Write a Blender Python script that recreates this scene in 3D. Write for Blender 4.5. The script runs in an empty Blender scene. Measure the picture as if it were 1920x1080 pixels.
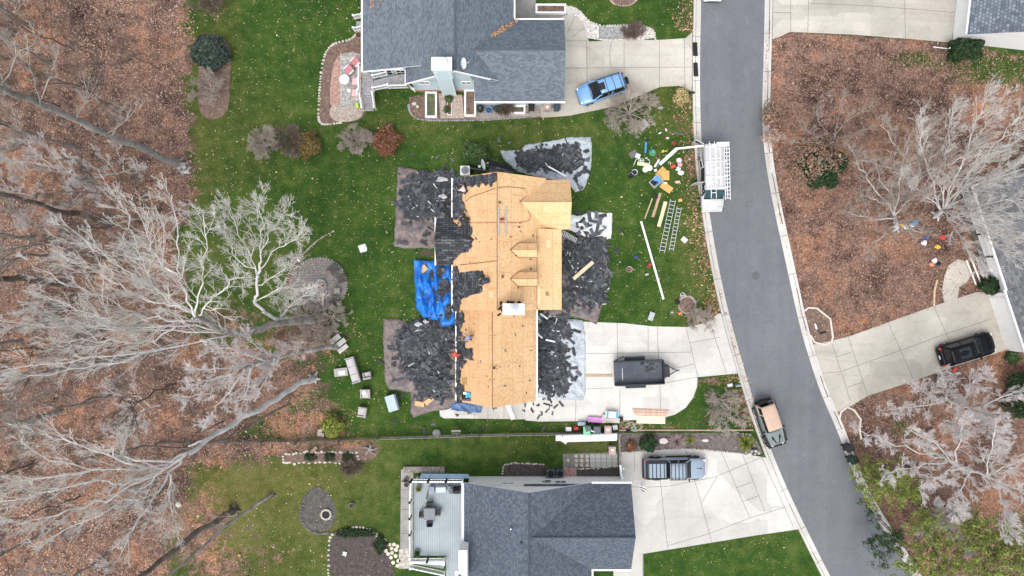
import bpy, bmesh, math, random
import numpy as np
from mathutils import Vector, Matrix
random.seed(7); np.random.seed(7)
C = bpy.context.scene.collection
SC = bpy.context.scene
H = 64.0                 # drone height in metres
S = 0.0475               # metres on the ground per photo pixel
# ---------------- camera ----------------
cam_d = bpy.data.cameras.new('camera'); cam = bpy.data.objects.new('camera', cam_d); C.objects.link(cam)
cam.location = (0, 0, H); cam.rotation_euler = (0, 0, 0)
cam_d.sensor_fit = 'HORIZONTAL'; cam_d.angle = 2*math.atan(960*S/H); cam_d.clip_end = 2000; cam_d.clip_start = 0.5
SC.camera = cam
# ---------------- sky, sun, exposure ----------------
SUN_EL, SUN_AZ = math.radians(62), math.radians(203)      # azimuth clockwise from north (+Y): high south-south-west behind cloud
w = bpy.data.worlds.new('World'); SC.world = w; w.use_nodes = True
nt = w.node_tree; nt.nodes.clear()
sky = nt.nodes.new('ShaderNodeTexSky'); sky.sky_type = 'NISHITA'; sky.sun_disc = False
sky.sun_elevation = SUN_EL; sky.sun_rotation = SUN_AZ; sky.air_density = 1.0; sky.dust_density = 3.0; sky.ozone_density = 1.0
hs = nt.nodes.new('ShaderNodeHueSaturation'); hs.inputs['Saturation'].default_value = 0.36
bg = nt.nodes.new('ShaderNodeBackground'); bg.inputs[1].default_value = 0.15
out = nt.nodes.new('ShaderNodeOutputWorld')
nt.links.new(sky.outputs[0], hs.inputs['Color']); nt.links.new(hs.outputs[0], bg.inputs[0]); nt.links.new(bg.outputs[0], out.inputs[0])
sl = bpy.data.lights.new('sun', 'SUN'); sl.energy = 0.5; sl.angle = math.radians(35); sl.color = (1.0, 0.965, 0.91)
so = bpy.data.objects.new('sun', sl); C.objects.link(so)
sd = Vector((math.sin(SUN_AZ)*math.cos(SUN_EL), math.cos(SUN_AZ)*math.cos(SUN_EL), math.sin(SUN_EL)))
so.rotation_euler = (-sd).to_track_quat('-Z', 'Y').to_euler(); so.location = sd*90
SC.view_settings.view_transform = 'Standard'; SC.view_settings.look = 'None'; SC.view_settings.gamma = 1
SC.view_settings.exposure = 1.06
# ---------------- helpers ----------------
def P(px, py, z=0.0):
    k = S*(H-z)/H
    return Vector(((px-960)*k, (540-py)*k, z))
def PP(pts, z=0.0): return [tuple(P(a, b, z)[:2]) for a, b in pts]
def rot2(x, y, a):
    c, s = math.cos(a), math.sin(a); return x*c-y*s, x*s+y*c
class MB:
    def __init__(s): s.v=[]; s.f=[]; s.m=[]; s.uv=[]
    def add(s, vs, fs, mi=0, uvs=None):
        o = len(s.v); s.v += [tuple(q) for q in vs]
        for i, fc in enumerate(fs):
            s.f.append([o+k for k in fc]); s.m.append(mi); s.uv.append(uvs[i] if uvs else None)
        return s
    def box(s, x, y, z, sx, sy, sz, rz=0, mi=0, tx=1, ty=1, mat=None):
        vs=[]
        for zz, kx, ky in ((0,1,1),(sz,tx,ty)):
            for a, b in ((-1,-1),(1,-1),(1,1),(-1,1)):
                q = rot2(a*sx/2*kx, b*sy/2*ky, rz); vs.append((x+q[0], y+q[1], z+zz))
        if mat is not None: vs=[mat@Vector(q) for q in vs]
        return s.add(vs, [(3,2,1,0),(4,5,6,7),(0,1,5,4),(1,2,6,5),(2,3,7,6),(3,0,4,7)], mi)
    def obox(s, M, sx, sy, sz, mi=0):          # centred box under a matrix
        vs=[M@Vector((a*sx/2,b*sy/2,c*sz/2)) for c in (-1,1) for a,b in ((-1,-1),(1,-1),(1,1),(-1,1))]
        return s.add(vs, [(3,2,1,0),(4,5,6,7),(0,1,5,4),(1,2,6,5),(2,3,7,6),(3,0,4,7)], mi)
    def bar(s, a, b, w, h, mi=0):              # box beam from a to b
        a=Vector(a); b=Vector(b); d=b-a; L=d.length
        if L<1e-6: return s
        x=d/L; up=Vector((0,0,1)) if abs(x.z)<.95 else Vector((0,1,0)); y=up.cross(x).normalized(); z=x.cross(y)
        M=Matrix((x,y,z)).transposed().to_4x4(); M.translation=(a+b)/2
        return s.obox(M, L, w, h, mi)
    def prism(s, poly, z0, z1, mi=0, mi_side=None):
        n=len(poly)
        if sum(poly[i][0]*poly[(i+1)%n][1]-poly[(i+1)%n][0]*poly[i][1] for i in range(n))<0: poly=poly[::-1]
        vs=[(p[0],p[1],z0) for p in poly]+[(p[0],p[1],z1) for p in poly]
        s.add(vs,[list(range(n,2*n))],mi); o=len(s.v)-2*n
        s.f.append([o+k for k in range(n-1,-1,-1)]); s.m.append(mi); s.uv.append(None)
        for i in range(n):
            j=(i+1)%n; s.f.append([o+i,o+j,o+n+j,o+n+i]); s.m.append(mi if mi_side is None else mi_side); s.uv.append(None)
        return s
    def sheet(s, poly, z, mi=0):
        n=len(poly)
        if sum(poly[i][0]*poly[(i+1)%n][1]-poly[(i+1)%n][0]*poly[i][1] for i in range(n))<0: poly=poly[::-1]
        return s.add([(p[0],p[1],z) for p in poly],[list(range(n))],mi)
    def face(s, pts, mi=0):
        return s.add(pts,[list(range(len(pts)))],mi)
    def roof(s, pts, mi=0):                    # a planar roof face with UVs in metres: u along the eave, v up the slope
        pts=[Vector(p) for p in pts]
        n=Vector((0,0,0))
        for i in range(len(pts)):
            n+= (pts[i]-pts[0]).cross(pts[(i+1)%len(pts)]-pts[0])
        n.normalize()
        if n.z<0: pts=pts[::-1]; n=-n
        u=Vector((0,0,1)).cross(n)
        u = Vector((1,0,0)) if u.length<1e-4 else u.normalized()
        vv=n.cross(u)
        return s.add(pts,[list(range(len(pts)))],mi,[[(p.dot(u),p.dot(vv)) for p in pts]])
    def slab(s, pts, t, mi=0, mi_side=None):   # roof face with thickness t below it
        pts=[Vector(p) for p in pts]; s.roof(pts,mi)
        o=len(s.v); n=len(pts); top=[Vector(q) for q in s.v[o-n:o]]
        low=[q-Vector((0,0,t)) for q in top]; ms=mi if mi_side is None else mi_side
        for i in range(n):
            j=(i+1)%n; s.add([top[i],low[i],low[j],top[j]],[(0,1,2,3)],ms)
        s.add(low,[list(range(n-1,-1,-1))],ms)
        return s
    def tube(s, pts, r, n=6, mi=0, cap=True):
        pts=[Vector(p) for p in pts]; k=len(pts); rs=r if isinstance(r,(list,tuple)) else [r]*k
        o=len(s.v)
        for i,p in enumerate(pts):
            d=(pts[min(i+1,k-1)]-pts[max(i-1,0)]).normalized()
            a=Vector((0,0,1)) if abs(d.z)<.9 else Vector((1,0,0)); x=d.cross(a).normalized(); y=x.cross(d)
            for j in range(n):
                t=2*math.pi*j/n; q=p+(x*math.cos(t)+y*math.sin(t))*rs[i]; s.v.append(tuple(q))
        def F(fc): s.f.append(fc); s.m.append(mi); s.uv.append(None)
        for i in range(k-1):
            for j in range(n):
                j2=(j+1)%n; F([o+i*n+j2,o+i*n+j,o+(i+1)*n+j,o+(i+1)*n+j2])
        if cap: F([o+j for j in range(n)]); F([o+(k-1)*n+j for j in range(n-1,-1,-1)])
        return s
    def lathe(s, x, y, z, prof, n=14, mi=0, close=True):
        o=len(s.v); k=len(prof)
        for r,h in prof:
            for j in range(n):
                t=2*math.pi*j/n; s.v.append((x+r*math.cos(t),y+r*math.sin(t),z+h))
        def F(fc): s.f.append(fc); s.m.append(mi); s.uv.append(None)
        for i in range(k-1):
            for j in range(n):
                j2=(j+1)%n; F([o+i*n+j,o+i*n+j2,o+(i+1)*n+j2,o+(i+1)*n+j])
        if close: F([o+j for j in range(n-1,-1,-1)]); F([o+(k-1)*n+j for j in range(n)])
        return s
    def rock(s, x, y, z, rx, ry, rz, mi=0, rough=.18, rng=random, sub=1):
        bm=bmesh.new(); bmesh.ops.create_icosphere(bm,subdivisions=sub,radius=1)
        vs=[]; a=rng.uniform(0,6.28)
        for q in bm.verts:
            k=1+rng.uniform(-rough,rough); px,py=rot2(q.co.x*rx*k,q.co.y*ry*k,a if rx==ry else 0)
            vs.append((x+px,y+py,z+max(q.co.z*rz*k,-rz*.4)))
        fs=[[v.index for v in f.verts] for f in bm.faces]; bm.free()
        return s.add(vs,fs,mi)
    def build(s, name, mats, parent=None, world=True, label=None, cat=None, group=None, kind=None, bevel=0, smooth=False, origin=None, loc=None, rz=0, plabel=None):
        me=bpy.data.meshes.new(name)
        V=s.v
        if parent is None and loc is None:      # origin at the base of the thing
            a=np.array(V); o=Vector(((a[:,0].min()+a[:,0].max())/2,(a[:,1].min()+a[:,1].max())/2,a[:,2].min())) if origin is None else Vector(origin)
            V=[(q[0]-o.x,q[1]-o.y,q[2]-o.z) for q in V]
        elif parent is not None and world:
            Mi=WM[parent.name].inverted(); V=[tuple(Mi@Vector(q)) for q in V]; o=Vector((0,0,0))
        else: o=Vector((0,0,0)) if loc is None else Vector(loc)
        me.from_pydata(V,[],s.f)
        if not isinstance(mats,(list,tuple)): mats=[mats]
        for m in mats: me.materials.append(m)
        if max(s.m,default=0)>0: me.polygons.foreach_set('material_index',s.m)
        if any(u is not None for u in s.uv):
            ul=me.uv_layers.new(name='UVMap'); flat=[]
            for fc,u in zip(s.f,s.uv):
                for k in range(len(fc)): flat += list(u[k]) if u else [0,0]
            ul.data.foreach_set('uv',flat)
        if smooth: me.polygons.foreach_set('use_smooth',[True]*len(s.f))
        me.update()
        ob=bpy.data.objects.new(name,me); C.objects.link(ob)
        ob.location=o; ob.rotation_euler=(0,0,rz)
        if parent is not None: ob.parent=parent
        WM[ob.name]=(WM[parent.name] if parent is not None else Matrix())@Matrix.Translation(o)@Matrix.Rotation(rz,4,'Z')
        if bevel:
            b=ob.modifiers.new('bevel','BEVEL'); b.width=bevel; b.segments=2; b.limit_method='ANGLE'; b.angle_limit=.6
        tag(ob,label,cat,group,kind)
        if plabel: ob['label']=plabel
        return ob
WM={}
def tag(o,label=None,cat=None,group=None,kind=None):
    if label: o['label']=label
    if cat: o['category']=cat
    if group: o['group']=group
    if kind: o['kind']=kind
    return o
def thing(name,label,cat,loc=(0,0,0),rz=0,group=None):
    o=bpy.data.objects.new(name,None); C.objects.link(o); o.empty_display_size=.2
    o.location=loc; o.rotation_euler=(0,0,rz)
    WM[o.name]=Matrix.Translation(Vector(loc))@Matrix.Rotation(rz,4,'Z')
    return tag(o,label,cat,group)
def copy_thing(root,loc,rz=0,label=None,group=None,scale=1):
    def rec(o,par):
        c=o.copy(); C.objects.link(c)
        if par is not None: c.parent=par
        for ch in list(o.children): rec(ch,c)
        return c
    r=rec(root,None); r.location=loc; r.rotation_euler=(0,0,rz); r.scale=(scale,)*3 if not isinstance(scale,tuple) else scale
    if label: r['label']=label
    if group: r['group']=group
    return r
# ---------------- materials ----------------
def new_mat(name):
    m=bpy.data.materials.new(name); m.use_nodes=True; t=m.node_tree; b=t.nodes['Principled BSDF']; return m,t,b
def N(t,typ,**kw):
    n=t.nodes.new(typ)
    for k,v in kw.items():
        if k in n.inputs: n.inputs[k].default_value=v
        else: setattr(n,k,v)
    return n
def ramp(t,fac,stops,interp='LINEAR'):
    r=t.nodes.new('ShaderNodeValToRGB'); e=r.color_ramp; e.interpolation=interp
    while len(e.elements)<len(stops): e.elements.new(.5)
    for el,(p,c) in zip(e.elements,stops): el.position=p; el.color=(c[0],c[1],c[2],1) if hasattr(c,'__len__') else (c,c,c,1)
    t.links.new(fac,r.inputs[0]); return r.outputs[0]
def mixc(t,fac,a,b,mode='MIX'):
    n=t.nodes.new('ShaderNodeMix'); n.data_type='RGBA'; n.blend_type=mode
    for sock,val in ((n.inputs[0],fac),(n.inputs[6],a),(n.inputs[7],b)):
        if hasattr(val,'is_output'): t.links.new(val,sock)
        elif hasattr(val,'__len__'): sock.default_value=(val[0],val[1],val[2],1)
        else: sock.default_value=val
    return n.outputs[2]
def mth(t,op,a,b=0.0,clamp=False):
    n=t.nodes.new('ShaderNodeMath'); n.operation=op; n.use_clamp=clamp
    for i,val in enumerate((a,b)):
        if hasattr(val,'is_output'): t.links.new(val,n.inputs[i])
        else: n.inputs[i].default_value=val
    return n.outputs[0]
def noise(t,vec,scale,detail=3,rough=.55,dist=0):
    n=N(t,'ShaderNodeTexNoise',Scale=scale,Detail=detail,Roughness=rough,Distortion=dist); t.links.new(vec,n.inputs['Vector']); return n.outputs[0]
def coord(t,kind='Object'):
    if kind=='World': return t.nodes.new('ShaderNodeNewGeometry').outputs['Position']
    return t.nodes.new('ShaderNodeTexCoord').outputs[kind]
def bump(t,b,h,strength,dist):
    n=N(t,'ShaderNodeBump',Strength=strength,Distance=dist); t.links.new(h,n.inputs['Height']); t.links.new(n.outputs[0],b.inputs['Normal'])
MATS={}
def M(name,rgb,rough=.75,var=.18,scale=2.5,metal=0,bmp=0,fine=0,coat=0,kind='Object',spec=None):
    if name in MATS: return MATS[name]
    m,t,b=new_mat(name); v=coord(t,kind)
    f=noise(t,v,scale,5,.6); lo=[c*(1-var) for c in rgb]; hi=[min(1,c*(1+var)) for c in rgb]
    c=ramp(t,f,((.3,lo),(.7,hi)))
    if fine:
        g=noise(t,v,fine,2,.7); c=mixc(t,.55,c,mixc(t,1,c,ramp(t,g,((.35,.45),(.65,1.5))),'MULTIPLY'))
    t.links.new(c,b.inputs['Base Color']); b.inputs['Roughness'].default_value=rough; b.inputs['Metallic'].default_value=metal
    if spec is not None: b.inputs['Specular IOR Level'].default_value=spec
    if coat: b.inputs['Coat Weight'].default_value=coat; b.inputs['Coat Roughness'].default_value=.06
    if bmp: bump(t,b,noise(t,v,fine or scale*6,3),bmp,.03)
    MATS[name]=m; return m
def shingle_mat(name,c1,c2,c3,bw=.33,rh=.15,mortar=.012,dark=.45):
    m,t,b=new_mat(name); v=coord(t,'UV')
    br=N(t,'ShaderNodeTexBrick'); br.offset=.5; br.inputs['Scale'].default_value=1; br.inputs['Brick Width'].default_value=bw; br.inputs['Row Height'].default_value=rh
    br.inputs['Mortar Size'].default_value=mortar; br.inputs['Mortar Smooth'].default_value=.4; br.inputs['Bias'].default_value=0
    br.inputs['Color1'].default_value=(0,0,0,1); br.inputs['Color2'].default_value=(1,1,1,1); br.inputs['Mortar'].default_value=(.5,.5,.5,1)
    t.links.new(v,br.inputs['Vector'])
    big=noise(t,v,.5,4,.6); fine=noise(t,v,9,2,.6)
    val=mth(t,'ADD',mth(t,'MULTIPLY',br.outputs['Color'],.62),mth(t,'ADD',mth(t,'MULTIPLY',fine,.35),mth(t,'MULTIPLY',big,.25)))
    c=ramp(t,val,((.28,c1),(.6,c2),(.98,c3)))
    c=mixc(t,mth(t,'MULTIPLY',br.outputs['Fac'],dark),c,(c1[0]*.3,c1[1]*.3,c1[2]*.3))
    t.links.new(c,b.inputs['Base Color']); b.inputs['Roughness'].default_value=.85; b.inputs['Specular IOR Level'].default_value=.25
    bump(t,b,val,.5,.02); MATS[name]=m; return m
# ---------------- ground material: grass, dry grass, leaf litter, bare soil mixed by a cover map ----------------
def ground_mat():
    m,t,b=new_mat('ground_cover'); v=coord(t,'World')
    at=N(t,'ShaderNodeAttribute'); at.attribute_name='cover'; sp=t.nodes.new('ShaderNodeSeparateColor'); t.links.new(at.outputs['Color'],sp.inputs[0])
    lit,dry,soil=sp.outputs[0],sp.outputs[1],sp.outputs[2]
    n_big=noise(t,v,.22,4,.6); n_mid=noise(t,v,1.1,4,.65); n_fine=noise(t,v,5.5,3,.7); n_vf=noise(t,v,14,2,.6)
    # grass
    g=mth(t,'ADD',mth(t,'ADD',mth(t,'MULTIPLY',n_big,.35),mth(t,'MULTIPLY',n_mid,.35)),mth(t,'MULTIPLY',n_fine,.3))
    lush=ramp(t,g,((.33,(.014,.037,.008)),(.44,(.027,.062,.012)),(.53,(.046,.088,.016)),(.64,(.084,.122,.028))))
    yel=ramp(t,g,((.33,(.055,.062,.018)),(.48,(.11,.112,.03)),(.64,(.175,.155,.062))))
    dryf=mth(t,'ADD',dry,mth(t,'MULTIPLY',mth(t,'SUBTRACT',n_mid,.5),.9),True)
    grass=mixc(t,dryf,lush,yel)
    grass=mixc(t,.6,grass,mixc(t,1,grass,ramp(t,n_vf,((.32,.3),(.5,.95),(.68,1.9))),'MULTIPLY'))
    # litter: overlapping dead leaves as random cells
    cells=None
    vo=N(t,'ShaderNodeTexVoronoi',Scale=9.0); vo.inputs['Randomness'].default_value=1; t.links.new(v,vo.inputs['Vector'])
    s1=t.nodes.new('ShaderNodeSeparateColor'); t.links.new(vo.outputs['Color'],s1.inputs[0])
    vo2=N(t,'ShaderNodeTexVoronoi',Scale=15.0); t.links.new(v,vo2.inputs['Vector'])
    s2=t.nodes.new('ShaderNodeSeparateColor'); t.links.new(vo2.outputs['Color'],s2.inputs[0])
    a=ramp(t,mth(t,'ADD',mth(t,'MULTIPLY',s1.outputs[0],.5),mth(t,'MULTIPLY',s2.outputs[1],.5)),((.12,(.098,.06,.047)),(.36,(.172,.105,.08)),(.6,(.232,.146,.112)),(.8,(.295,.198,.156)),(.95,(.37,.27,.22))))
    tint=mixc(t,1,ramp(t,noise(t,v,.2,5,.72),((.36,(.33,.32,.34)),(.44,(.68,.68,.71)),(.52,(1,.97,.95)),(.59,(1.28,1.08,.9)),(.67,(1.6,1.3,1.0)))),ramp(t,noise(t,v,.9,4,.7),((.36,(.5,.49,.5)),(.5,(.95,.94,.93)),(.64,(1.2,1.17,1.14)))),'MULTIPLY')
    litter=mixc(t,1,a,tint,'MULTIPLY')
    soilc=ramp(t,mth(t,'ADD',mth(t,'MULTIPLY',n_fine,.6),mth(t,'MULTIPLY',n_vf,.4)),((.3,(.035,.026,.022)),(.55,(.11,.082,.066)),(.75,(.24,.19,.155))))
    lf=mth(t,'ADD',lit,mth(t,'ADD',mth(t,'MULTIPLY',mth(t,'SUBTRACT',n_mid,.5),1.5),mth(t,'MULTIPLY',mth(t,'SUBTRACT',n_fine,.5),1.6)))
    lf=ramp(t,lf,((.38,0),(.62,1)))
    sf=ramp(t,mth(t,'ADD',soil,mth(t,'MULTIPLY',mth(t,'SUBTRACT',n_mid,.5),1.3)),((.35,0),(.7,1)))
    c=mixc(t,sf,grass,soilc); c=mixc(t,lf,c,litter)
    t.links.new(c,b.inputs['Base Color']); b.inputs['Roughness'].default_value=.95; b.inputs['Specular IOR Level'].default_value=.1
    bump(t,b,mth(t,'ADD',n_vf,mth(t,'MULTIPLY',s2.outputs[0],.6)),.6,.05)
    return m
def asphalt_mat():
    m,t,b=new_mat('asphalt'); v=coord(t,'World')
    big=noise(t,v,.12,4,.6); mid=noise(t,v,.9,5,.65,.5); fine=noise(t,v,16,2,.7)
    mp=N(t,'ShaderNodeMapping'); mp.inputs['Scale'].default_value=(1.1,.1,1); mp.inputs['Rotation'].default_value=(0,0,.12); t.links.new(v,mp.inputs['Vector'])
    lane=noise(t,mp.outputs[0],1.0,3,.6)
    val=mth(t,'ADD',mth(t,'MULTIPLY',big,.4),mth(t,'ADD',mth(t,'MULTIPLY',mid,.25),mth(t,'MULTIPLY',lane,.35)))
    c=ramp(t,val,((.32,(.118,.124,.135)),(.68,(.172,.179,.19))))
    c=mixc(t,.45,c,mixc(t,1,c,ramp(t,fine,((.35,.55),(.65,1.45))),'MULTIPLY'))
    cr=N(t,'ShaderNodeTexVoronoi',Scale=.16); cr.feature='DISTANCE_TO_EDGE'; wp=noise(t,v,1.2,4,.7); dv=N(t,'ShaderNodeVectorMath'); dv.operation='ADD'; t.links.new(v,dv.inputs[0]); cmb=t.nodes.new('ShaderNodeCombineXYZ'); t.links.new(mth(t,'MULTIPLY',wp,1.6),cmb.inputs[0]); t.links.new(mth(t,'MULTIPLY',noise(t,v,.9,4,.7),1.6),cmb.inputs[1]); t.links.new(cmb.outputs[0],dv.inputs[1]); t.links.new(dv.outputs[0],cr.inputs['Vector'])
    c=mixc(t,mth(t,'MULTIPLY',ramp(t,cr.outputs['Distance'],((.001,1),(.005,0))),.3),c,(.07,.074,.08))
    c=mixc(t,mth(t,'MULTIPLY',ramp(t,mid,((.60,0),(.75,1))),.35),c,(.2,.205,.21))
    spk=N(t,'ShaderNodeTexVoronoi',Scale=1.0); t.links.new(v,spk.inputs['Vector'])
    c=mixc(t,ramp(t,spk.outputs['Distance'],((.035,.7),(.06,0))),c,(.05,.052,.06))
    t.links.new(c,b.inputs['Base Color']); b.inputs['Roughness'].default_value=.9; b.inputs['Specular IOR Level'].default_value=.25
    bump(t,b,fine,.3,.01); return m
def concrete_mat(name,c0,c1,stain=.5,tint=(.30,.27,.22)):
    m,t,b=new_mat(name); v=coord(t,'World')
    big=noise(t,v,.22,5,.62,.3); mid=noise(t,v,1.3,6,.7,.8); fine=noise(t,v,12,3,.7)
    c=ramp(t,mth(t,'ADD',mth(t,'MULTIPLY',big,.6),mth(t,'MULTIPLY',mid,.4)),((.34,c0),(.62,c1)))
    vc=N(t,'ShaderNodeTexVoronoi',Scale=.24); vc.distance='CHEBYCHEV'; t.links.new(v,vc.inputs['Vector']); sc_=t.nodes.new('ShaderNodeSeparateColor'); t.links.new(vc.outputs['Color'],sc_.inputs[0])
    c=mixc(t,1,c,ramp(t,sc_.outputs[0],((.0,(.86,.855,.85)),(1,(1.06,1.06,1.06)))),'MULTIPLY')
    mq=N(t,'ShaderNodeMapping'); mq.inputs['Scale'].default_value=(.12,1.1,1); t.links.new(v,mq.inputs['Vector']); ty=noise(t,mq.outputs[0],1,4,.65)
    c=mixc(t,mth(t,'MULTIPLY',ramp(t,ty,((.54,0),(.72,1))),stain*.45),c,[q*.8 for q in tint])
    c=mixc(t,mth(t,'MULTIPLY',ramp(t,mid,((.56,0),(.78,1))),stain),c,tint)
    c=mixc(t,.3,c,mixc(t,1,c,ramp(t,fine,((.3,.72),(.7,1.22))),'MULTIPLY'))
    t.links.new(c,b.inputs['Base Color']); b.inputs['Roughness'].default_value=.85; b.inputs['Specular IOR Level'].default_value=.25
    bump(t,b,fine,.2,.01); return m
def osb_mat(q=1):
    m,t,b=new_mat('osb_sheathing'); v=coord(t,'UV')
    br=N(t,'ShaderNodeTexBrick'); br.offset=.5
    for k,x in (('Scale',1),('Brick Width',2.44),('Row Height',1.22),('Mortar Size',.022),('Mortar Smooth',.2)): br.inputs[k].default_value=x
    br.inputs['Color1'].default_value=(0,0,0,1); br.inputs['Color2'].default_value=(1,1,1,1); t.links.new(v,br.inputs['Vector'])
    mp=N(t,'ShaderNodeMapping'); mp.inputs['Scale'].default_value=(9,16,1); t.links.new(v,mp.inputs['Vector'])
    vo=N(t,'ShaderNodeTexVoronoi',Scale=1.0); t.links.new(mp.outputs[0],vo.inputs['Vector'])
    s1=t.nodes.new('ShaderNodeSeparateColor'); t.links.new(vo.outputs['Color'],s1.inputs[0])
    big=noise(t,v,.6,5,.6); fine=noise(t,v,6,3,.7)
    val=mth(t,'ADD',mth(t,'ADD',mth(t,'MULTIPLY',s1.outputs[0],.34),mth(t,'MULTIPLY',br.outputs['Color'],.10)),mth(t,'ADD',mth(t,'MULTIPLY',big,.3),mth(t,'MULTIPLY',fine,.2)))
    c=ramp(t,val,((.2,(.52*q,.31*q*q,.15*q*q)),(.42,(.69*q,.435*q*q,.225*q*q)),(.72,(.81*q,.555*q*q,.325*q*q))))
    sp=N(t,'ShaderNodeTexVoronoi',Scale=3.3); t.links.new(v,sp.inputs['Vector'])
    c=mixc(t,ramp(t,sp.outputs['Distance'],((.07,.75),(.11,0))),c,(.16,.08,.04))
    st=noise(t,v,1.4,6,.75); c=mixc(t,mth(t,'MULTIPLY',ramp(t,st,((.58,0),(.74,1))),.45),c,(.25,.13,.065))
    c=mixc(t,mth(t,'MULTIPLY',br.outputs['Fac'],.38),c,(.22,.13,.065))
    t.links.new(c,b.inputs['Base Color']); b.inputs['Roughness'].default_value=.8; b.inputs['Specular IOR Level'].default_value=.2
    bump(t,b,s1.outputs[0],.2,.005); return m
def leaf_mat(name,cols,rough=.8,trans=0):
    m,t,b=new_mat(name); at=N(t,'ShaderNodeAttribute'); at.attribute_name='rnd'
    c=ramp(t,at.outputs['Fac'],[(i/(len(cols)-1),q) for i,q in enumerate(cols)])
    t.links.new(c,b.inputs['Base Color']); b.inputs['Roughness'].default_value=rough; b.inputs['Specular IOR Level'].default_value=.2
    MATS[name]=m; return m
def bark_mat(name,lo,hi,scale=3):
    m,t,b=new_mat(name); v=coord(t,'Object')
    f=noise(t,v,scale,5,.65); g=noise(t,v,scale*.25,3,.6)
    c=ramp(t,mth(t,'ADD',mth(t,'MULTIPLY',f,.6),mth(t,'MULTIPLY',g,.4)),((.35,lo),(.65,hi)))
    t.links.new(c,b.inputs['Base Color']); b.inputs['Roughness'].default_value=.9; b.inputs['Specular IOR Level'].default_value=.15
    b.inputs['Roughness'].default_value=.9; b.inputs['Specular IOR Level'].default_value=.15
    bump(t,b,noise(t,v,18,3),.4,.02); MATS[name]=m; return m
def brick_mat(name,c1,c2,mort,bw=.2,rh=.1,ms=.012):
    m,t,b=new_mat(name); v=coord(t,'World')
    br=N(t,'ShaderNodeTexBrick')
    for k,x in (('Scale',1),('Brick Width',bw),('Row Height',rh),('Mortar Size',ms)): br.inputs[k].default_value=x
    for k,x in (('Color1',c1),('Color2',c2),('Mortar',mort)): br.inputs[k].default_value=(*x,1)
    t.links.new(v,br.inputs['Vector']); f=noise(t,v,4,4,.7)
    c=mixc(t,.8,br.outputs['Color'],mixc(t,1,br.outputs['Color'],ramp(t,f,((.3,.45),(.7,1.5))),'MULTIPLY'))
    t.links.new(c,b.inputs['Base Color']); b.inputs['Roughness'].default_value=.9; MATS[name]=m; return m
def tarp_mat(name,lo,hi,rough=.55,scale=1.3):
    m,t,b=new_mat(name); v=coord(t,'Object')
    f=noise(t,v,scale,5,.6,1.2)
    wv=mth(t,'ABSOLUTE',mth(t,'SUBTRACT',noise(t,v,.9,3,.5,1.5),.5))
    crease=ramp(t,wv,((0,1),(.025,0)))
    c=ramp(t,f,((.3,lo),(.7,hi))); c=mixc(t,mth(t,'MULTIPLY',crease,.5),c,[x*.55 for x in lo])
    t.links.new(c,b.inputs['Base Color']); b.inputs['Roughness'].default_value=rough
    bump(t,b,mth(t,'SUBTRACT',f,mth(t,'MULTIPLY',crease,.35)),.7,.12); MATS[name]=m; return m
GROUND=ground_mat(); ASPH=asphalt_mat()
CONC=concrete_mat('driveway_concrete',(.48,.46,.42),(.66,.635,.59),.6,(.36,.335,.30))
CONC_OLD=concrete_mat('old_concrete',(.36,.335,.285),(.52,.485,.42),.7,(.26,.235,.195))
CONC_NEW=concrete_mat('clean_concrete',(.45,.437,.40),(.585,.567,.525),.7,(.42,.40,.36))
KERB=concrete_mat('kerb_concrete',(.44,.42,.39),(.60,.575,.535),.5,(.30,.25,.21))
JOINT=M('joint_dark',(.13,.12,.105),.95)
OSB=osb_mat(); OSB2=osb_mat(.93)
SH_SLATE=shingle_mat('slate_shingles',(.095,.115,.138),(.138,.163,.192),(.185,.213,.245),.26,.15,.018,.45)
SH_BLUE=shingle_mat('blue_grey_shingles',(.058,.071,.092),(.082,.098,.124),(.13,.15,.18),.2,.13,.01,.3)
SH_BLACK=shingle_mat('old_black_shingles',(.024,.026,.03),(.058,.062,.069),(.13,.135,.145),.5,.22,.03,.8)
SH_GREY=shingle_mat('weathered_shingles',(.075,.077,.082),(.125,.128,.134),(.19,.194,.20),.36,.2,.014,.4)
WHITE=M('white_paint',(.8,.8,.79),.5,.05); SIDE_W=M('white_siding',(.80,.80,.79),.6,.05)
SIDE_B=M('pale_blue_siding',(.50,.60,.64),.6,.06); SIDE_B2=M('pale_blue_chimney',(.56,.68,.72),.6,.05)
SIDE_D=M('dark_grey_siding',(.06,.062,.068),.7,.15)
GLASS=M('window_glass',(.03,.035,.04),.08,.1); DKGLASS=M('car_glass',(.012,.015,.018),.06,.1)
BLACK=M('black_plastic',(.018,.018,.02),.5,.2,spec=.25); RUBBER=M('rubber',(.02,.02,.021),.85,.2,spec=.2)
ALU=M('aluminium',(.62,.63,.64),.35,.1,4,.6); STEEL=M('steel',(.4,.41,.42),.4,.15,3,.7)
WOOD=M('bare_wood',(.52,.38,.24),.75,.2,4,fine=14); WOOD_L=M('pale_lumber',(.66,.54,.36),.75,.12,4,fine=14)
WOOD_G=M('weathered_grey_wood',(.24,.22,.205),.85,.3,4,fine=12); WOOD_D=M('dark_weathered_wood',(.11,.095,.085),.9,.35,4,fine=12)
MULCH=M('dark_mulch',(.07,.056,.05),.95,.4,3,bmp=.6,fine=7,kind='World'); MULCHB=M('brown_mulch',(.16,.105,.082),.95,.4,3,bmp=.6,fine=7,kind='World')
GRAVEL=M('pale_gravel',(.5,.46,.42),.9,.4,5,bmp=.5,fine=8,kind='World'); PEBBLE=M('tan_gravel',(.38,.31,.26),.9,.3,5,bmp=.5,fine=8,kind='World')
STONE=M('pale_stone',(.5,.46,.40),.9,.25,3,bmp=.3); STONE_G=M('grey_stone',(.27,.265,.26),.9,.25,3,bmp=.3)
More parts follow.
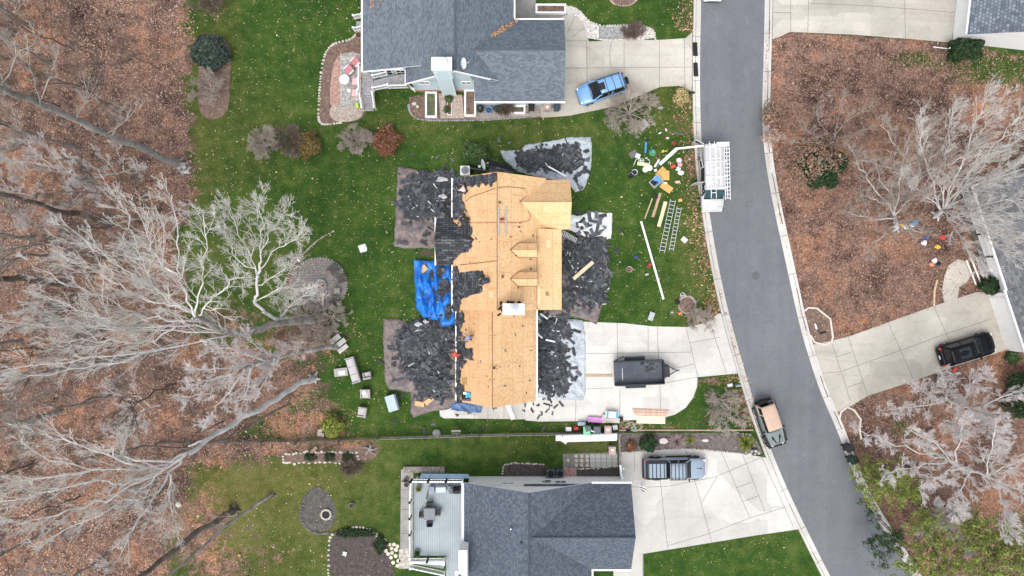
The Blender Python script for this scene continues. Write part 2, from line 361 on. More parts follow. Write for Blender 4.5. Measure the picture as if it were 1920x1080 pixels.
BRICKR=brick_mat('red_brick_paving',(.34,.17,.13),(.46,.28,.23),(.3,.24,.2)); PAVER=brick_mat('grey_pavers',(.33,.32,.30),(.42,.41,.39),(.2,.19,.17),.45,.45,.02)
# ---------------- ground ----------------
def seg_dist(X,Y,poly,closed=True):
    d=np.full(X.shape,1e9); n=len(poly)
    for i in range(n if closed else n-1):
        x0,y0=poly[i]; x1,y1=poly[(i+1)%n]; dx,dy=x1-x0,y1-y0; L=dx*dx+dy*dy+1e-9
        t=np.clip(((X-x0)*dx+(Y-y0)*dy)/L,0,1); d=np.minimum(d,np.hypot(X-x0-t*dx,Y-y0-t*dy))
    return d
def inside(X,Y,poly):
    r=np.zeros(X.shape,bool); n=len(poly); j=n-1
    for i in range(n):
        xi,yi=poly[i]; xj,yj=poly[j]
        r ^= ((yi>Y)!=(yj>Y))&(X<(xj-xi)*(Y-yi)/(yj-yi+1e-12)+xi); j=i
    return r
def soft(X,Y,poly_px,feather):
    """1 inside the outline (photo pixels on the ground), fading over feather px"""
    d=seg_dist(X,Y,poly_px); ins=inside(X,Y,poly_px); sd=np.where(ins,d,-d)
    return np.clip(.5+sd/(2*feather),0,1)
def blob(X,Y,x,y,rx,ry): return np.clip(1.3-np.hypot((X-x)/rx,(Y-y)/ry),0,1)
WOODS=[(-700,-500),(340,-500),(356,0),(352,120),(354,268),(372,310),(366,350),(345,400),(330,470),(345,540),(360,600),(390,640),(470,650),(520,690),(480,770),(440,812),(520,828),(690,826),(690,842),(560,850),(430,862),(360,880),(340,960),(300,1100),(250,1600),(-700,1600)]
RYARD=[(1430,60),(1480,60),(1600,66),(1800,80),(1960,110),(2600,60),(2600,1600),(1740,1600),(1700,1080),(1640,960),(1585,820),(1560,770),(1515,640),(1465,420),(1445,330),(1424,260),(1428,200)]
def cover(X,Y):
    lit=np.zeros(X.shape); dry=np.zeros(X.shape); soil=np.zeros(X.shape)
    wx=X+9*np.sin(Y*.045)+6*np.sin(Y*.13+1)+4*np.sin(Y*.31); lit=np.maximum(lit,soft(wx,Y,WOODS,16)); lit=np.maximum(lit,soft(X,Y,RYARD,5))
    for x,y,rx,ry,k in ((420,610,130,60,.55),(560,640,110,55,.72),(500,730,130,80,.85),(560,795,120,45,.75),(600,760,40,60,.6),(620,835,90,14,.7),(400,10,40,40,.5),(390,850,80,40,.8),(370,1000,80,120,.72),(410,1060,90,40,.7),(480,860,60,20,.6),(500,1040,60,40,.45),
                       (1300,300,22,120,.5),(1325,430,14,120,.55),(1340,560,18,60,.5),(1275,230,25,60,.35),(1400,760,30,60,.5),(1340,790,80,22,.35),(1240,770,50,60,.3),(1335,715,60,12,.6),(1280,30,20,60,.4),(1090,780,90,16,.3),(1150,800,250,9,.35),(1310,600,30,25,.4),(1295,470,25,90,.25),(870,800,200,14,.2)):
        lit=np.maximum(lit,blob(X,Y,x,y,rx,ry)*k)
    for x,y,rx,ry,k in ((1870,130,110,40,.8),(1720,110,60,25,.55),(1660,930,40,20,.3),(1690,800,40,22,.5),(1560,520,30,20,.2),(1850,860,60,30,.3)): lit=lit-blob(X,Y,x,y,rx,ry)*k*1.1
    for x,y,rx,ry,k in ((385,230,60,260,.5),(450,250,110,120,.35),(430,480,140,120,.35),(500,900,260,60,.95),(430,960,150,140,1),(560,960,160,120,.7),(600,1020,140,80,.6),(680,900,100,80,.45),(520,1060,90,50,.7),(1110,830,120,25,.5),(1250,200,60,60,.4),(1300,500,60,160,.3),(420,60,40,120,.4),(640,830,140,20,.5),(1420,1000,90,60,.15),(930,835,180,25,.3),(760,230,200,40,.3),(1000,250,160,40,.35)):
        dry=np.maximum(dry,blob(X,Y,x,y,rx,ry)*k)
    for x,y,rx,ry,k in ((1345,760,70,50,.45),(1170,510,20,16,.3),(560,690,90,40,.4),(590,830,110,14,.6),(570,700,70,90,.6),(610,620,50,50,.5),(470,1000,60,60,.35),(690,690,20,20,.35),(880,465,10,10,.2),(800,475,30,10,.7),(1310,600,35,18,.5),(640,905,40,22,.3),(470,775,80,40,.5),(1085,838,80,16,.4),(560,275,60,30,.4),(690,270,50,25,.35),(1560,440,80,160,.25),(1640,610,80,60,.35),(1010,580,60,60,.3),(1480,470,22,40,.55),(1520,545,30,18,.5),(1600,520,70,40,.45),(1590,430,90,60,.35),(1700,590,60,30,.5),(1560,380,60,40,.35),(1720,780,80,30,.3)):
        soil=np.maximum(soil,blob(X,Y,x,y,rx,ry)*k)
    return np.clip(lit,0,1),np.clip(dry,0,1),np.clip(soil,0,1)
def make_ground():
    xs=np.concatenate([[-400,-150,-90],np.arange(-64,64.1,.3),[90,150,400]]); ys=np.concatenate([[-400,-150,-80],np.arange(-42,42.1,.3),[80,150,400]])
    X,Y=np.meshgrid(xs,ys); nx,ny=len(xs),len(ys)
    l,d,s=cover(X/S+960,540-Y/S)
    v=np.stack([X,Y,np.zeros_like(X)],-1).reshape(-1,3)
    i=np.arange((nx-1)*(ny-1)); r=i//(nx-1); c=i%(nx-1); a=r*nx+c
    f=np.stack([a,a+1,a+nx+1,a+nx],-1)
    me=bpy.data.meshes.new('ground'); me.vertices.add(len(v)); me.vertices.foreach_set('co',v.ravel())
    me.loops.add(f.size); me.loops.foreach_set('vertex_index',f.ravel()); me.polygons.add(len(f)); me.polygons.foreach_set('loop_start',np.arange(0,f.size,4))
    at=me.color_attributes.new('cover','FLOAT_COLOR','POINT'); col=np.stack([l,d,s,np.ones_like(l)],-1).reshape(-1); at.data.foreach_set('color',col.astype(np.float32))
    me.materials.append(GROUND); me.update(); me.validate()
    o=bpy.data.objects.new('ground',me); C.objects.link(o); o['kind']='structure'
make_ground()
def offset(line,d):
    out=[]
    for i,p in enumerate(line):
        a=Vector(line[max(i-1,0)]); b=Vector(line[min(i+1,len(line)-1)]); t=(b-a).normalized(); out.append((p[0]-t.y*d,p[1]+t.x*d))
    return out
def smooth_line(pts,k=2):
    for _ in range(k):
        q=[pts[0]]
        for a,b in zip(pts[:-1],pts[1:]): q+= [(.75*a[0]+.25*b[0],.75*a[1]+.25*b[1]),(.25*a[0]+.75*b[0],.25*a[1]+.75*b[1])]
        pts=q+[pts[-1]]
    return pts
def smooth_loop(pts,k=2):
    for _ in range(k):
        q=[]
        for i,a in enumerate(pts):
            b=pts[(i+1)%len(pts)]; q+= [(.75*a[0]+.25*b[0],.75*a[1]+.25*b[1]),(.25*a[0]+.75*b[0],.25*a[1]+.75*b[1])]
        pts=q
    return pts
L_EDGE=smooth_line(PP([(1322,-700),(1316,-300),(1315,0),(1312,110),(1313,220),(1318,310),(1330,400),(1345,490),(1363,575),(1390,675),(1425,790),(1470,905),(1516,1000),(1556,1080),(1700,1350),(1860,1640)]))
R_EDGE=smooth_line(PP([(1450,-700),(1437,-300),(1434,0),(1432,100),(1429,190),(1430,260),(1440,335),(1455,410),(1475,500),(1499,612),(1527,704),(1545,752),(1572,812),(1607,910),(1657,995),(1702,1064),(1830,1270),(2020,1560)]))
mb=MB(); mb.sheet(L_EDGE+R_EDGE[::-1],.012); mb.build('road',ASPH,kind='structure')
def strip(mb,line,d0,d1,z0,z1,mi=0):
    a=offset(line,d0); b=offset(line,d1)
    for i in range(len(line)-1):
        mb.prism([a[i],b[i],b[i+1],a[i+1]],z0,z1,mi)
def kerb(name,line,sgn):
    mb=MB(); g0=offset(line,0); g1=offset(line,sgn*.42); k0=offset(line,sgn*.46); k1=offset(line,sgn*.68)
    # gutter pan, sloped face, top, back: one profile swept along the edge
    prof=[(0,.016),(.40,.03),(.47,.11),(.66,.115),(.68,.0)]
    rows=[offset(line,sgn*d) for d,_ in prof]
    for i in range(len(line)-1):
        for j in range(len(prof)-1):
            q=[(*rows[j][i],prof[j][1]),(*rows[j][i+1],prof[j][1]),(*rows[j+1][i+1],prof[j+1][1]),(*rows[j+1][i],prof[j+1][1])]
            mb.add(q if sgn<0 else q[::-1],[(0,1,2,3)],0)
    # joints every few metres and the dirty line where leaves gather
    acc=0
    for i in range(len(line)-1):
        a=Vector(line[i]); b=Vector(line[i+1]); acc+=(b-a).length
        if acc>3.2:
            acc=0
            for j in range(len(prof)-2):
                p=Vector((*rows[j][i],prof[j][1]+.003)); q=Vector((*rows[j+1][i],prof[j+1][1]+.003)); t=Vector((*((b-a).normalized()*.02),0))
                mb.add([p-t,p+t,q+t,q-t] if sgn<0 else [p+t,p-t,q-t,q+t],[(0,1,2,3)],1)
    for i in range(len(line)-1):
        r=random.random()
        if r<.8:
            w0=.40+.02*math.sin(i*1.7); w1=w0+.05+.04*random.random()
            A=offset(line,sgn*w0)[i:i+2]; B=offset(line,sgn*w1)[i:i+2]; z=lambda d: (.03+(d-.40)/.07*.08 if d<.47 else .11)+.004
            q=[(*A[0],z(w0)),(*A[1],z(w0)),(*B[1],z(w1)),(*B[0],z(w1))]
            mb.add(q if sgn<0 else q[::-1],[(0,1,2,3)],2)
    return mb.build(name,[KERB,JOINT,MULCHB],kind='structure')
kerb('kerb',L_EDGE,-1); kerb('kerb',R_EDGE,1)
def slab_thing(name,poly,z,mat,joints=(),jw=.035,edges=None):
    mb=MB(); mb.prism(PP(poly),-.05,z,0)
    for j in joints:
        pts=PP(j)
        for a,b in zip(pts[:-1],pts[1:]):
            a=Vector(a); b=Vector(b); t=(b-a).normalized(); n=Vector((-t.y,t.x))*jw/2
            mb.add([(*(a-n),z+.004),(*(b-n),z+.004),(*(b+n),z+.004),(*(a+n),z+.004)],[(0,1,2,3)],1)
    return mb.build(name,[mat,JOINT],kind='structure')
def kx(y,side):   # px x of the back of the kerb at photo row y
    L=L_EDGE if side<0 else R_EDGE; yw=(540-y)*S
    for a,b in zip(L[:-1],L[1:]):
        if min(a[1],b[1])<=yw<=max(a[1],b[1]):
            t=(yw-a[1])/(b[1]-a[1]+1e-9); return (a[0]+t*(b[0]-a[0]))/S+960+side*.69/S*1.05
    return 0
kk=lambda ys,side:[(kx(y,side),y) for y in ys]
slab_thing('driveway',[(1040,40),(1062,28),(1084,32),(1096,50),(1104,78),(1170,76),(1240,75),(1285,72)]+kk((60,90,120,150,172),-1)+[(1272,161),(1238,163),(1212,174),(1150,200),(1068,217),(1015,221),(1015,185),(1050,182)],.055,CONC_OLD,
  [[(1100,77),(1101,200)],[(1170,77),(1170,190)],[(1236,75),(1236,163)],[(1060,128),(1300,126)],[(1283,73),(1284,163)],[(1060,77),(1101,77)],[(1078,30),(1064,62)],[(1096,52),(1072,70)],[(1145,126),(1143,100),(1146,77)]])
slab_thing('driveway',[(985,606),(1092,603),(1170,606),(1225,612),(1290,613),(1325,604),(1346,588)]+kk((588,620,660,700),-1)+[(1308,707),(1307,725),(1300,745),(1286,764),(1266,777),(1240,784),(1160,789),(1010,790),(985,788)],.055,CONC,
  [[(1157,606),(1158,664),(1159,700)],[(1215,611),(1215,663)],[(1232,612),(1234,663),(1237,723),(1239,784)],[(1098,663),(1295,660)],[(1286,613),(1308,706)],[(1292,643),(1350,632)],[(1240,719),(1308,707)],[(1162,730),(1162,789)],[(1097,729),(1150,727)],[(1308,706),(1307,725),(1300,745),(1286,764)],[(1080,735),(1079,790)],[(1270,690),(1302,682)],[(1330,602),(1362,700)]])
slab_thing('front_walk',[(824,770),(850,752),(985,752),(985,786),(832,784),(825,780)],.05,CONC_NEW,[[(890,752),(890,786)],[(915,752),(915,786)],[(945,752),(945,786)],[(962,752),(962,786)]])
slab_thing('driveway',[(1160,849),(1228,845),(1280,841),(1352,847),(1408,853)]+kk((858,890,920,950,992),-1)+[(1420,1003),(1340,1016),(1206,1038),(1206,1085),(1150,1085),(1150,1000),(1176,1000),(1180,915),(1162,900)],.055,CONC_NEW,
  [[(1189,848),(1190,880)],[(1162,912),(1210,913),(1250,912),(1340,894),(1428,857)],[(1237,894),(1252,1030)],[(1285,842),(1305,910),(1330,1000),(1334,1016)],[(1352,847),(1405,970)],[(1392,852),(1434,959)],[(1380,914),(1411,903)],[(1392,940),(1422,929)],[(1252,1023),(1330,1000),(1405,971),(1470,951)],[(1344,894),(1315,943)],[(1428,857),(1486,985)],[(1205,1038),(1205,1080)]])
slab_thing('driveway',kk((646,690,730,772),1)+[(1580,770),(1627,742),(1713,714),(1800,683),(1890,655),(1858,548),(1830,548),(1749,574),(1660,606),(1588,632)],.055,CONC_OLD,
  [[(1560,645),(1594,752)],[(1590,632),(1626,742)],[(1665,605),(1713,714)],[(1750,574),(1800,684)],[(1576,697),(1605,686),(1690,656),(1775,625),(1858,598)],[(1566,670),(1596,660)],[(1588,726),(1616,717)],[(1540,700),(1576,697)]])
slab_thing('driveway',kk((-60,0,40,74),1)+[(1458,71),(1481,60),(1600,65),(1700,73),(1784,80),(1800,-60)],.055,CONC_OLD,[[(1482,-20),(1482,60)],[(1516,-20),(1514,62)],[(1695,-20),(1697,73)],[(1516,6),(1640,12),(1790,24)],[(1450,24),(1482,24)]])
slab_thing('front_walk',[(1770,520),(1778,498),(1795,486),(1815,492),(1822,512),(1812,530),(1798,538),(1795,560),(1770,568),(1766,545)],.05,CONC_OLD)
slab_thing('front_walk',[(963,-10),(1005,-10),(1004,28),(1062,28),(1062,36),(963,36)],.05,M('dark_concrete',(.24,.23,.215),.9,.2,1.2))  # walk in a darker concrete tone than the other front walks
# ---------------- buildings ----------------
def win(parent,x,y,z,w,h,nrm,name='window'):
    """a framed window on a wall: centre x,y,z, facing angle nrm (world)"""
    c,s=math.cos(nrm),math.sin(nrm); R=Matrix.Rotation(nrm,4,'Z')
    def at(dx,dz,off): return Matrix.Translation((x-s*dx+c*off,y+c*dx+s*off,z+dz))@R
    g=MB(); g.obox(at(0,0,.012),.02,w,h); wn=g.build(name,GLASS,parent)
    f=MB()
    for dx in (-w/2-.045,w/2+.045): f.obox(at(dx,0,.03),.06,.09,h+.18)
    for dz in (-h/2-.045,h/2+.045): f.obox(at(0,dz,.03),.06,w-.0,.09)
    f.obox(at(0,0,.03),.03,w,.04); f.obox(at(0,0,.031),.03,.035,h)
    f.build('window_frame',WHITE,wn)
    return wn
def ragged(poly,step=5,amp=2.0,rng=random):
    out=[]
    for i,a in enumerate(poly):
        b=poly[(i+1)%len(poly)]; L=math.hypot(b[0]-a[0],b[1]-a[1]); n=max(1,int(L/step))
        for k in range(n):
            t=k/n; out.append((a[0]+(b[0]-a[0])*t+rng.uniform(-amp,amp)*(k>0),a[1]+(b[1]-a[1])*t+rng.uniform(-amp,amp)*(k>0)))
    return out
def on_slope(px,py,x0,z0,m,off=0):
    """the point of a roof plane z=z0+m*(x-x0) seen at this photo pixel"""
    z=z0
    for _ in range(12): z=z0+m*((px-960)*S*(H-z)/H-x0)
    z2=z+off; x=(px-960)*S*(H-z)/H; y=(540-py)*S*(H-z)/H
    return (x,y,z2)
# ===== the house being re-roofed =====
def each(name,mat,parent,boxes):
    for b in boxes:
        mb=MB(); mb.box(*b); mb.build(name,mat,parent)
HA=thing('reroofed_house','house stripped to bare orange roof sheathing with workers on top','house',(-1,0,0))
RX,RZ=-1.155,8.4; LX,LZ=-4.80,5.2; ML=(RZ-LZ)/(RX-LX); MR_=.85; BX,BZ=2.03,RZ-MR_*(2.03-RX); PX_,PZ=4.08,4.9; YN,YS=9.0,-1.78
SID=M('tan_siding',(.42,.38,.33),.7,.08)
mb=MB()   # walls
ix=.3
mb.prism([(LX+ix,YS+.2),(LX+ix,YN-ix),(4.4,YN-ix),(4.4,4.82+ix),(3.6,4.82+ix),(3.6,YS+.2)],0,4.86)
mb.add([(LX+ix,YN-ix,4.8),(RX,YN-ix,RZ-.3),(BX,YN-ix,BZ-.3),(2.6,YN-ix,4.8)],[(0,1,2,3)])
mb.add([(LX+ix,YS+.2,3),(LX+ix,YS+.2,LZ),(RX,YS+.2,RZ-.3),(BX,YS+.2,BZ-.3),(3.6,YS+.2,4.7),(3.6,YS+.2,3)],[(0,1,2,3,4,5)])
mb.add([(4.4,8.6,4.8),(4.4,6.86,6.6),(4.4,5.1,4.8)],[(0,1,2)])
mb.prism([(-6.0,5.5),(-6.0,2.15),(-4.51,2.15),(-4.51,5.5)],0,4.8)
mb.add([(-6.0,5.5,4.8),(-6.0,3.84,6.5),(-6.0,2.15,4.8)],[(0,1,2)])
mb.prism([(-4.35,-9.25),(1.75,-9.25),(1.75,YS+.19),(-4.35,YS+.19)],0,3.36)
mb.add([(-4.35,-9.25,3.3),(-1.57,-9.25,6.65),(1.75,-9.25,3.3)],[(0,1,2)])
mb.build('wall',SID,HA)
RF=MB(); T=.16
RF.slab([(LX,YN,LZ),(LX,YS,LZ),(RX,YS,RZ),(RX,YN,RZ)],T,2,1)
RF.slab([(RX,YN,RZ),(RX,YS,RZ),(BX,YS,BZ),(BX,YN,BZ)],T,0,1)
RF.slab([(BX,YN,BZ),(BX,4.7,BZ),(2.8,4.7,RZ-MR_*(2.8-RX)),(2.8,YN,RZ-MR_*(2.8-RX))],T,0,1)
RF.slab([(BX,4.82,BZ),(BX,YS,BZ),(PX_,YS,PZ),(PX_,4.82,PZ)],T,0,1)
RF.slab([(.2,6.86,6.9),(4.75,6.86,6.9),(4.78,8.90,4.9),(.2,8.90,4.9)],T,0,1)
RF.slab([(.2,6.86,6.9),(.2,4.82,4.9),(4.78,4.82,4.9),(4.75,6.86,6.9)],T,0,1)
GRX,GRZ,GLX,GZ,GX2=-1.57,6.9,-4.63,3.4,2.02; GS=-9.53
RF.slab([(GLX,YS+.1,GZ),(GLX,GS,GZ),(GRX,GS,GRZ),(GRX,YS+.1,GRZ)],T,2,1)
RF.slab([(GRX,YS+.1,GRZ),(GRX,GS,GRZ),(GX2,GS,GZ),(GX2,YS+.1,GZ)],T,0,1)
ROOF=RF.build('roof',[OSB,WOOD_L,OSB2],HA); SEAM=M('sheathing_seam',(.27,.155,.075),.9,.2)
for a_,b_ in (((.61,6.86,6.94),(2.6,8.9,4.98)),((.61,6.86,6.94),(2.2,4.9,5.1)),((.6,6.86,6.93),(4.75,6.86,6.93)),((BX,YS+.05,BZ+.02),(BX,4.8,BZ+.02))):
    d=MB(); d.bar(a_,b_,.05,.06); d.build('valley_seam',SEAM,ROOF)
for yc in (3.0,.71):      # the two front dormers
    d=MB()
    d.slab([(-.6,yc,7.56),(1.97,yc,7.56),(1.98,yc+.58,6.98),(-.6,yc+.58,6.98)],.09,0,1)
    d.slab([(-.6,yc,7.56),(-.6,yc-.58,6.98),(1.98,yc-.58,6.98),(1.97,yc,7.56)],.09,0,1)
    dm=d.build('dormer',[OSB,WOOD_L],ROOF)
    d=MB(); d.prism([(.2,yc-.5),(1.9,yc-.5),(1.9,yc+.5),(.2,yc+.5)],5.6,6.93); d.add([(1.9,yc-.5,6.9),(1.9,yc+.5,6.9),(1.9,yc,7.4)],[(0,1,2)]); d.build('dormer_wall',SID,ROOF)
    win(HA,1.91,yc,6.5,.6,.7,0)
    for e in (1,-1):
        for a_,b_ in (((-.14,yc,7.585),(.50,yc+e*.58,7.03)),((.50,yc+e*.585,7.02),(1.98,yc+e*.585,7.0))):
            d=MB(); d.bar(a_,b_,.05,.05); d.build('valley_seam',SEAM,ROOF)
    d=MB(); d.bar((-.14,yc,7.58),(1.97,yc,7.58),.03,.03); d.build('ridge_seam',SEAM,ROOF)
mb=MB()  # rear wing roof still shingled
mb.slab([(-6.2,3.84,6.8),(-2.9,3.84,6.8),(-2.9,5.79,4.9),(-6.22,5.79,4.9)],.14,0,1); mb.slab([(-6.2,3.84,6.8),(-6.22,1.885,4.9),(-2.9,1.885,4.9),(-2.9,3.84,6.8)],.14,0,1)
mb.build('rear_wing_roof',[shingle_mat('grey_black_shingles',(.03,.032,.036),(.07,.074,.08),(.15,.155,.165),.6,.26,.04,.85),WHITE],HA,plabel='rear wing roof still covered in black shingles')
def patch(poly,plane,off,name,mat=SH_BLACK,parent=ROOF,step=4,amp=1.6):
    mb=MB(); mb.slab([on_slope(a,b,*plane,off) for a,b in ragged(poly,step,amp)],.03); return mb.build(name,mat,parent)
PL_A=(LX,LZ,ML); PL_B=(GLX,GZ,(GRZ-GZ)/(GRX-GLX))
random.seed(3)
patch([(849,334),(890,329),(931,324),(931,339),(924,343),(920,352),(916,345),(910,349),(905,343),(899,352),(893,346),(884,352),(876,349),(868,356),(866,372),(870,392),(868,408),(864,412),(848,412)],PL_A,.05,'old_shingles')
patch([(849,500),(858,498),(861,512),(880,509),(905,507),(909,521),(905,532),(904,547),(884,553),(866,561),(857,570),(853,583),(849,583)],PL_A,.05,'old_shingles',SH_BLACK)
patch([(866,408),(880,418),(886,436),(882,446),(886,462),(878,472),(862,474),(862,430)],PL_A,.09,'old_shingles')
patch([(856,586),(869,586),(872,604),(862,610),(859,640),(872,630),(872,652),(887,654),(886,676),(874,671),(862,674),(864,700),(861,735),(866,756),(856,756)],PL_B,.05,'old_shingles')
each('gutter',WHITE,HA,[(-4.9,(YN+5.8)/2,LZ-.14,.13,YN-5.8,.12),(-4.9,(1.9+YS)/2,LZ-.14,.13,1.9-YS,.12),(-4.72,(YS+GS)/2,GZ-.14,.13,YS-GS-.1,.12),(GX2+.09,(YS+GS)/2,GZ-.14,.13,YS-GS-.1,.12),(-6.3,3.84,4.78,.12,3.95,.14)])
mb=MB(); mb.box(.13,-1.62,4,1.5,.74,4.9); mb.box(.13,-1.62,8.9,1.68,.88,.14)
mb.lathe(.12,-1.62,9.03,[(.24,0),(.24,.28),(.30,.28),(.30,.36)],14)
CH=mb.build('chimney',M('chimney_white',(.72,.71,.70),.6,.12),HA,bevel=.02)
mb=MB(); mb.lathe(.12,-1.62,9.36,[(.36,0),(.36,.05),(.05,.14)],16); mb.build('flue_cap',ALU,CH)
mb=MB()   # flashing and rubble around the chimney
for i in range(14): mb.obox(Matrix.Translation((-.9+random.uniform(-.12,.12) if i<7 else random.uniform(-.7,.9),-1.6+random.uniform(-.5,.5) if i<7 else -1.1+random.uniform(-.1,.1),RZ+.12+random.uniform(-.2,.2)-(.0 if i<7 else .8)))@Matrix.Rotation(random.uniform(0,3),4,(random.random(),random.random(),1)),.34,.16,.02)
mb.build('torn_flashing',SH_BLACK,ROOF)
for x,y,z,w_,h_,n in ((4.4,7.6,2.6,.9,1.3,0),(4.4,6.1,2.6,.9,1.3,0),(3.6,3.6,2.2,.9,1.4,0),(3.6,1.4,2.2,.9,1.4,0),(-4.5,8,3.2,.9,1.3,math.pi),(-6.0,3.84,2.6,1.4,1.3,math.pi),(-1,8.7,3,.9,1.3,math.pi/2),(-2.6,-9.25,2,.9,1.1,-math.pi/2),(-4.35,-4,1.8,.9,1.1,math.pi)): win(HA,x,y,z,w_,h_,n)
each('garage_door',WHITE,HA,[(1.78,-4.0,0.05,.06,2.6,2.3),(1.78,-7.2,0.05,.06,2.6,2.3)])
mb=MB(); mb.slab([P(917,309,3.2),P(962,321,3.2),P(962,327,3.4),P(917,327,3.4)],.12); mb.prism([tuple(P(919,311)[:2]),tuple(P(960,322)[:2]),tuple(P(960,335)[:2]),tuple(P(919,335)[:2])],0,3.1)
mb.build('bay_roof',SH_BLACK,HA)
# ===== upper house =====
HU=thing('siding_house','pale blue house with weathered slate roof and boxed chimney beside the blue car','house',(-4,20,0))
ux,uz=-4.53,7.0; us=.81; uy0,uy1=17.26,34.0
xl=-9.01; zl=uz-us*(ux-xl); xr=.14; zr=uz-us*(xr-ux)
mb=MB()
mb.prism([(xl+.4,17.55),(xr-.4,17.55),(xr-.4,33.5),(xl+.4,33.5)],0,zl-.02)
mb.add([(xl+.4,17.55,zl-.1),(ux,17.55,uz-.25),(xr-.4,17.55,zl-.1)],[(0,1,2)])
mb.prism([(-12.3,18.7),(-8.7,18.7),(-8.7,33.4),(-12.3,33.4)],0,3.05); mb.prism([(-3.0,16.2),(4.1,16.2),(4.1,22.4),(-3.0,22.4)],0,2.96)
mb.add([(4.1,16.2,2.9),(4.1,22.4,2.9),(4.1,19.3,5.6)],[(0,1,2)])
mb.add([(-3.0,16.2,2.9),(-3.0,19.3,5.6),(-3.0,22.4,2.9)],[(0,1,2)])
mb.build('wall',SIDE_B,HU)
mb=MB(); mb.prism([(xl+.36,17.49),(-3.05,17.49),(-3.05,17.56),(xl+.36,17.56)],0,.35); mb.build('brick_foundation',M('foundation_brick',(.42,.2,.13),.9,.25,4),HU)
mb=MB()
mb.slab([(xl,uy0,zl),(ux,uy0,uz),(ux,uy1,uz),(xl,uy1,zl)],.16,0,1); mb.slab([(ux,uy0,uz),(xr,uy0,zr),(xr,uy1,zr),(ux,uy1,uz)],.16,0,1)
sx,sz=-7.38,uz-us*(ux+7.38)+.03
mb.slab([(-12.63,18.37,3.2),(sx,18.37,sz),(sx,uy1,sz),(-12.63,uy1,3.2)],.16,0,1)
mb.slab([(-4.2,19.25,5.88),(4.33,19.25,5.88),(4.44,22.77,3.0),(-4.2,22.77,3.0)],.16,0,1)
mb.slab([(-3.17,15.84,3.0),(4.44,15.84,3.0),(4.33,19.25,5.88),(-3.17,19.25,5.88)],.16,0,1)
mb.slab([(-3.3,17.26,4.2),(-3.17,17.26,4.2),(-3.17,19.25,5.88),(-4.2,19.25,5.88),(-4.2,18.6,5.33)],.1,0,1)
UR=mb.build('roof',[SH_SLATE,WHITE],HU)
mb=MB(); mb.tube([(ux,uy0+.02,uz+.02),(ux,uy1,uz+.02)],.09,6); mb.build('ridge_cap',SH_SLATE,UR); mb=MB(); mb.tube([(-3.2,19.25,5.9),(4.33,19.25,5.9)],.08,6); mb.build('ridge_cap',SH_SLATE,UR)
mb=MB()  # dormer on the street side
q=lambda x:uz-us*(x-ux)
mb.slab([(-3.6,25.6,6.3),(-1.0,25.6,6.3),(-1.0,23.9,4.75),(-3.6,23.9,4.75)],.14,0,1); mb.slab([(-3.6,25.6,6.3),(-3.6,27.3,4.75),(-1.0,27.3,4.75),(-1.0,25.6,6.3)],.14,0,1)
mb.prism([(-3,24.1),(-1.2,24.1),(-1.2,27.1),(-3,27.1)],4,4.7,1); mb.build('dormer',[M('lit_dormer_shingles',(.27,.32,.36),.85,.2,3,fine=6),WHITE],UR)  # light on the facing slope is put into the paler shingle colour
each('gutter',WHITE,HU,[(xr+.08,28.3,zr-.14,.13,11,.12),(.65,15.78,2.84,7.7,.13,.13),(2.3,22.84,2.85,4.2,.13,.13),(-12.71,26,3.04,.14,15.4,.13)])
mb=MB()
for a,b in (((xl,17.2,zl-.05),(ux,17.2,uz-.05)),((ux,17.2,uz-.05),(-1.8,17.2,4.75)),((-12.63,18.3,3.1),(-9.1,18.3,4.1)),((-9.0,17.3,zl-.04),(-9.0,18.4,zl-.04))): mb=MB(); mb.bar(a,b,.07,.2); mb.build('fascia',WHITE,HU)
mb=MB(); mb.box(-5.51,17.32,0,1.06,.5,7.2); mb.box(-5.51,17.55,5.4,1.5,.95,2.3); UC=mb.build('chimney',SIDE_B2,HU,plabel='tall pale blue boxed chimney')
mb=MB(); mb.box(-5.51,17.55,7.7,1.62,1.06,.06); mb.lathe(-5.45,17.6,7.76,[(.3,0),(.3,.22),(.4,.22),(.4,.3),(.05,.36)],16); mb.build('chimney_cap',M('stained_white_metal',(.68,.70,.69),.5,.25,2),UC)
mb=MB()
each('chimney_trim',WHITE,UC,[(x,17.06,0,.09,.05,7.2) for x in (-6.06,-4.96)])
win(HU,-7.45,17.55,2.6,.75,.75,-math.pi/2); win(HU,-3.9,17.55,2.6,.75,.75,-math.pi/2)
win(HU,-10.9,18.7,1.75,1.0,1.3,-math.pi/2); win(HU,-9.6,18.7,1.75,.7,1.3,-math.pi/2)
mb=MB(); mb.obox(Matrix.Translation((-6.9,25.2,5.15))@Matrix.Rotation(-math.atan(us),4,'Y'),1.0,1.6,.12); SKY=mb.build('skylight',WHITE,UR); mb=MB(); mb.obox(Matrix.Translation((-6.92,25.2,5.20))@Matrix.Rotation(-math.atan(us),4,'Y'),.84,1.4,.1); mb.build('skylight_glass',GLASS,SKY)
mb=MB(); mb.box(4.12,19.3,0.05,.06,4.8,2.3); mb.build('garage_door',WHITE,HU)
